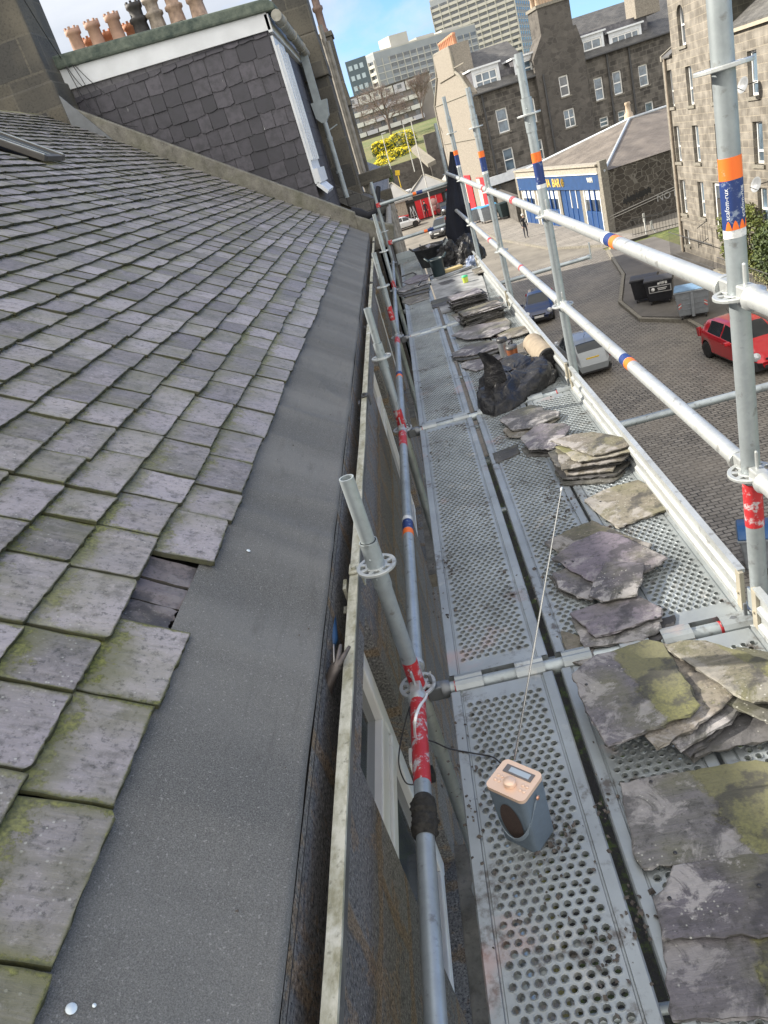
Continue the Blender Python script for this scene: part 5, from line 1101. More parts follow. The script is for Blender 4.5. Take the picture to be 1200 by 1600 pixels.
# radio lead and white extension lead
def wire(name, label, pts, r, mat, cat='cable', parent=None):
    P = [Vector(p) for p in pts]; Q = []
    for k in range(len(P)-1):
        p0, p1, p2, p3 = P[max(k-1,0)], P[k], P[k+1], P[min(k+2,len(P)-1)]
        for t in range(8):
            t /= 8; Q.append(0.5*((2*p1)+(-p0+p2)*t+(2*p0-5*p1+4*p2-p3)*t*t+(-p0+3*p1-3*p2+p3)*t**3))
    Q.append(P[-1]); m = MB(); m.sweep(Q, r, 8); return mesh_thing(m, name, mat, label, cat, P[0])
def near(x, y, d): return ray(x, y)*d
def onXo(x, y, X): return onX(x, y, X)
wire('power_lead', 'thin black power lead from the radio across to the white socket', [onZ(786,1197,DZ+0.05),onZ(770,1183,DZ+0.012),onZ(740,1177,DZ+0.008),onZ(712,1172,DZ+0.008),onX(697,1168,-0.262),onX(680,1160,-0.30),onX(656,1150,-0.335),onX(641,1120,-0.36),onX(640,1105,-0.36),onX(628,1150,-0.40),onX(623,1190,-0.41),onX(632,1220,-0.41),onX(645,1226,-0.41),onX(658,1220,-0.41)], 0.0022, BLACK())
wire('white_cable', 'white extension cable looped round the red painted pole joint', [onX(672,1050,-0.33),onX(667,1085,-0.308),onX(655,1105,-0.302),onX(648,1130,-0.312),onX(650,1160,-0.36),onX(653,1175,-0.40)], 0.0042, WHITE())
sx = thing('power_socket', 'white twin power socket hanging between the window and the pole', 'socket', onX(655,1195,-0.42))
m = MB(); q = onX(656,1198,-0.42); m.box(q, (0.05,0.075,0.12)); m.build('box', WHITE(), sx, bevel=0.006)
m = MB(); m.box(q+Vector((0.026,0.0,-0.045)), (0.03,0.045,0.045)); m.build('plug', BLACK(), sx, bevel=0.006)
m = MB(); m.box(q+Vector((0.0255,0.015,0.03)), (0.002,0.012,0.004)); m.build('rocker_switch', BLACK(), sx)
# yellow folding rule / tool in the deck gap
yl = plain('yellow plastic', (0.72,0.42,0.02), 0.4)
m = MB(); a, b, c_ = onZ(872,1118,DZ-0.012), onZ(884,1152,DZ-0.016), onZ(899,1200,DZ-0.020)
m.sweep([a, a.lerp(b,0.5), b, b.lerp(c_,0.5), c_], 0.005, 8, rf=lambda t: 0.010 if t < .3 else 0.0055); hd = thing('yellow_tool', 'slim yellow handled tool dropped in the gap between two decks', 'tool', a); m.build('handle', yl, hd)
m = MB(); m.sweep([c_, c_+(c_-b)*0.8], 0.002, 6); m.build('blade', M('galv'), hd)
# hammer in the gutter
hm = thing('slater_hammer', 'old claw hammer resting in the gutter, blue handle behind', 'hammer', onZ(520,1060,-1.11))
m = MB(); h0, h1, h2 = onZ(517,948,-1.13), onZ(521,1000,-1.13), onZ(522,1040,-1.14); m.sweep([h0, h0.lerp(h1,.1), h0.lerp(h1,.5), h1, h1.lerp(h2,.2)], 0.012, 10, rf=lambda t: 0.0135 if .05 < t < .85 else 0.007); m.build('grip', plain('blue rubber grip', (0.03,0.085,0.19), 0.35), hm)
m = MB(); m.sweep([h1, h2, onZ(517,1052,-1.16)], 0.004, 8); m.build('shaft', plain('polished steel', (0.5,0.48,0.46), 0.3, 0.8), hm)
m = MB(); hh = [onZ(508,1088,-1.15), onZ(512,1070,-1.13), onZ(520,1052,-1.10), onZ(530,1032,-1.080)]
m.sweep(hh[:3]+[hh[2].lerp(hh[3],.6)], 0.012, 10, rf=lambda t: 0.017 if t < .35 else 0.0145); m.lathe([(0.015,-0.01),(0.016,0.012),(0.012,0.016)], 14, c=hh[0], axis=(hh[0]-hh[1])); 
tl = [onZ(532,1008,-1.072), onZ(546,1010,-1.072)]
for k in (0,1): m.sweep([hh[2].lerp(hh[3],.5), hh[3]+Vector(((-0.004,0.006)[k],0,0)), tl[k]], 0.006, 8, rf=lambda t: 0.0105*(1-t*.6))
m.build('claw_head', plain('rusty forged steel', (0.125,0.108,0.10), 0.45, 0.5, var=0.4, nscale=30, bump=0.3), hm)
# rubble sack
m = MB(); foot = [onZ(x, y, DZ+0.004) for x, y in ((746,634),(752,645),(774,651),(800,641),(840,614),(866,598),(872,585),(850,572),(800,575),(762,590),(750,610))]
nf = 66; ring = []
def along(P, t):
    k = t*len(P); i = int(k) % len(P); return P[i].lerp(P[(i+1) % len(P)], k-int(k))
cf = sum(foot, Vector((0,0,0)))/len(foot); levels = 22
def sackp(u, v):
    p = along(foot, u % 1.0); f = 1-v; q = cf+(p-cf)*(1-0.88*v**1.7)+Vector((0.03,0.06,0))*v
    hgt = 0.105*(1-(1-v)**2.4); fold = 0.050*(abs(mnoise.noise(Vector((q.x*5, q.y*3.2, v*1.5))))-0.22)+0.016*abs(mnoise.noise(Vector((u*14, v*3, 7))))+0.007*(1-2*abs(mnoise.noise(Vector((q.x*13+3, q.y*8, v*3)))))
    d = (p-cf).normalized(); q = q+d*fold*1.3*(0.25+v*(1-v)*3); q.z = DZ+0.004+hgt+fold*1.2*min(1, v*5)
    q.x += 0.02*math.sin(q.y*20+v*3)*v; return q
m.grid(lambda u, v: sackp(u, v), nf*2, levels*2, smooth=True)
A1, B1 = onY(749,541,cf.y+0.02), onY(781,566,cf.y-0.02); 
def flap(u, v):
    p = [onY(752,552,cf.y-0.12), onY(760,557,cf.y-0.12), onY(769,568,cf.y-0.12), onY(774,590,cf.y-0.12), onY(776,612,cf.y-0.12)]; k = v*4; i = min(3, int(k)); q = p[i].lerp(p[i+1], k-i)
    w = (0.024+0.055*v); return q+Vector((w*(u-0.5)*2, 0.02*math.sin(u*3.1+v*3), 0.006*math.sin(u*6)))
m.grid(flap, 10, 24, smooth=True)
bagmat = NT('black polythene'); nz_ = bagmat.noise(11, detail=5, rough=0.6, dist=1.5); bagm = bagmat.done(bagmat.mix(bagmat.ramp(nz_, (0.55,0.0),(0.75,1.0)), (0.014,0.014,0.016), (0.040,0.037,0.034)), 0.42, 0.0, bagmat.bump(bagmat.noise(16, detail=3, dist=2.0), 0.5, 0.02), spec=0.35); MATS['bag'] = bagm
sk = thing('rubble_sack', 'crumpled black rubble sack heaped in the middle of the deck', 'sack', cf); m.build('sack', bagm, sk)
# mug, tumbler, felt roll
def up_axis(P): return P
mg = thing('steel_mug', 'brushed steel travel mug with black lid and handle', 'mug', onZ(790,558,DZ+0.006)); c = WO[mg.name]
m = MB(); m.lathe([(0.030,0),(0.033,0.01),(0.038,0.115),(0.038,0.118)], 24, c=c); m.build('body', plain('brushed steel', (0.42,0.44,0.45), 0.35, 0.8), mg)
m = MB(); m.lathe([(0.040,0.118),(0.040,0.138),(0.034,0.146),(0.0,0.146)], 24, c=c); m.build('lid', BLACK(), mg)
m = MB(); m.sweep([c+Vector((0.037,0,0.12)), c+Vector((0.062,0,0.122)), c+Vector((0.068,0,0.10)), c+Vector((0.062,0,0.07)), c+Vector((0.037,0,0.062))], 0.006, 8); m.build('handle', BLACK(), mg)
tb = thing('copper_tumbler', 'copper coloured tumbler with dark lid beside the steel mug', 'tumbler', onZ(803,562,DZ+0.006)); c = WO[tb.name]
m = MB(); m.lathe([(0.034,0),(0.037,0.008),(0.040,0.085)], 24, c=c); m.build('body', plain('copper lacquer', (0.42,0.155,0.075), 0.3, 0.6), tb)
m = MB(); m.lathe([(0.042,0.085),(0.042,0.098),(0.036,0.106),(0,0.106)], 24, c=c); m.build('lid', plain('dark grey lid', (0.06,0.06,0.062), 0.4), tb)
ra, rb_ = onZ(857,559,DZ+0.075), onZ(829,533,DZ+0.072); ax = (rb_-ra).normalized(); fr_ = thing('felt_roll', 'roll of roofing felt with tan back beside the toe board', 'roll', ra)
m = MB(); L = min(0.42, (rb_-ra).length); n = 28; A_ = Vector((0,0,1)).cross(ax).normalized(); B_ = ax.cross(A_)
m.lathe([(0.030,0.0),(0.030,-0.02),(0.066,-0.022),(0.070,-0.018),(0.070,0.0)], 30, c=ra, axis=ax, mi=1)
sp = []
for k in range(120):
    t = k/119; a = t*2*math.pi*5; r_ = 0.034+0.034*t; sp.append(ra-ax*0.0235+A_*r_*math.cos(a)+B_*r_*math.sin(a))
m.sweep(sp, 0.0013, 4, mi=2)
m.lathe([(0.0712,-0.015),(0.0722,L*0.3),(0.0712,L*0.7),(0.0715,L+0.015)], 36, c=ra, axis=ax, mi=0); m.lathe([(0.070,L+0.012),(0.0,L+0.013)], 30, c=ra, axis=ax, mi=1)
m.lathe([(0.0295,-0.02),(0.029,L)], 20, c=ra, axis=ax, mi=2); m.build('felt', [plain('tan felt backing', (0.23,0.19,0.14), 0.9, var=0.2, nscale=20), plain('black felt edge', (0.035,0.035,0.036), 0.9), BLACK()], fr_)
# green and yellow tape roll
m = MB(); p = onZ(728,441,DZ+0.015); m.lathe([(0.030,0),(0.034,0.06)], 16, c=p); cup = mesh_thing(m, 'plastic_cup', plain('yellow green plastic', (0.45,0.52,0.08), 0.4), 'tiny yellow cup with a green lid on the pale board', 'cup', p)
m = MB(); m.lathe([(0.035,0.06),(0.035,0.075),(0,0.077)], 16, c=p); m.build('lid', plain('green plastic lid', (0.04,0.42,0.18), 0.4), cup)
# tub, bucket, sacks, tools at the far end
def bucket(name, label, P, r0, r1, h, mat, rim, tiltax=None, contents=None):
    th_ = thing(name, label, 'bucket', P); m = MB(); m.lathe([(r0,0),(r0*1.02,0.01),(r1,h),(r1+rim,h+0.004),(r1+rim,h+0.018),(r1-0.006,h+0.014),(r0-0.006,0.02),(0,0.018)], 30, c=P, axis=tiltax); m.build('tub', mat, th_)
    if contents:
        m = MB(); m.lathe([(0,h*0.86),(r1*0.5,h*0.9),(r1*0.95,h*0.8)][::-1], 24, c=P); m.build('rubble', M('looseA'), th_)
        for k in range(5): q = MB(); a = k*1.3; q.box(P+Vector((math.cos(a)*r1*0.4, math.sin(a)*r1*0.4, h*0.95)), (0.14,0.09,0.012), Matrix.Rotation(a,3,(0.6,0.4,1))); q.build('broken_slate', M('looseA'), th_)
    for s_ in (-1,1):
        q = MB(); q.sweep([P+Vector((s_*(r1+0.01),-0.05,h+0.01)), P+Vector((s_*(r1+0.05),-0.02,h+0.05)), P+Vector((s_*(r1+0.05),0.02,h+0.05)), P+Vector((s_*(r1+0.01),0.05,h+0.01))], 0.010, 8); q.build('handle', mat, th_)
    return th_
bk = plain('scuffed black rubber', (0.025,0.026,0.028), 0.6, var=0.6, nscale=15)
bucket('rubble_tub', 'wide black rubber tub of broken slate at the far end', onZ(676,414,DZ+0.004), 0.15, 0.205, 0.24, bk, 0.012, contents=True)
bucket('small_bucket', 'small dark green bucket standing in front of the rubble tub', onZ(687,430,DZ+0.016), 0.075, 0.085, 0.19, plain('dark green plastic', (0.016,0.030,0.034), 0.5), 0.005)
m = MB(); a, b = onZ(683,436,DZ+0.03), onZ(738,414,DZ+0.045); m.box((a+b)/2, ((b-a).length,0.05,0.012), Matrix.Rotation(math.atan2((b-a).y,(b-a).x),3,'Z')); mesh_thing(m, 'metal_strip', plain('dull lead strip', (0.22,0.23,0.24), 0.5, 0.4), 'long dull metal strip lying across the far deck', 'strip', (a+b)/2, bevel=0.003)
m = MB(); a, b = onZ(652,401,DZ+0.30), onZ(656,414,DZ+0.1); m.sweep([onY(650,390,10.7), onY(655,400,10.7)], 0.014, 8); mesh_thing(m, 'wooden_handle', plain('worn red brown handle', (0.16,0.07,0.045), 0.6), 'short brown tool handle sticking up beside the rubble tub', 'handle', onY(650,395,10.7))
m = MB(); 
for pts in (((627,430),(645,424),(650,425),(648,432)), ((650,445),(658,436),(674,428)), ((690,405),(693,420))):
    m.sweep([onZ(x,y,DZ+0.06) for x,y in pts], 0.008, 6)
tl_ = m
hl = thing('hand_tools', 'dark bent ripping iron lying by the end toe board', 'tool', onZ(640,428,DZ+0.02)); q = MB(); q.sweep([onZ(x,y,DZ+0.03) for x,y in ((628,432),(645,426),(650,428),(648,434))], 0.010, 6); q.build('iron_bar', IRON(), hl)
q = MB(); q.sweep([onZ(x,y,DZ+0.05) for x,y in ((654,446),(660,437),(676,429))], 0.007, 6); mesh_thing(q, 'black_hose', BLACK(), 'thin black cable curled in front of the small bucket', 'cable', onZ(660,438,DZ+0.05))
def lump(name, label, P, sx_, sy_, sz_, mat, seed, cat='sack'):
    m = MB()
    def f(u, v):
        a = u*2*math.pi; b = v*math.pi/2; d = Vector((math.cos(a)*math.cos(b), math.sin(a)*math.cos(b), math.sin(b))); n_ = 1+0.35*mnoise.noise(d*2.2+Vector((seed,0,0)))+0.18*abs(mnoise.noise(d*6+Vector((0,seed,0)))); return P+Vector((d.x*sx_*n_, d.y*sy_*n_, d.z*sz_*n_))
    m.grid(f, 40, 16, smooth=False); return mesh_thing(m, name, mat, label, cat, P)
lump('black_bag', 'shiny black bin bag below the hanging jacket', onZ(735,408,DZ+0.004), 0.19, 0.22, 0.30, MATS['bag'], 3)
lump('black_sheet', 'black plastic sheet bunched between tub and bin bag', onZ(706,412,DZ+0.004), 0.20, 0.14, 0.25, MATS['bag'], 8)
lump('blue_bag', 'small blue and white plastic bag by the outer rail', onZ(740,414,DZ+0.004), 0.09, 0.08, 0.10, plain('blue white polythene', (0.16,0.20,0.30), 0.35, var=0.5, nscale=25), 5)
m = MB(); p = onZ(707,420,DZ+0.03); m.box(p, (0.24,0.12,0.03), Matrix.Rotation(0.25,3,'Z')); mesh_thing(m, 'wood_offcut', plain('yellow pine', (0.42,0.33,0.16), 0.7), 'pale pine offcut lying behind the small bucket', 'wood', p, bevel=0.003)
# jacket hung over the corner standard
jk = thing('navy_jacket', 'long navy jacket draped over the far corner pole', 'jacket', (XR-0.03, 11.4, DZ+0.3))
pl_ = [(706,236),(716,250),(720,285),(728,310),(736,345),(746,375),(742,388),(722,390),(712,382),(700,375),(696,340),(698,300),(700,262)]
top_ = onY(707,237,11.35); m = MB()
rows = [(237,703,710),(250,702,714),(270,700,718),(290,699,724),(310,698,729),(330,697,734),(350,696,739),(368,697,745),(382,704,747),(391,720,744)]
def jk_front(u, v):
    k = v*(len(rows)-1); i = min(len(rows)-2, int(k)); t = k-i; y = rows[i][0]*(1-t)+rows[i+1][0]*t; xa = rows[i][1]*(1-t)+rows[i+1][1]*t; xb = rows[i][2]*(1-t)+rows[i+1][2]*t
    x = xa+(xb-xa)*u; dep = 0.10*math.sin(math.pi*u)*(0.35+v)+0.028*math.sin(u*15+v*5)*v+0.02*mnoise.noise(Vector((u*6,v*4,2))); return onY(x, y, 11.38-dep)
def jk_back(u, v): 
    p = jk_front(1-u, v); return Vector((p.x, 11.40+(11.38-p.y)*0.6+0.01, p.z))
m.grid(jk_front, 36, 44); m.grid(jk_back, 36, 44); m.build('coat', plain('navy cloth', (0.006,0.008,0.017), 0.9, var=0.3), jk)
m = MB(); m.sweep([onY(729,318,11.2),onY(733,345,11.18),onY(738,372,11.18)], 0.05, 10, rf=lambda t: 0.055-0.01*t); m.build('sleeve', plain('navy cloth', (0.006,0.008,0.017), 0.9, var=0.3), jk)
# ================================================================ STREET: granite tenement, pub, railings, bins, cars, people
FX = 13.2
gt = thing('granite_tenement', 'sunlit granite tenement with narrow white sash windows on the right', 'tenement', (17, 28, GZ))
def G2(mb_, nm, mat, parent=None, **kw): return mb_.build(nm, mat, parent or gt, **kw)
def rng(c, w): return (c-w/2, c+w/2)
# facade looks towards -X: run along (0,-1) so that the outward normal is -X ; u = 38.75 - y
FO, FD = (FX, 38.75), (0, -1)
U = lambda y: 38.75-y
wins = []
for y, z0, z1, w in ((38.33,-2.04,-0.52,0.62),(36.03,-2.08,-0.57,0.68),(33.4,-2.08,-0.57,0.7),(30.05,-2.08,-0.62,0.75),(27.2,-2.08,-0.6,0.8),
                     (38.13,-4.42,-2.86,0.66),(35.85,-4.41,-2.89,0.68),(33.4,-4.4,-2.9,0.7),(29.9,-4.39,-2.92,0.78),(27.0,-4.4,-2.9,0.8),
                     (38.03,-6.78,-5.23,0.66),(35.8,-6.78,-5.23,0.68),(29.8,-6.6,-5.21,0.78),(27.0,-6.6,-5.2,0.8)):
    wins.append((U(y)-w/2, U(y)+w/2, z0, z1))
door = (U(34.0)-0.42, U(34.0)+0.42, -7.6, -5.21); base = (U(38.05)-0.3, U(38.05)+0.3, -8.30, -7.55)
m = MB(); wall(m, FO, FD, 0, 22, GZ, 0.0, wins+[door, base], 0.22)
m.add([(FX,38.75,GZ),(FX+11,38.75,GZ),(FX+11,38.75,0.6),(FX,38.75,0.0)], [(0,3,2,1)])
m.cbox(FX-0.06, FX+0.02, 16.75, 38.80, -7.15, -7.0)
# the upper gable with the arched window
arch = (U(36.4)-0.38, U(36.4)+0.38, 0.25, 1.75)
wall(m, FO, FD, U(37.75), U(31.7), 0.0, 3.2, [arch], 0.22); m.prism([(FX,37.75,3.2),(FX,31.7,3.2),(FX,34.7,5.6)], (0.3,0,0))
m.add([(FX,37.75,0),(FX+9,37.75,0),(FX+9,37.75,3.2),(FX,37.75,3.2)], [(0,3,2,1)])
wall(m, FO, FD, U(31.7), 22, 0.0, 0.25, [], 0.2); G2(m, 'wall', M('granite'))
arc = MB(); 
for k in range(8): a0, a1 = math.pi*k/8, math.pi*(k+1)/8; arc.prism([(FX-0.012,36.4+0.38*math.cos(a0),1.37+0.38*math.sin(a0)),(FX-0.012,36.4+0.38*math.cos(a1),1.37+0.38*math.sin(a1)),(FX-0.012,36.4+0.40*math.cos(a1)*1.3,1.37+0.6),(FX-0.012,36.4+0.40*math.cos(a0)*1.3,1.37+0.6)], (0.02,0,0))
G2(arc, 'window_arch', M('granite'))
for i, q in enumerate(wins): window(gt, FO, FD, *q, depth=0.2, fr=0.075, mid=0.42 if i not in (3,8,13) else 0.3, glass=M('glassblue'))
window(gt, FO, FD, *arch, depth=0.2, mid=0.5, glass=M('glass')); window(gt, FO, FD, *base, depth=0.2)
m = MB(); rotd = Matrix(((0,0,1),(0,1,0),(1,0,0))); m.cbox(FX+0.12, FX+0.18, 33.6, 34.4, -7.55, -5.9); dr = G2(m, 'door', plain('dark panelled door', (0.06,0.055,0.05), 0.4)); m = MB(); m.cbox(FX+0.11, FX+0.17, 33.6, 34.4, -5.86, -5.24); m.build('fanlight', M('glass'), dr)
m = MB(); m.cbox(FX+0.09,FX+0.13,33.58,33.68,-7.58,-5.23); m.cbox(FX+0.09,FX+0.13,34.32,34.42,-7.58,-5.23); m.cbox(FX+0.09,FX+0.13,33.68,34.32,-5.34,-5.23); m.build('frame', WHITE(), dr)
m = MB(); m.prism([(FX-0.12,38.8,-0.02),(FX+4.5,38.8,2.2),(FX+4.5,37.78,2.2),(FX-0.12,37.78,-0.02)], (0,0,0.08)); m.prism([(FX-0.12,31.65,0.22),(FX+4.5,31.65,2.9),(FX+4.5,16.8,2.9),(FX-0.12,16.8,0.22)], (0,0,0.08))
m.prism([(FX-0.2,37.9,3.1),(FX-0.2,34.7,5.75),(FX-0.2,34.7,5.9),(FX-0.2,38.1,3.15)], (9,0,0)); m.prism([(FX-0.2,31.5,3.1),(FX-0.2,34.7,5.75),(FX-0.2,34.7,5.9),(FX-0.2,31.3,3.15)], (9,0,0)); G2(m, 'roof', M('oldroof'))
m = MB(); m.prism([(FX-0.1,38.85,-0.1),(FX+4.6,38.85,2.25),(FX+4.6,38.85,2.45),(FX-0.1,38.85,0.12)], (0,0.2,0)); m.cbox(FX-0.05,FX+0.25,38.76,38.98,GZ,0.0); G2(m, 'corner_stones', M('palestone'))
# dormer bay at the left of the gable and box dormer right
bay = MB(); wall(bay, (FX+0.5,38.5), (0,-1), 0, 0.75, 0.25, 2.3, [(0.1,0.65,0.45,1.75)], 0.1); bay.cbox(FX+0.52,FX+3,37.76,38.49,0.25,2.3); G2(bay, 'dormer', M('granite')); window(gt, (FX+0.5,38.5), (0,-1), 0.1, 0.65, 0.45, 1.75, 0.1, mid=0.0)
m = MB(); wall(m, (FX+0.9,31.0), (0,-1), 0, 4.0, 0.55, 3.2, [(0.35,3.2,0.75,2.6)], 0.1); m.cbox(FX+0.92,FX+5,27.01,30.99,0.5,3.2); m.cbox(FX+0.7,FX+5.2,26.9,31.1,3.2,3.35); G2(m, 'dormer', OFFW()); window(gt, (FX+0.9,31.0), (0,-1), 0.35, 3.2, 0.75, 2.6, 0.1, mid=0.0, vert=3, fr=0.09)
for y in (38.6, 31.9, 28.2): m = MB(); m.tube((FX-0.07,y,0.05), (FX-0.07,y,GZ), 0.055, 8); G2(m, 'downpipe', plain('buff downpipe', (0.24,0.20,0.155), 0.7, var=0.2))
m = MB(); m.cbox(FX-0.14,FX+0.0,16.8,31.5,0.10,0.22); G2(m, 'gutter', plain('buff gutter', (0.36,0.31,0.24), 0.7))
for y, z in ((29.75,-1.62),(29.15,-4.95)):
    m = MB(); c = Vector((FX-0.42,y,z)); ax = Vector((-1,-0.25,0.35)).normalized(); m.lathe([(0.0,0.0),(0.12,0.015),(0.22,0.05),(0.27,0.09),(0.262,0.092),(0.2,0.06),(0,0.012)], 24, c=c, axis=ax); di = G2(m, 'satellite_dish', plain('grey dish', (0.17,0.18,0.19), 0.5))
    m = MB(); m.tube(c, c+Vector((0.42,0,0.0)), 0.02, 6); m.tube(c+Vector((0,0,-0.2)), c+ax*0.36+Vector((0,0,-0.1)), 0.012, 5); m.build('bracket', IRON(), di)
# railings of the front area
def railing(name, label, pts, h, gap=0.16, group=None, post=None, mat=None):
    c = Vector(pts[0]); r = thing(name, label, 'railing', c, 0, group); m = MB()
    for a, b in zip(pts, pts[1:]):
        a, b = Vector(a), Vector(b); L = (b-a).length; n = max(2, int(L/gap)); up = Vector((0,0,1))
        m.tube(a+up*(h-0.12), b+up*(h-0.12), 0.02, 5); m.tube(a+up*0.12, b+up*0.12, 0.02, 5)
        for k in range(n+1): p = a.lerp(b, k/n); m.tube(p, p+up*h, 0.013, 4, r1=0.003 if k % 1 == 0 else 0.012)
    m.build('bars', mat or IRON(), r); return r
railing('iron_railing', 'black spiked iron railings in front of the granite tenement', [(12.55,38.7,GZ+.12),(12.55,33.3,GZ+.12)], 1.25, 0.15, 'black iron railings before the granite tenement')
railing('iron_railing', 'black iron railings running past the hedge to the right frame edge', [(12.45,32.6,GZ+.12),(12.45,22,GZ+.12)], 0.85, 0.14, 'black iron railings before the granite tenement')
railing('iron_railing', 'taller railings climbing the steps to the tenement door', [(13.05,35.0,-7.7),(12.6,35.0,-7.9)], 1.0, 0.12, 'black iron railings before the granite tenement')
m = MB(); m.cbox(12.4,12.7,16.8,33.0,GZ+0.1,GZ+0.28); mesh_thing(m, 'low_wall', M('palestone'), 'low stone kerb wall under the railings by the hedge', 'wall', (12.5,25,GZ+.1))
# hedges: leaf clumps through a rounded box volume
def foliage(m, c, d, n, size, rnd, box=0.6, gaps=0.0):
    for _ in range(n):
        while True:
            v = Vector((rnd.uniform(-1,1), rnd.uniform(-1,1), rnd.uniform(-1,1))); e = (abs(v.x)**3+abs(v.y)**3+abs(v.z)**3)**(1/3)
            if 0.45 < e < 1.0+0.12*mnoise.noise(v*3): break
        if mnoise.noise(v*2.6+Vector(c)) < -0.25+gaps: continue
        p = Vector((c[0]+v.x*d[0], c[1]+v.y*d[1], c[2]+v.z*d[2])); a = Vector((rnd.gauss(0,1),rnd.gauss(0,1),rnd.gauss(0,1))).normalized(); b = a.orthogonal().normalized(); s_ = size*rnd.uniform(.6,1.3)
        m.add([p-a*s_, p+b*s_*0.5, p+a*s_, p-b*s_*0.5], [(0,1,2,3)])
def bush(name, label, c, d, n, size, mat, cat='bush', group=None, trunk=True, gaps=0.0, seed=1):
    t = thing(name, label, cat, (c[0],c[1],c[2]-d[2]), 0, group); rn = random.Random(seed); m = MB(); foliage(m, c, d, n, size, rn, gaps=gaps); m.build('foliage', mat, t, uvs=False)
    m = MB()
    for k in range(5): a = k*1.26; m.tube((c[0]+0.1*math.cos(a),c[1]+0.1*math.sin(a),c[2]-d[2]), (c[0]+d[0]*0.6*math.cos(a),c[1]+d[1]*0.6*math.sin(a),c[2]+d[2]*0.4), 0.05, 5, r1=0.015)
    m.build('stems', plain('brown stems', (0.09,0.07,0.05), 0.9), t); return t
hg = m_leaf('hedge leaves', (0.035,0.055,0.012), (0.155,0.175,0.03))
bush('hedge', 'dense yellow green hedge behind the nearest pole at the right', (13.1,31.3,-7.1), (0.62,1.75,1.35), 9000, 0.07, hg, 'hedge', seed=2)
bush('hedge', 'darker part of the hedge reaching the right frame edge', (13.0,28.0,-7.35), (0.6,1.7,1.15), 8000, 0.07, m_leaf('dark hedge leaves', (0.018,0.035,0.010), (0.085,0.115,0.02)), 'hedge', seed=3)
bush('shrub', 'small pale shrub at the foot of the hedge behind the railings', (12.8,29.0,-8.35), (0.25,0.8,0.35), 1200, 0.05, m_leaf('pale shrub leaves', (0.14,0.15,0.06), (0.30,0.29,0.13)), 'shrub', seed=4)

# ---- corner pub
PO = (12.6, 50.0); PD = Vector((-0.17, 0.985)).normalized(); PN = Vector((PD.y, -PD.x))         # PD along the front, PN into the block
pang = math.atan2(-PD.x, PD.y)
pub = thing('corner_pub', 'low corner pub with a blue front and hipped slate roof', 'pub', (12.6, 50.0, GZ))
def L3(u, v, z): return Vector((PO[0]+PD.x*u+PN.x*v, PO[1]+PD.y*u+PN.y*v, z))
DB = (-PD.x, -PD.y)                                                     # front read from left to right runs towards the camera
FE = (PO[0]+PD.x*16.5, PO[1]+PD.y*16.5); LL = lambda u: 16.5-u          # far end of the front
def qb(m, u0, u1, v0, v1, z0, z1): m.prism([L3(u0,v0,z0), L3(u1,v0,z0), L3(u1,v1,z0), L3(u0,v1,z0)], (0,0,z1-z0))
m = MB(); qb(m, 0.45, 16.05, 0.25, 12, GZ, -5.05); 
m.build('wall', M('rubble'), pub)
m = MB(); wall(m, (L3(0,0.2,0).x, L3(0,0.2,0).y), (PN.x, PN.y), 0, 12, GZ, -5.0, []); m.build('side_wall', M('rubble'), pub)
m = MB(); qb(m, -0.08, 0.42, -0.12, 0.35, GZ, -4.35); m.build('corner_pilaster', M('palestone'), pub, bevel=0.02)
m = MB(); qb(m, 16.1, 16.55, -0.12, 0.35, GZ, -4.6); m.build('corner_pilaster', M('palestone'), pub)
m = MB(); qb(m, 0.42, 16.1, -0.14, 0.35, -5.05, -4.60); qb(m, 0.3, 16.2, -0.30, 0.36, -4.60, -4.50); m.build('cornice', M('palecement'), pub)
m = MB(); qb(m, 0.42, 16.1, -0.20, 0.2, -5.09, -5.05); m.build('fascia_trim', WHITE(), pub)
blue = plain('royal blue pub paint', (0.016,0.055,0.155), 0.4, var=0.15, nscale=2); dblue = plain('deep blue pub paint', (0.015,0.07,0.25), 0.45)
m = MB(); qb(m, 0.42, 16.1, -0.12, 0.15, -6.05, -5.09); fa = m.build('sign_board', blue, pub)
m = MB(); 
DF = Vector((DB[0], DB[1], 0)); NF = Vector((-PN.x, -PN.y, 0)); gold = plain('gold lettering', (0.72,0.50,0.12), 0.4, 0.2)
for u, s_ in ((9.35,'TIA'),(7.6,'BAR')): m = MB(); text_on(m, s_, 0.80, L3(u,-0.13,-5.58), DF, NF, 0.015, 0.012); m.build('lettering', gold, fa)
m = MB(); text_on(m, 'W/H', 0.42, L3(1.7,-0.13,-5.45), DF, NF, 0.012, 0.01); m.build('lettering', plain('cream lettering', (0.7,0.68,0.6), 0.5), fa)
m = MB(); 
for k in range(8): a = k*math.pi/4; m.box(L3(6.35,-0.14,-5.55)+DF*0.2*math.cos(a)+Vector((0,0,0.24*math.sin(a))), (0.12,0.02,0.12), Matrix.Rotation(pang,3,'Z'))
m.box(L3(6.35,-0.14,-5.55), (0.26,0.03,0.3), Matrix.Rotation(pang,3,'Z')); m.build('crest', gold, fa)
for u0, u1 in ((3.35,3.85),(7.45,7.85),(12.4,12.8),(0.42,0.7),(15.8,16.08)): m = MB(); qb(m, u0, u1, -0.02, 0.24, GZ, -6.06); m.build('stone_pier', M('palestone'), pub)
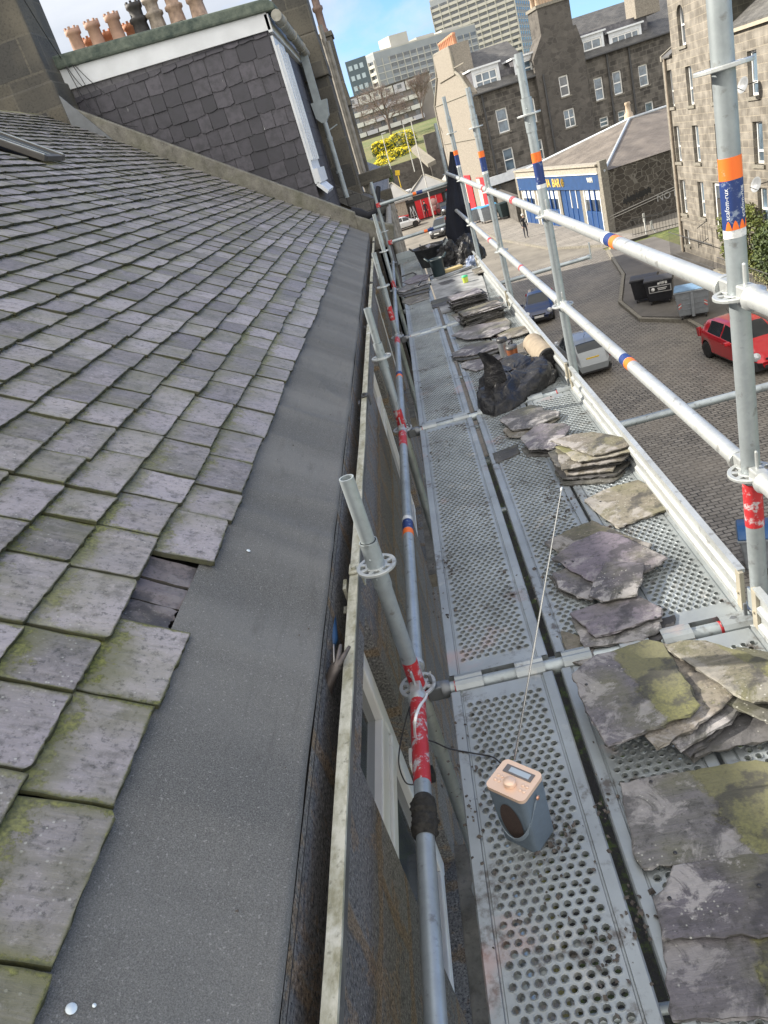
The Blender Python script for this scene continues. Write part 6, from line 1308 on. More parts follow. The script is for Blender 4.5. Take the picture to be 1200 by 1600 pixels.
def shopwin(u0, u1, n):
    m = MB(); qb(m, u0, u1, 0.0, 0.2, GZ+0.1, -7.45); o = m.build('panelling', blue, pub)
    for k in range(n+1): q = MB(); a = u0+(u1-u0-0.08)*k/n; qb(q, a, a+0.08, -0.03, 0.19, GZ+0.1, -6.08); q.build('mullion', WHITE() if k in (0,n) else dblue, o)
    q = MB(); qb(q, u0+0.08, u1, 0.10, 0.13, -7.44, -6.08); q.build('glass', M('glass'), o)
    for k in range(n): q = MB(); a = u0+(u1-u0)*k/n; qb(q, a+0.10, a+(u1-u0)/n-0.03, 0.06, 0.08, -6.72, -6.10); q.build('frosted_pane', plain('frosted white glass', (0.62,0.66,0.66), 0.3), o)
    return o
shopwin(0.75, 3.3, 3); shopwin(7.9, 12.3, 5); shopwin(12.85, 15.75, 3)
m = MB(); qb(m, 3.9, 7.4, 0.04, 0.2, GZ+0.12, -6.08); o = m.build('double_door', blue, pub)
for k in range(1, 4): q = MB(); a = 3.9+3.5*k/4; qb(q, a-0.03, a+0.03, 0.0, 0.05, GZ+0.12, -6.08); q.build('batten', WHITE() if k in (1,2) and False else dblue, o)
for u in (4.6, 5.6): q = MB(); qb(q, u, u+0.07, -0.02, 0.04, -7.3, -6.1); q.build('strip', WHITE(), o)
# hipped roof
Rz = -3.05; A_ = L3(-0.1,0.1,-5.02); B_ = L3(16.6,0.1,-4.85); C_ = L3(16.6,13,-4.9); D_ = L3(-0.1,13,-5.02); E1 = L3(8.2,6.2,Rz); E2 = L3(8.2,13,Rz)
m = MB(); m.add([A_,B_,E1], [(0,2,1)]); m.add([A_,E1,E2,D_], [(0,3,2,1)][::-1]); m.add([B_,C_,E2,E1], [(0,1,2,3)]); m.build('roof', M('brownroof'), pub)
m = MB(); up = Vector((0,0,0.03)); m.tube(A_+up,E1+up,0.09,6); m.tube(B_+up,E1+up,0.09,6); m.tube(E1+up,E2+up,0.10,6); m.build('ridge_leads', plain('pale ridge lead', (0.42,0.45,0.48), 0.5), pub)
m = MB(); c = E1+Vector((0,0,0)); m.lathe([(0.35,0.0),(0.3,0.35),(0.2,0.45),(0.17,0.9),(0.22,0.95),(0.2,1.1)], 12, c=c+Vector((0.1,0.4,0))); m.build('chimney_pot', plain('sandstone finial', (0.42,0.33,0.24), 0.8), pub)
# writing and black tag on the side wall
N3 = Vector((PD.x*-1, PD.y*-1, 0)); D3 = Vector((PN.x, PN.y, 0)); white = plain('white wall paint', (0.45,0.44,0.42), 0.8)
m = MB(); text_on(m, 'NO PARKING', 0.62, L3(-0.01,3.3+1.9,-7.62)+N3*0.0, D3, N3, 0.008, 0.0); m.build('lettering', white, pub)
m = MB()
for k in range(34):
    p = L3(-0.012, 1.15+k*0.055, -7.15+0.07*math.sin(k*1.7)+0.006*k); m.box(p, (0.10,0.02,0.26+0.1*math.sin(k*2.9)), Matrix.Rotation(-0.18,3,'Z'))
m.build('scrawled_tag', BLACK(), pub)
for dz in (0.0, -0.16): m = MB(); m.tube(L3(-0.06,0.05,-7.75+dz), L3(-0.06,4.6,-7.25+dz), 0.03, 5); m.build('handrail', plain('pale handrail', (0.40,0.38,0.34), 0.6), pub)
# steel fence and sign posts in front of the side wall
rl2 = railing('steel_fence', 'low dark fence round the steps by the pub side wall', [(12.9,46.2,GZ+.12),(15.4,45.6,GZ+.12),(15.3,42.3,GZ+.12)], 1.05, 0.17)
for lab, px in (('white topped sign post before the pub side wall', ((1006,340),(1012,382))), ('leaning pale rail post right of the sign post', ((1018,352),(1040,392)))):
    top = onY(px[0][0], px[0][1], 46.4); bot = onY(px[1][0], px[1][1], 46.0); m = MB(); m.tube(bot, top, 0.035, 6); m.box(top, (0.12,0.05,0.5)); mesh_thing(m, 'sign_post', plain('pale post', (0.5,0.5,0.48), 0.5), lab, 'post', bot)
m = MB(); m.cbox(9.4, 9.9, 67.0, 79.5, GZ, -6.6); mesh_thing(m, 'stone_wall', M('rubble2'), 'low grey wall between the pub and the rendered gable', 'wall', (9.5,72,GZ))

# ---- wheeled bins
def bin4(name, label, P, rz, body, lid, stripes=False, scale=1.0, ribs=True, sign=False):
    t = thing(name, label, 'bin', P, rz, 'large wheeled bins on the street'); w, d, h = 1.25*scale, 0.95*scale, 1.12*scale; z0 = 0.17*scale
    B = lambda mb_, nm, mt, par=None, **k: mb_.build(nm, mt, par or t, local=True, **k)
    m = MB(); a = [(-w/2+.09,-d/2+.09),(w/2-.09,-d/2+.09),(w/2-.09,d/2-.09),(-w/2+.09,d/2-.09)]; b = [(-w/2,-d/2),(w/2,-d/2),(w/2,d/2),(-w/2,d/2)]
    m.add([(x,y,z0) for x,y in a]+[(x,y,h) for x,y in b], [(0,3,2,1),(0,1,5,4),(1,2,6,5),(2,3,7,6),(3,0,4,7),(4,5,6,7)]); bo = B(m, 'body', body, bevel=0.03)
    if ribs:
        for k in range(4): z = z0+0.25+k*0.2; f = (z-z0)/(h-z0); m = MB(); ww, dd = w-.18*(1-f), d-.18*(1-f); m.box((0,-dd/2-.004,z), (ww*0.94,0.02,0.03)); m.box((-ww/2-.004,0,z), (0.02,dd*0.94,0.03)); B(m, 'rib', body, bo)
        m = MB(); m.box((0,-d/2+.02,0.62*scale), (0.10,0.10,0.95*scale)); B(m, 'rib', body, bo)
    m = MB(); m.box((0,0,h+.01), (w+.07,d+.07,0.05)); B(m, 'rim', body, bo, bevel=0.01)
    m = MB(); n = 8; pr = [(-d/2-.02,h+.035)]+[(-d/2-.02+(d+.04)*k/n, h+.05+0.15*math.sin(math.pi*(0.15+0.7*k/n))-0.05) for k in range(n+1)]+[(d/2+.02,h+.035)]
    m.prism([(-w/2-.02,y,z) for y,z in pr], (w+.04,0,0)); B(m, 'lid', lid, bevel=0.02)
    for sx_ in (-1,1):
        for sy_ in (-1,1):
            m = MB(); m.tube((sx_*(w/2-.18)-.02,sy_*(d/2-.16),0.085), (sx_*(w/2-.18)+.02,sy_*(d/2-.16),0.085), 0.085, 14); m.box((sx_*(w/2-.18),sy_*(d/2-.16),0.15), (0.07,0.09,0.07)); B(m, 'wheel', BLACK())
    if stripes:
        for sx_ in (-1,1):
            for k in range(3): m = MB(); m.box((sx_*(w/2-0.15),-d/2+.035,0.50+k*0.065), (0.13,0.01,0.03), Matrix.Rotation(0.6*sx_,3,'Y')); B(m, 'reflector', plain('red white reflector', (0.6,0.12,0.10) if k % 2 == 0 else (0.7,0.7,0.7), 0.4) if k % 2 == 0 else WHITE(), bo)
    if sign:
        m = MB(); m.box((0.05,-d/2+.01,0.66), (0.86,0.012,0.27), Matrix.Rotation(-0.0,3,'Y')); lb = B(m, 'label', plain('white bin label', (0.5,0.5,0.5), 0.5), bo)
        m = MB(); m.box((0.05,-d/2+.002,0.66), (0.80,0.012,0.21)); m2 = B(m, 'label_panel', BLACK(), lb); m = MB(); m.lathe([(0.075,-.008),(0.075,.004),(0,.005)], 14, c=(-0.22,-d/2-.006,0.66), axis=(0,-1,0)); m.box((0.14,-d/2-.004,0.69), (0.36,0.01,0.03)); m.box((0.12,-d/2-.004,0.63), (0.30,0.01,0.025)); B(m, 'label_mark', WHITE(), lb)
        m = MB(); m.lathe([(0.10,-.004),(0.10,.004),(0,.005)], 12, c=(0.15,-d/2-.006,0.92), axis=(0,-1,0)); m.box((0.02,-d/2-.004,0.88),(0.10,0.01,0.08)); m.box((0.30,-d/2-.004,0.9),(0.08,0.01,0.12)); B(m, 'label_mark', WHITE(), lb)
    return t
blk = plain('black bin plastic', (0.020,0.021,0.026), 0.4, var=0.2); gr = plain('grey bin plastic', (0.23,0.25,0.27), 0.5, var=0.12); lidb = plain('faded blue lid', (0.14,0.235,0.36), 0.5, var=0.15); lidk = plain('weathered black lid', (0.045,0.045,0.05), 0.55)
bin4('wheeled_bin', 'rear black wheeled bin, partly behind the labelled one', Vector((9.1,31.75,GZ+.12)), -0.42, blk, lidk, ribs=False, scale=0.84)
bin4('wheeled_bin', 'black wheeled bin with a white label on its front', Vector((9.42,30.85,GZ+.12)), -0.42, blk, lidk, ribs=False, sign=True, scale=0.86)
bin4('wheeled_bin', 'grey ribbed wheeled bin with a blue lid behind the red car', Vector((9.62,27.75,GZ+.12)), -0.40, gr, lidb, stripes=True, scale=0.95)
bin4('wheeled_bin', 'blue lidded bin directly below the scaffold, half hidden by the toe board', Vector((4.95,11.75,GZ)), -0.35, gr, plain('strong blue lid', (0.02,0.085,0.22), 0.35), ribs=False, scale=0.72)
bin4('wheeled_bin', 'grey bin with blue lid beside the rendered gable far up the street', Vector((7.7,73.6,GZ+.13)), 0.2, gr, plain('bright blue lid', (0.06,0.28,0.50), 0.5), scale=1.25)
bin4('wheeled_bin', 'dark green bin at the far side of the two grey bins', Vector((9.3,72.5,GZ+.13)), 0.2, plain('dark green plastic', (0.016,0.05,0.05), 0.5), plain('dark green plastic', (0.016,0.05,0.05), 0.5), scale=1.2)
bin4('wheeled_bin', 'grey bin with blue lid left of another, nearest the jacket', Vector((6.6,76.0,GZ+.13)), 0.2, gr, plain('bright blue lid', (0.06,0.28,0.50), 0.5), scale=1.1)

# ---- cars
def interp(tbl, x):
    for (a, va), (b, vb) in zip(tbl, tbl[1:]):
        if x <= b:
            t = max(0, min(1, (x-a)/(b-a))); t = t*t*(3-2*t)*0.4+t*0.6; return va+(vb-va)*t
    return tbl[-1][1]
def car(label, P, rz, paint, L=3.95, W=1.68, H=1.47, plate='white', glassm=None, sc=1.0):
    """front towards local -Y"""
    t = thing('parked_car', label, 'car', P, rz); t.scale = (sc, sc, sc); f = L/3.95
    y0 = -L/2
    top = [(0,0.50),(0.10,0.62),(0.35,0.74),(0.95,0.93),(1.12,1.0),(1.75,H-0.06),(2.2,H),(3.0,H-0.02),(3.45,H-0.10),(3.68,1.18),(3.82,0.98),(3.92,0.75),(3.95,0.55)]; top = [(a*f,b) for a,b in top]
    belt = [(0,0.50),(0.35,0.70),(0.95,0.86),(1.5,0.92),(3.4,0.98),(3.7,0.97),(3.95,0.60)]; belt = [(a*f,b) for a,b in belt]
    hw = [(0,0.52),(0.12,0.66),(0.45,0.80),(1.0,0.84),(3.0,0.84),(3.6,0.80),(3.85,0.72),(3.95,0.60)]; hw = [(a*f,b*W/1.68) for a,b in hw]
    roofw = [(0,0.46),(0.9*f,0.70),(1.1*f,0.66),(1.8*f,0.55),(3.2*f,0.54),(3.7*f,0.60),(3.95*f,0.5)]
    NS = 56; st = [L*k/NS for k in range(NS+1)]; ring = []
    wheels = (0.72*f, 3.22*f); rw = 0.335
    for x in st:
        zt, zb, w, r_ = interp(top, x), interp(belt, x), interp(hw, x), interp(roofw, x); zb = min(zb, zt); bot = 0.20+0.10*max(0, 1-x/0.25)+0.1*max(0, (x-L+0.25)/0.25)
        arch = 0
        for cxw in wheels:
            if abs(x-cxw) < rw+0.05: arch = max(arch, math.sqrt(max(0, (rw+0.05)**2-(x-cxw)**2))+0.31)
        b2 = max(bot, arch)
        pts = [(w*0.90, b2), (w*0.985, max(b2, bot+0.12)), (w, max(b2, 0.48)), (w*0.985, max(b2+.01, zb*0.82)), (w*0.965, zb)]
        gh = zt-zb
        pts += [(w*0.955-(w*0.955-r_)*0.10, zb+gh*0.06), (r_+(w*0.95-r_)*0.42, zb+gh*0.5), (r_+(w*0.95-r_)*0.10, zb+gh*0.88), (r_*0.90, zb+gh*0.965), (r_*0.5, zt-0.004), (0, zt)]
        ring.append(pts)
    K = len(ring[0]); full = lambda pts, y: [(-a, y, z) for a, z in pts]+[(a, y, z) for a, z in pts[::-1][1:]]
    V = []; n = 2*K-1
    for x, pts in zip(st, ring): V += full(pts, y0+x)
    parts = {}
    def put(key, f_): parts.setdefault(key, []).append(f_)
    for i in range(NS):
        xm = (st[i]+st[i+1])/2/f
        for j in range(n-1):
            k = j if j < K-1 else n-2-j; f_ = (i*n+j, (i+1)*n+j, (i+1)*n+j+1, i*n+j+1); key = 'body'
            if k in (5, 6) and 1.40 < xm < 2.18: key = 'side_window%d' % (j < K-1)
            if k in (5, 6) and 2.28 < xm < 3.15: key = 'rear_side_window%d' % (j < K-1)
            if k >= 8 and 1.10 < xm < 1.78: key = 'windscreen'
            if k >= 8 and 3.42 < xm < 3.74: key = 'rear_window'
            if k <= 0 and key == 'body': key = 'sill'
            if (xm < 0.14 and k in (1,)) or (xm > 3.86 and k in (1,)): key = 'sill'
            put(key, f_)
    for nm, fs in parts.items():
        idx = sorted({i for f_ in fs for i in f_}); mp = {a: b for b, a in enumerate(idx)}; m = MB(); m.add([V[i] for i in idx], [tuple(mp[i] for i in f_) for f_ in fs], smooth=True)
        mat = paint if nm == 'body' else (BLACK() if nm == 'sill' else (glassm or M('carglass')))
        name = ''.join(c for c in nm if not c.isdigit()); o = m.build(name if name != 'sill' else 'lower_trim', mat, t, local=True, uvs=False)
    for e in (0, NS):
        m = MB(); m.add([V[e*n+i] for i in range(n)], [tuple(range(n)) if e == 0 else tuple(range(n))[::-1]]); m.build('bumper', paint, t, local=True, uvs=False)
    m = MB(); m.cbox(-W*0.42, W*0.42, y0+0.12, y0+L-0.12, 0.18, 0.5); m.build('underbody', BLACK(), t, local=True)
    for cxw in wheels:
        for s_ in (-1,1):
            c = Vector((s_*W*0.435, y0+cxw, 0.31)); m = MB(); m.lathe([(0.20,-0.09),(0.30,-0.09),(0.315,-0.06),(0.315,0.06),(0.30,0.09),(0.20,0.09)], 28, c=c, axis=(1,0,0)); wl = m.build('wheel', plain('tyre rubber', (0.02,0.02,0.02), 0.85), t, local=True)
            m = MB(); m.lathe([(0.20,0.0),(0.205,0.075),(0.19,0.078),(0.17,0.03),(0.05,0.05),(0,0.05)], 28, c=c, axis=(s_,0,0))
            for k in range(6): a = k*math.pi/3; m.box(c+Vector((s_*0.055, math.cos(a)*0.11, math.sin(a)*0.11)), (0.03,0.035,0.16), Matrix.Rotation(math.pi/2-a,3,'X'))
            m.build('rim', plain('alloy rim', (0.42,0.43,0.44), 0.35, 0.8), wl, local=True)
    for s_ in (-1,1):
        m = MB(); m.lathe([(0,0),(0.10,0.02),(0.15,0.06),(0.14,0.10),(0,0.11)], 12, c=(s_*W*0.36, y0+0.26*f, 0.64), axis=(s_*0.25,-1,0.35)); m.build('headlight', plain('clear headlight', (0.5,0.52,0.54), 0.15, 0.3), t, local=True)
        m = MB(); m.box((s_*W*0.445, y0+L-0.13, 0.88), (0.13,0.20,0.34), Matrix.Rotation(-0.25,3,'X')); m.build('tail_light', plain('red tail light', (0.35,0.015,0.02), 0.25), t, local=True, bevel=0.02)
        m = MB(); m.box((s_*W*0.575, y0+1.42*f, 0.97), (0.20,0.10,0.13)); m.box((s_*W*0.51, y0+1.43*f, 0.94), (0.12,0.04,0.04)); m.build('mirror', paint, t, local=True, bevel=0.03)
        m = MB(); m.box((s_*W*0.498, y0+2.05*f, 0.80), (0.02,0.16,0.025)); m.build('door_handle', paint, t, local=True)
    m = MB(); m.box((0,y0-0.005,0.46), (0.52,0.02,0.12)); m.build('number_plate', plain('white plate', (0.68,0.68,0.66), 0.5), t, local=True)
    m = MB(); m.box((0,y0+0.005,0.33), (0.9,0.03,0.10)); m.build('lower_grille', BLACK(), t, local=True); m = MB(); m.box((0,y0+0.035,0.575), (0.75,0.05,0.06)); m.build('grille', BLACK(), t, local=True)
    m = MB(); m.box((0,y0+0.01,0.605), (0.62,0.04,0.02)); m.build('chrome_strip', plain('chrome', (0.55,0.56,0.57), 0.2, 0.9), t, local=True)
    m = MB(); m.box((0,y0+L-0.07,0.80), (0.52,0.02,0.12), Matrix.Rotation(-0.25,3,'X')); m.build('number_plate', plain('yellow plate', (0.72,0.48,0.05), 0.5), t, local=True)
    m = MB(); m.box((0,y0+L-0.05,0.36), (1.2,0.05,0.10)); m.build('lower_trim', BLACK(), t, local=True)
    m = MB(); m.tube((0,y0+2.9*f,H-0.02), (0,y0+3.15*f,H+0.18), 0.008, 5); m.build('roof_aerial', BLACK(), t, local=True)
    return t
MATS['carglass'] = NT('car glass').done((0.022,0.027,0.032), 0.08, 0.0, spec=0.45)
car('red three door hatchback parked behind the nearest pole', Vector((9.2,22.4,GZ)), R_(6), m_carpaint('red car paint', (0.52,0.008,0.018)), L=3.9, sc=0.87)
car('silver grey hatchback seen from behind with a yellow rear plate', Vector((4.95,26.1,GZ)), R_(182), m_carpaint('silver car paint', (0.22,0.24,0.255)), L=3.95, sc=0.84)
car('dark navy hatchback facing the camera beyond the silver one', Vector((5.05,34.6,GZ)), R_(-12), m_carpaint('navy car paint', (0.010,0.022,0.075)), L=3.8, sc=0.80)
car('small pale silver car far away behind the end guard rail', Vector((-0.15,91.5,GZ)), R_(97), m_carpaint('pale silver paint', (0.55,0.57,0.58)), L=3.7)
car('dark grey car parked beside the navy jacket in the distance', Vector((3.3,76.0,GZ)), R_(-20), m_carpaint('dark grey paint', (0.07,0.065,0.06)), L=4.2, H=1.6)
car('black car by the shop entrance left of the jacket', Vector((5.0,94.5,GZ)), R_(10), m_carpaint('black car paint', (0.012,0.012,0.014)), L=4.0)

# ---- people
def person(label, P, rz, h, cloth, legs, hair, skin=(0.50,0.33,0.26), pose=0, hi=False):
    t = thing('person', label, 'person', P, rz); s_ = h/1.75
    J = {'pel':(0,0,.95,.13),'sp':(0,0,1.12,.125),'ch':(0,0,1.33,.15),'ne':(0,0,1.48,.055),'h0':(0,-.01,1.58,.075),'h1':(0,-.01,1.66,.095),'h2':(0,0,1.73,.06)}
    E = [('pel','sp'),('sp','ch'),('ch','ne'),('ne','h0'),('h0','h1'),('h1','h2')]
    for sd_, n_ in ((-1,'L'),(1,'R')):
        J.update({n_+'sh':(sd_*.18,0,1.40,.062),n_+'el':(sd_*.24,.03,1.13,.045),n_+'wr':(sd_*.22,-.07,.90,.03),n_+'pa':(sd_*.215,-.10,.84,.034),
                  n_+'hi':(sd_*.09,0,.90,.095),n_+'kn':(sd_*(.11),-.02-.03*sd_,.50,.062),n_+'an':(sd_*.12,.02+.03*sd_,.09,.042),n_+'to':(sd_*.13,-.13,.03,.035)})
        E += [('ch',n_+'sh'),(n_+'sh',n_+'el'),(n_+'el',n_+'wr'),(n_+'wr',n_+'pa'),('pel',n_+'hi'),(n_+'hi',n_+'kn'),(n_+'kn',n_+'an'),(n_+'an',n_+'to')]
        for k in range(4): J[n_+'f%d' % k] = (sd_*(.205+.0*k), -.085-.022*k+.0, .755+.008*abs(k-1.5), .009); E.append((n_+'pa',n_+'f%d' % k))
        J[n_+'th'] = (sd_*.185,-.135,.80,.010); E.append((n_+'pa',n_+'th'))
    names = list(J); me = bpy.data.meshes.new('body'); me.from_pydata([tuple(Vector(J[n_][:3])*s_) for n_ in names], [(names.index(a),names.index(b)) for a,b in E], [])
    ob = bpy.data.objects.new('tmp', me); COL.objects.link(ob); sk_ = ob.modifiers.new('s', 'SKIN'); sk_.use_smooth_shade = True
    for i, n_ in enumerate(names): me.skin_vertices[0].data[i].radius = (J[n_][3]*s_, J[n_][3]*s_*(0.72 if n_ in ('sp','ch','pel') else 1)); 
    me.skin_vertices[0].data[0].use_root = True; sb = ob.modifiers.new('u', 'SUBSURF'); sb.levels = 1; sb.render_levels = 1
    dg = bpy.context.evaluated_depsgraph_get(); em = bpy.data.meshes.new_from_object(ob.evaluated_get(dg)); bpy.data.objects.remove(ob); em.name = 'body'
    em.materials.clear()
    for m_ in (cloth, legs, plain('skin', skin, 0.6), BLACK()): em.materials.append(m_)
    for p in em.polygons:
        z = p.center.z/s_; x = abs(p.center.x)/s_; p.material_index = 2 if (z > 1.49 or (x > .15 and .72 < z < .90)) else (0 if z > .93 or x > .17 and z > .72 else (3 if z < .08 else 1))
    b = bpy.data.objects.new('body', em); COL.objects.link(b); b.parent = t
    m = MB()
    m.lathe([(0.100*s_,0),(0.112*s_,0.05*s_),(0.10*s_,0.11*s_),(0.05*s_,0.15*s_),(0,0.155*s_)], 16, c=(0,0.018*s_,1.635*s_)); m.build('hair', hair, t, local=True)
    m = MB()
    for sx_ in (-1,1): m.lathe([(0.011*s_,0),(0,0.006*s_)], 8, c=(sx_*.034*s_,-.098*s_,1.66*s_), axis=(0,-1,0))
    m.build('eyes', BLACK(), t, local=True); m = MB(); m.box((0,-.105*s_,1.63*s_), (.02*s_,.03*s_,.035*s_)); m.box((0,-.098*s_,1.595*s_), (.04*s_,.008*s_,.008*s_)); m.build('nose_and_mouth', plain('skin', skin, 0.6), t, local=True)
    return t
dk = plain('black clothing', (0.022,0.024,0.03), 0.9)
pp = person('person in dark clothes and a pale hat walking on the pavement by the pub', Vector((8.45,57.7,GZ+.13)), R_(15), 1.72, dk, plain('dark trousers', (0.03,0.035,0.05), 0.9), plain('white hat', (0.62,0.60,0.55), 0.8))
m = MB(); m.box((0.1,-0.17,1.30), (0.09,0.02,0.34), Matrix.Rotation(0.4,3,'Y')); m.build('pale_scarf', plain('pale scarf', (0.5,0.48,0.44), 0.9), pp, local=True)
person('person in black standing before the red shop front', Vector((2.75,95.5,GZ+.01)), R_(20), 2.1, dk, dk, plain('dark hair', (0.03,0.02,0.015), 0.9))
# ================================================================ FAR SIDE: rubble tenement, shops, tower blocks, bank
T0 = Vector((9.02, 79.0)); TU = Vector((0.985, 0.17)).normalized(); TV = Vector((-TU.y, TU.x))     # TU along the facade, TV along the gable (away)
tn = thing('rubble_tenement', 'dark rubble tenement with a pale rendered gable, box dormers and stair tower', 'tenement', (T0.x, T0.y, GZ))
def T3(u, v, z): return Vector((T0.x+TU.x*u+TV.x*v, T0.y+TU.y*u+TV.y*v, z))
TT = (TU.x, TU.y); OT = (T0.x, T0.y)
def tp(x, y): return onL(x, y, OT, TT)
def TB(m, u0, u1, v0, v1, z0, z1): m.prism([T3(u0,v0,z0), T3(u1,v0,z0), T3(u1,v1,z0), T3(u0,v1,z0)], (0,0,z1-z0))
def fr_px(x0, y0, x1, y1, w=1.25):
    xm = (x0+x1)/2; a = tp(xm-2, y0+1); b = tp(xm+2, y1-1); c = (a[0]+b[0])/2; return (c-w/2, c+w/2, min(a[1],b[1]), max(a[1],b[1]))
def fr_w(x0, y0, x1, y1): xm, ym = (x0+x1)/2, (y0+y1)/2; return fr_px(x0, y0, x1, y1, (tp(x1, ym-2)[0]-tp(x0, ym+2)[0])*0.82)
ZE = 2.05
W1 = [fr_w(775,168,797,208), fr_w(824,153,839,193), fr_w(786,230,806,268), fr_w(836,217,851,251)]
W2 = [fr_w(928,120,945,157), fr_w(957,110,974,148), fr_w(997,100,1015,135), fr_w(936,182,953,198), fr_w(965,172,980,192), fr_w(1008,158,1024,190)]
ARCH = fr_w(870,118,888,152); SQ = fr_w(877,170,898,200)
ST0, ST1 = tp(848,200)[0], tp(922,170)[0]
m = MB(); wall(m, OT, TT, 0.0, ST0, GZ, ZE, W1, 0.25); m.build('wall', M('squared'), tn); m = MB(); wall(m, OT, TT, ST1, 32, GZ, ZE, W2, 0.25); m.build('wall', M('squared'), tn)
SO = T3(0,-0.5,0); m = MB(); wall(m, (SO.x,SO.y), TT, ST0, ST1, GZ, 3.3, [ARCH, SQ], 0.2)
TBs = [ST0, ST1]; c0, c1 = tp(838,60)[0]+0.3, tp(893,50)[0]
m.prism([T3(ST0,-0.5,3.3), T3(ST1,-0.5,3.3), T3(c1+0.3,-0.5,5.0), T3(c0,-0.5,5.0)], (TV.x*2.2,TV.y*2.2,0)); TB(m, ST0, ST0+0.02, -0.5, 0.0, GZ, 3.3); TB(m, ST1-0.02, ST1, -0.5, 0.0, GZ, 3.3)
TB(m, c0, c1, -0.5, 1.9, 5.0, 7.15); m.build('stair_tower', M('rubble2'), tn); m = MB(); TB(m, c0-0.15, c1+0.15, -0.65, 2.0, 7.15, 7.4)
cp = m.build('chimney_head', M('palestone'), tn); buff = plain('buff chimney pot', (0.45,0.33,0.23), 0.8, var=0.2)
for k in range(9):
    for r_ in range(2): q = MB(); q.lathe([(0.22,0),(0.18,0.7),(0.24,0.75),(0.22,0.95),(0.14,0.97)], 10, c=T3(c0+0.35+k*(c1-c0-0.7)/8, 0.1+r_*1.2, 7.4)); q.build('chimney_pot', buff, cp)
for q in W1+W2: window(tn, OT, TT, *q, depth=0.22, fr=0.11, mid=0.5, glass=M('glassblue'))
window(tn, (SO.x,SO.y), TT, *ARCH, depth=0.2, fr=0.12, mid=0.5); window(tn, (SO.x,SO.y), TT, *SQ, depth=0.2, fr=0.1, mid=0.5, vert=1, glass=M('glassblue'))
# rendered gable facing the street (-TU side)
m = MB(); N_ = -TU; g = lambda v, z, o=0.0: T3(-o, v, z)
gp = [(0,GZ),(14.6,GZ),(15.2,-1.7),(14.9,2.6),(11.2,5.0),(10.3,7.0),(4.0,6.75),(3.9,4.6),(2.6,4.1),(-0.2,2.2)]
gp[0] = (0.0,GZ); gp[-1] = (0.0,2.3)
m.prism([g(v,z) for v, z in gp], (TU.x*0.6, TU.y*0.6, 0)); m.build('gable', M('render'), tn)
m = MB()
for a, b in zip(gp[2:], gp[3:]): m.tube(g(*a), g(*b), 0.16, 6)
for z in (2.35, -1.6, 4.9): m.tube(g(0.2,z,0.02), g(14.6,z+0.2,0.02), 0.07, 4)
m.build('gable_mouldings', M('palestone'), tn)
m = MB(); TB(m, -0.15, 1.9, 3.9, 10.4, 4.4, 6.9); ch = m.build('chimney_head', M('render'), tn); tc_ = plain('terracotta chimney pot', (0.50,0.24,0.14), 0.8, var=0.2)
for k in range(9): q = MB(); q.lathe([(0.22,0),(0.19,0.75),(0.24,0.8),(0.22,0.98),(0.14,1.0)], 10, c=T3(0.7,4.4+k*0.68,6.9)); q.build('chimney_pot', tc_, ch)
q = MB(); sx_ = onL(735, 150, (T3(0,0,0).x,T3(0,0,0).y), (TV.x,TV.y))
for lab, v0, v1, z0, z1, mt in (('poster', 1.6, 4.2, -8.5, -5.2, 'r'), ('poster', 6.5, 11.0, -8.5, -4.9, 'r')):
    m = MB(); m.prism([g(v0,z0,0.05), g(v1,z0,0.05), g(v1,z1,0.05), g(v0,z1,0.05)], (N_.x*0.06, N_.y*0.06, 0)); po = m.build('shop_window', plain('red shop window', (0.55,0.02,0.03), 0.5), tn)
    m = MB(); vv = (v0+v1)/2; m.prism([g(vv,z0+.1,0.115), g(v1-.1,z0+.1,0.115), g(v1-.1,z1-.1,0.115), g(vv,z1-.1,0.115)], (N_.x*0.02, N_.y*0.02, 0)); m.build('panel', plain('cream panel', (0.60,0.50,0.42), 0.6, var=0.3, nscale=1.5), po)
m = MB(); m.lathe([(0.35,0),(0.42,0.08),(0.40,0.12),(0,0.13)], 18, c=g(0.9,-1.45,0.06), axis=(N_.x,N_.y,0)); m.build('round_lamp', plain('brass lamp', (0.36,0.27,0.19), 0.5), tn)
# roof, dormers
def rf(u0, u1, z_e, z_r, dep): 
    m = MB(); m.prism([T3(u0,-0.35,z_e), T3(u0,dep,z_r), T3(u0,dep,z_r-0.25), T3(u0,-0.35,z_e-0.2)], (TU.x*(u1-u0), TU.y*(u1-u0), 0)); m.prism([T3(u0,dep,z_r), T3(u0,2*dep,z_e), T3(u0,2*dep,z_e-.2), T3(u0,dep,z_r-.25)], (TU.x*(u1-u0), TU.y*(u1-u0), 0)); return m.build('roof', M('oldroof'), tn)
rf(0.55, ST0+0.5, 2.1, 6.0, 7.0); rf(ST1-0.5, 32, 2.1, 6.1, 7.0)
m = MB(); m.tube(T3(0,-0.42,2.0), T3(ST0,-0.42,2.0), 0.1, 6); m.build('gutter', IRON(), tn); m = MB(); m.tube(T3(ST1,-0.42,2.0), T3(32,-0.42,2.0), 0.1, 6); m.build('gutter', IRON(), tn)
m = MB(); m.cbox(0,0.1,0,0.1,0,0.1)
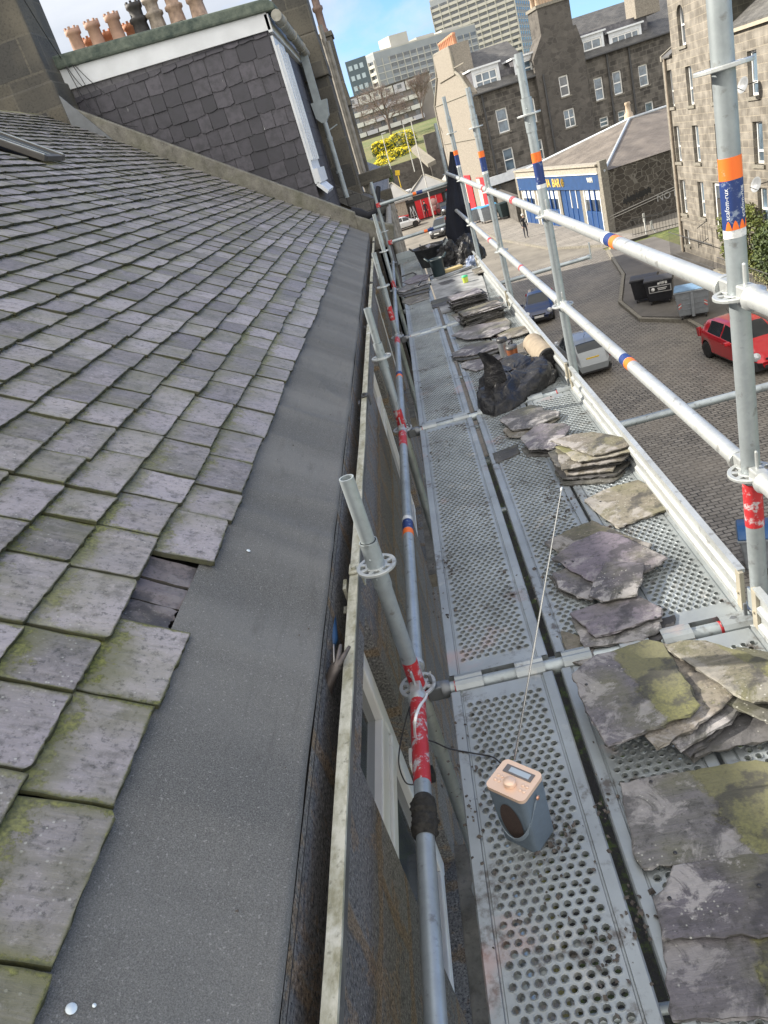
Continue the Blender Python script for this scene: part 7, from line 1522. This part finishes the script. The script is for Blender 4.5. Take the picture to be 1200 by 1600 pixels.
def dorm(px, vert):
    a = fr_w(*px); u0, u1, z0, z1 = a[0]-0.25, a[1]+0.25, a[2]-0.3, a[3]+0.35; DO = T3(0,0.6,0)
    m = MB(); wall(m, (DO.x,DO.y), TT, u0, u1, z0, z1, [a], 0.12); m.build('dormer_front', OFFW(), tn)
    m = MB(); TB(m, u0-0.02, u0+0.1, 0.62, 4.5, z0-0.6, z1); TB(m, u1-0.1, u1+0.02, 0.62, 4.5, z0-0.6, z1); m.build('dormer_cheek', M('cheek'), tn)
    m = MB(); TB(m, u0-0.2, u1+0.2, 0.35, 5.0, z1, z1+0.15); m.build('dormer_roof', OFFW(), tn); window(tn, (DO.x,DO.y), TT, *a, depth=0.12, fr=0.12, mid=0.58, vert=vert, sill=False, glass=M('glassblue'))
dorm((742,108,786,144), 2); dorm((809,92,838,124), 1); dorm((913,58,949,96), 1); dorm((956,48,1010,84), 3)
m = MB(); TB(m, ST1+0.3, tp(1022,60)[0], 1.0, 1.5, 2.25, 4.2); m.build('slate_hung_wall', M('cheek'), tn); m = MB(); TB(m, 0.9, ST0-0.2, 1.0, 1.5, 2.25, 3.4); m.build('slate_hung_wall', M('cheek'), tn)
for u in (tp(768,230)[0], tp(852,200)[0]+0.4, tp(955,150)[0], tp(990,150)[0]): m = MB(); v = -0.12 if not ST0 < u < ST1 else -0.62; m.tube(T3(u,v,1.9), T3(u,v,GZ), 0.09, 6); m.build('downpipe', IRON(), tn)
m = MB(); TB(m, 17.2, 19.6, 0.5, 2.5, 4.0, 7.6); c2 = m.build('chimney_head', M('render'), tn)
for k in range(4): q = MB(); q.lathe([(0.2,0),(0.18,0.7),(0.22,0.8),(0.14,0.82)], 10, c=T3(17.5+k*0.6,1.3,7.6)); q.build('chimney_pot', tc_, c2)
m = MB(); qs = T3(0,-0.2,0); TB(m, -0.5, 6.5, -0.45, -0.15, -6.1, -5.3); m.build('shop_fascia', OFFW(), tn)

# ---- low shops with grey hipped roofs and a red front
sh = thing('row_of_shops', 'low shops with pale grey hipped roofs and a bright red shop front', 'shops', (2.5, 97, GZ))
SYD = 97.0
sx = lambda x, y: onY(x, y, SYD)
m = MB(); m.cbox(-2.2, 0.6, SYD-0.5, SYD+8, GZ, -5.9); m.build('wall', M('palecement'), sh); m = MB(); m.cbox(0.6, 8.6, SYD, SYD+8, GZ, -5.7); m.build('wall', plain('dark shop wall', (0.06,0.055,0.05), 0.8), sh)
def hip(x0, x1, y0, y1, z0, z1, ins=None):
    ins = ins or (y1-y0)/2; m = MB(); cy = (y0+y1)/2; m.add([(x0,y0,z0),(x1,y0,z0),(x1,y1,z0),(x0,y1,z0),(x0+ins,cy,z1),(x1-ins,cy,z1)], [(0,1,5,4),(1,2,5),(2,3,4,5),(3,0,4)]); m.cbox(x0,x1,y0,y1,z0-.2,z0-.01)
    o = m.build('roof', plain('pale grey roof sheet', (0.25,0.245,0.235), 0.7, var=0.12, nscale=0.6), sh)
    q = MB(); up = Vector((0,0,.06))
    for a, b in (((x0,y0,z0),(x0+ins,cy,z1)),((x1,y0,z0),(x1-ins,cy,z1)),((x0+ins,cy,z1),(x1-ins,cy,z1))): q.tube(Vector(a)+up, Vector(b)+up, 0.10, 5)
    q.build('ridge_cap', M('palestone'), o)
hip(-2.6, 1.6, SYD-0.8, SYD+7.5, -5.9, -3.9, 2.0); hip(1.2, 6.2, SYD-0.6, SYD+8, -5.75, -4.2, 2.3); hip(5.9, 9.8, SYD-0.6, SYD+8, -5.6, -3.6, 1.9)
m = MB(); m.cbox(0.6, 8.6, SYD-0.35, SYD-0.05, -6.5, -5.75); m.build('sign_board', BLACK(), sh)
redp = plain('bright red shop front', (0.62,0.012,0.022), 0.5)
m = MB(); m.cbox(1.7, 5.1, SYD-0.25, SYD-0.05, GZ+0.1, -6.5); rfp = m.build('shop_front', redp, sh)
for x in (2.4, 3.4, 4.3): m = MB(); m.cbox(x, x+0.07, SYD-0.30, SYD-0.26, GZ+0.1, -6.5); m.build('mullion', plain('pale pink strip', (0.6,0.4,0.4), 0.6), rfp)
m = MB(); m.lathe([(0.42,-0.02),(0.42,0.02),(0,0.03)], 16, c=(3.9,SYD-0.28,-7.2), axis=(0,-1,0)); m.build('round_emblem', plain('pale pink panel', (0.62,0.36,0.34), 0.6), rfp); m = MB(); m.cbox(3.5,4.5,SYD-0.30,SYD-0.27,-8.2,-7.6); m.build('panel', plain('pale pink panel', (0.62,0.36,0.34), 0.6), rfp)
m = MB(); m.cbox(5.5, 7.3, SYD-0.2, SYD-0.05, GZ+0.1, -6.6); m.build('shop_window', M('glassblue'), sh)
m = MB(); m.prism([(5.6,SYD-0.4,-6.4),(7.2,SYD-0.4,-6.1),(7.4,SYD-0.4,-5.85),(6.2,SYD-0.4,-6.05)], (0,-0.05,0)); m.build('red_flash', redp, sh)
m = MB(); m.cbox(1.0,1.6,SYD-0.42,SYD-0.36,-6.2,-6.05); m.build('lettering_strip', WHITE(), sh)
for x in (0.75, 1.1): m = MB(); m.tube((x,95.6,GZ), (x+0.25,95.9,-6.9), 0.04, 5); m.tube((x+0.6,95.3,GZ), (x+0.25,95.9,-6.9), 0.04, 5); m.tube((x+0.15,95.7,-8.0),(x+0.45,95.5,-8.0),0.03,4); tag(m.build('step_ladder', plain('aluminium', (0.5,0.5,0.52), 0.4, 0.7), None, loc=(x,95.6,GZ)), 'aluminium step ladder left of the red shop front, '+('left one' if x < 1 else 'right one')+' of a pair', 'ladder', 'step ladders before the shops')
m = MB(); m.cbox(-0.6, 0.5, 94.8, 95.7, GZ+0.1, -7.75); m.prism([(-0.7,94.7,-7.75),(0.6,94.7,-7.75),(0.6,94.7,-7.65),(-0.7,94.7,-7.55)], (0,1.1,0)); mesh_thing(m, 'red_bin', plain('dull red plastic', (0.30,0.015,0.02), 0.5), 'dull red bin against the pale shop wall', 'bin', (0,95.2,GZ), bevel=0.04)
# van park on the raised street behind
def van(label, x, y, z, rz, L, col, h=2.1):
    t = thing('parked_van', label, 'van', (x,y,z), rz, 'vehicles parked on the street above the shops'); m = MB(); m.prism([(-L/2,-0.9,0.35),(L/2,-0.9,0.35),(L/2,-0.9,1.0),(L/2-0.9,-0.9,h*0.55+.3),(L/2-1.3,-0.9,h),(-L/2,-0.9,h)], (0,1.8,0)); m.build('body', col, t, local=True, bevel=0.06)
    m = MB(); m.cbox(L/2-1.9,L/2-1.15,-0.92,-0.905,h*0.58,h*0.88); m.build('side_window', M('carglass'), t, local=True); m = MB(); m.prism([(L/2-0.88,-0.75,h*0.55+.32),(L/2-0.88,0.75,h*0.55+.32),(L/2-1.22,0.75,h-.06),(L/2-1.22,-0.75,h-.06)], (0.03,0,0.01)); m.build('windscreen', M('carglass'), t, local=True)
    for a in (-L/2+0.8, L/2-0.8):
        for b in (-0.82, 0.82): m = MB(); m.tube((a,b-.1,0.35),(a,b+.1,0.35),0.35,16); m.build('wheel', BLACK(), t, local=True)
ZV = GZ+0.8
wv = plain('white van paint', (0.72,0.72,0.72), 0.35, var=0.03)
deckm = MB(); deckm.cbox(-12, 14, 106, 121.5, GZ, ZV); struct(deckm, 'raised_street', M('asphalt'))
for i, (x, y, rz_, L, lab) in enumerate(((1.5,112,0.1,5.6,'long white van parked above the hipped shop roofs'),(6.0,113,0.2,4.4,'white car between the white van and the rendered gable'),(-0.8,110,0.3,3.8,'white hatchback parked left of the long white van'),(9.2,115,0.2,4.4,'pale vehicle nearest the rendered gable'))):
    van(lab, x, y, ZV, rz_, L, wv if i != 3 else plain('silver blue', (0.3,0.36,0.45), 0.35), 2.2 if i == 0 else 1.6)
m = MB(); m.lathe([(1.1,0),(1.25,0.8),(0.9,1.3),(0,1.5)], 20, c=(4.6,108.2,ZV)); mesh_thing(m, 'red_awning', plain('faded red canvas', (0.42,0.12,0.12), 0.8, var=0.4), 'faded red domed awning over the shop roofs', 'awning', (4.6,108.2,ZV))
for i, (x, y, c) in enumerate(((-0.2,106.5,'pink'),(0.6,106.6,'white'),(0.1,107.0,'white'))):
    m = MB(); m.lathe([(0.2,0),(0.6,0.4),(0.55,1.0),(0,1.3)], 14, c=(x,y,ZV)); mesh_thing(m, 'storage_bag', plain('pale sack '+c, (0.62,0.6,0.58) if c == 'white' else (0.55,0.3,0.33), 0.8), ('pink' if c == 'pink' else ('right white' if i == 1 else 'rear white'))+' bulky bag above the left hipped roof', 'bag', (x,y,ZV))
# retaining walls and bank
m = MB(); m.cbox(-40, 30, 121.4, 122.0, GZ, -2.45); mesh_thing(m, 'retaining_wall', M('rubble2'), 'dark stone retaining wall under the gorse bank', 'wall', (0,121.7,GZ))
pA, pB = onY(642,232,118), onY(668,256,112); m = MB(); m.prism([pA, pB, pB+Vector((1.2,0,0.2)), pA+Vector((0.8,0,0.3))], (0,0,-0.5)); mesh_thing(m, 'ramp_parapet', M('palestone'), 'pale sloping parapet right of the gorse bushes', 'parapet', pA)
m = MB(); m.cbox(onY(668,240,119.5).x, 12, 119, 121, GZ, onY(680,205,120).z); mesh_thing(m, 'high_wall', M('rubble2'), 'higher dark wall between the parapet and the rendered gable', 'wall', (8,120,GZ))
rn = random.Random(44)
gy_ = m_leaf('gorse flowers', (0.62,0.50,0.0), (0.85,0.72,0.03)); gg = m_leaf('gorse greenery', (0.03,0.05,0.012), (0.10,0.13,0.03))
for k, (px, py, rx, rz_, lab) in enumerate(((598,222,1.2,0.9,'leftmost gorse bush, on the bank'),(612,240,1.6,1.1,'yellow gorse bush low on the bank in front of the street lamp'),(628,212,1.5,1.2,'tallest yellow gorse bush under the bare tree'),(630,236,1.6,1.0,'yellow gorse bush in the middle of the bank'),(646,238,1.5,0.9,'rightmost gorse bush beside the pale parapet'),(600,252,1.3,0.8,'gorse bush at the foot of the bank on the left'))):
    Yg_ = 126+ (255-py)*0.25; P = onY(px, py+7, Yg_); rx *= 1.25; t = thing('gorse_bush', lab, 'bush', P-Vector((0,0,rz_)), 0, 'yellow flowering gorse on the bank'); m = MB(); foliage(m, P, (rx*1.3,rx,rz_*1.15), 2600, 0.15, rn, gaps=0.30); m.build('flowers', gy_, t, uvs=False); m = MB(); foliage(m, P-Vector((0,-.1,.3)), (rx*1.35,rx,rz_*1.25), 2200, 0.16, rn); m.build('foliage', gg, t, uvs=False)
bush('dark_shrub', 'rounded dark green shrub above the left hipped roof', onY(602,276,104), (1.0,1.0,1.4), 2500, 0.12, gg, 'shrub', seed=9)
# bare tree
def bare_tree(label, P, H, sp, seed, tw=0.03):
    t = thing('bare_tree', label, 'tree', P); rt = random.Random(seed); m = MB(); q = MB()
    def br(a, d, L, r_, dep):
        b = a+d*L; (m if dep < 2 else q).tube(a, b, r_, 5, r1=r_*0.6, cap=False)
        if dep < 5:
            for _ in range(5 if dep < 3 else 4):
                nd = (d+Vector((rt.gauss(0,.62),rt.gauss(0,.62),rt.gauss(0.05,.35)))*sp).normalized(); br(a.lerp(b, rt.uniform(.55,1)), nd, L*rt.uniform(.6,.8), r_*0.55, dep+1)
    br(Vector(P), Vector((0,0,1)), H*0.27, H*0.016, 0); m.build('trunk', plain('grey brown bark', (0.13,0.10,0.085), 0.9), t, uvs=False); q.build('crown', plain('twiggy bark', (0.20,0.155,0.135), 0.9), t, uvs=False)
bare_tree('wide bare tree above the gorse in front of the flats', onY(612,213,150), 15, 1.35, 5)
bare_tree('slender bare tree at the right end of the long flats', onY(662,185,165), 11, 0.7, 8)
# lamp posts
def lamp(label, bx, by, ty, Y, h):
    b = onY(bx, by, Y); t = thing('street_lamp', label, 'lamp post', b); m = MB(); m.tube(b, b+Vector((0,0,h)), 0.075, 6, r1=0.05); m.build('post', plain('pale lamp post', (0.5,0.5,0.47), 0.6), t); m = MB(); m.box(b+Vector((0.25,0,h)), (0.7,0.25,0.14)); m.build('lamp_head', plain('pale lamp post', (0.5,0.5,0.47), 0.6), t)
lamp('pale street lamp at the left end of the gorse', 611, 265, 235, 121, 5.0); lamp('pale street lamp crossing the middle of the gorse', 648, 268, 215, 119, 6.5); lamp('nearest lamp post, rising from the shop roofs to the left of the jacket', 681, 350, 240, 94, 11.5)
m = MB(); p = onY(621,270,105); m.box(p, (0.6,0.1,0.6), Matrix.Rotation(0.2,3,'Y')); m.tube(p-Vector((0,0,4)), p, 0.05, 5); mesh_thing(m, 'yellow_sign', plain('yellow sign', (0.75,0.5,0.02), 0.5), 'small yellow sign above the left hipped roof', 'sign', p)

# ---- tower blocks: facades with balcony bands, mullions and individually built windows
def facade(th, O, D, L, z0, floors, fh, bays, kind, bud):
    """O,D: 2D start and unit direction (outward normal = D turned clockwise)"""
    D = Vector(D).normalized(); n = Vector((D.y, -D.x)); rot = Matrix(((D.x,-n.x*-1,0),(D.y,-n.y*-1,0),(0,0,1))); rot = Matrix((Vector((D.x,D.y,0)), Vector((n.x,n.y,0)), Vector((0,0,1)))).transposed()
    P = lambda u, z, o=0: Vector((O[0]+D.x*u+n.x*o, O[1]+D.y*u+n.y*o, z)); bw = L/bays
    for f in range(floors):
        z = z0+f*fh
        if kind == 'balcony': m = MB(); m.box(P(L/2, z+fh*0.22, 0.7), (L*0.985,0.25,fh*0.46), rot); m.box(P(L/2, z+0.02, 0.35), (L*0.985,0.7,0.18), rot); m.build('balcony_front', bud['pale'], th)
        else: m = MB(); m.box(P(L/2, z+fh*0.02, 0.06), (L,0.16,0.28), rot); m.build('floor_band', bud['band'], th); m = MB(); m.box(P(L/2, z+fh*0.28, 0.02), (L,0.06,fh*0.30), rot); m.build('spandrel', bud['span'], th)
        for b in range(bays):
            if kind == 'panel' and b in bud.get('blank', ()): continue
            c = P((b+0.5)*bw, z+fh*0.70, 0.05); w = bw*(0.72 if kind == 'balcony' else 0.8); h = fh*0.46
            bud['n'] += 1
            if bud['proto'] is None or True:
                key = (round(w,3), round(h,3), round(D.x,3), (f*7+b*3) % 3); pr = bud['lib'].get(key)
                if bud['n'] <= 100:
                    if pr is None:
                        m = MB(); m.box((0,0,0), (w,0.06,h), rot); m.box(rot @ Vector((w*(0.12+0.25*((f*7+b*3) % 3)),0.035,0)), (w*0.22,0.02,h*0.92), rot, mi=1); o = m.build('window', [M('glass'), bud['curtain']], th, local=True); bud['lib'][key] = o
                    else: o = pr.copy(); COL.objects.link(o)
                    o.location = c-WO[th.name]
                else: bud['rest'].box(c, (w,0.06,h), rot)
    for b in range(bays+1): m = MB(); m.box(P(b*bw, z0+floors*fh/2, 0.45 if kind == 'balcony' else 0.12), (0.32,0.9 if kind == 'balcony' else 0.22,floors*fh), rot); m.build('mullion', bud['pale'], th)
def tower(label, C, dl, dr, Ll, Lr, zb, floors, fh, bl, brr, extra=0, blank=()):
    th = thing('tower_block', label, 'tower block', (C[0],C[1],zb)); dl, dr = Vector(dl).normalized(), Vector(dr).normalized(); H = floors*fh
    bud = dict(n=0, proto=None, lib={}, rest=MB(), pale=plain('pale concrete panels', (0.42,0.41,0.375), 0.8, var=0.06, nscale=0.3), band=plain('pale grey floor bands', (0.50,0.50,0.48), 0.8, nscale=0.3), span=plain('blue grey spandrels', (0.25,0.27,0.30), 0.7, var=0.1, nscale=0.2), curtain=plain('curtains', (0.42,0.40,0.36), 0.8, nscale=0.5, var=0.3), blank=blank)
    A = Vector(C); B = A+dl*Ll; D_ = A+dr*Lr; E_ = B+dr*Lr; m = MB(); m.prism([(A.x,A.y,zb-12),(D_.x,D_.y,zb-12),(E_.x,E_.y,zb-12),(B.x,B.y,zb-12)], (0,0,H+12+fh*0.9)); m.build('walls', plain('grey tower cladding', (0.27,0.29,0.31), 0.8, var=0.08, nscale=0.3), th)
    facade(th, (B.x,B.y), (-dl.x,-dl.y), Ll, zb, floors, fh, bl, 'balcony', bud); facade(th, (A.x,A.y), (dr.x,dr.y), Lr, zb, floors, fh, brr, 'panel', bud)
    if len(bud['rest'].v): o = bud['rest'].build('windows', M('glass'), th); o['kind'] = 'stuff'
    m = MB(); c = (A+E_)/2
    m.prism([(A.x,A.y,zb+H+fh*0.9),(D_.x,D_.y,zb+H+fh*0.9),(E_.x,E_.y,zb+H+fh*0.9),(B.x,B.y,zb+H+fh*0.9)], (0,0,0.5)); m.build('parapet', bud['pale'], th)
    for k in range(extra):
        q = A.lerp(E_, 0.0)+dr*(Lr*(0.22+0.25*k))+dl*Ll*0.25; m = MB(); m.prism([(q.x,q.y,zb+H+fh*.9),(q.x+dr.x*8,q.y+dr.y*8,zb+H+fh*.9),(q.x+dr.x*8+dl.x*7,q.y+dr.y*8+dl.y*7,zb+H+fh*.9),(q.x+dl.x*7,q.y+dl.y*7,zb+H+fh*.9)], (0,0,4.6 if k == 0 else 1.6)); m.build('plant_room', bud['pale'], th)
    return th
Y1 = 330.0; c1_ = onY(583,84,Y1); c1b = onY(596,144,Y1); f1 = 9.6/FPX*Y1*1.02
tower('long mid height tower block with pale balconied end wall, left of the taller one', (c1_.x,Y1), (-0.62,0.78), (0.92,0.39), 11.5, 46, c1_.z-11.9*2.45, 11, 2.45, 3, 15, 3, blank=(0,1))
Y2 = 430.0; c2_ = onY(811,40,Y2)
tower('tallest tower block with rows of cream balconies at the top', (c2_.x,Y2), (-0.93,0.37), (0.42,0.91), 42, 28, c2_.z-34, 21, 2.65, 9, 7, 0)
dkb = thing('dark_block', 'dark sliver of a blue grey block left of the long tower', 'building', onY(562,150,300)); m = MB(); a = onY(550,105,300); b = onY(566,150,300); m.cbox(a.x-2.0, a.x+5.5, 299, 310, b.z-10, a.z+2.0); m.build('walls', plain('dark blue cladding', (0.07,0.10,0.125), 0.6, nscale=0.5), dkb)
for f in range(6):
    for k in range(3): m = MB(); m.box((a.x-0.6+k*2.0,298.95,a.z-0.4-f*3.2), (1.3,0.08,1.5)); m.build('window', plain('pale blue panes', (0.36,0.44,0.5), 0.3), dkb)
# long low flats in front of the tower
lf = thing('low_flats', 'long low block of flats with white balconies below the towers', 'flats', onY(620,165,205)); q0 = onY(556,160,205); q1 = onY(668,122,205); Lx = q1.x-q0.x; zt2 = (q0.z+q1.z)/2+1.1
m = MB(); m.cbox(q0.x-3, q1.x+0.5, 205, 216, zt2-14, zt2); m.build('walls', plain('warm grey flats wall', (0.20,0.18,0.17), 0.8, var=0.15, nscale=0.4), lf); m = MB(); m.cbox(q0.x-3.3, q1.x+0.8, 204.0, 216.3, zt2, zt2+0.25); m.build('roof_edge', plain('dark roof edge', (0.09,0.085,0.08), 0.8), lf)
for f in range(4):
    z = zt2-1.1-f*2.3; L_ = Lx+2
    for k in range(int(L_/3.0)):
        x = q0.x-2+k*3.0+1.2
        m = MB(); m.cbox(x-1.4, x+1.35, 204.2-0.5*(f > 0), 204.98, z-1.0, z+0.95 if f == 0 else z-0.05); pn = m.build('balcony', plain('white balcony panel', (0.52,0.52,0.50), 0.7, var=0.1, nscale=0.5) if (k+f) % 4 else plain('lilac grey balcony panel', (0.42,0.42,0.46), 0.7), lf)
        m = MB(); m.cbox(x-0.5, x+0.5, 204.12 if f == 0 else 204.9, 204.18 if f == 0 else 204.96, z-0.2 if f == 0 else z+0.0, z+0.6 if f == 0 else z+1.1); m.build('window', M('glass'), lf)
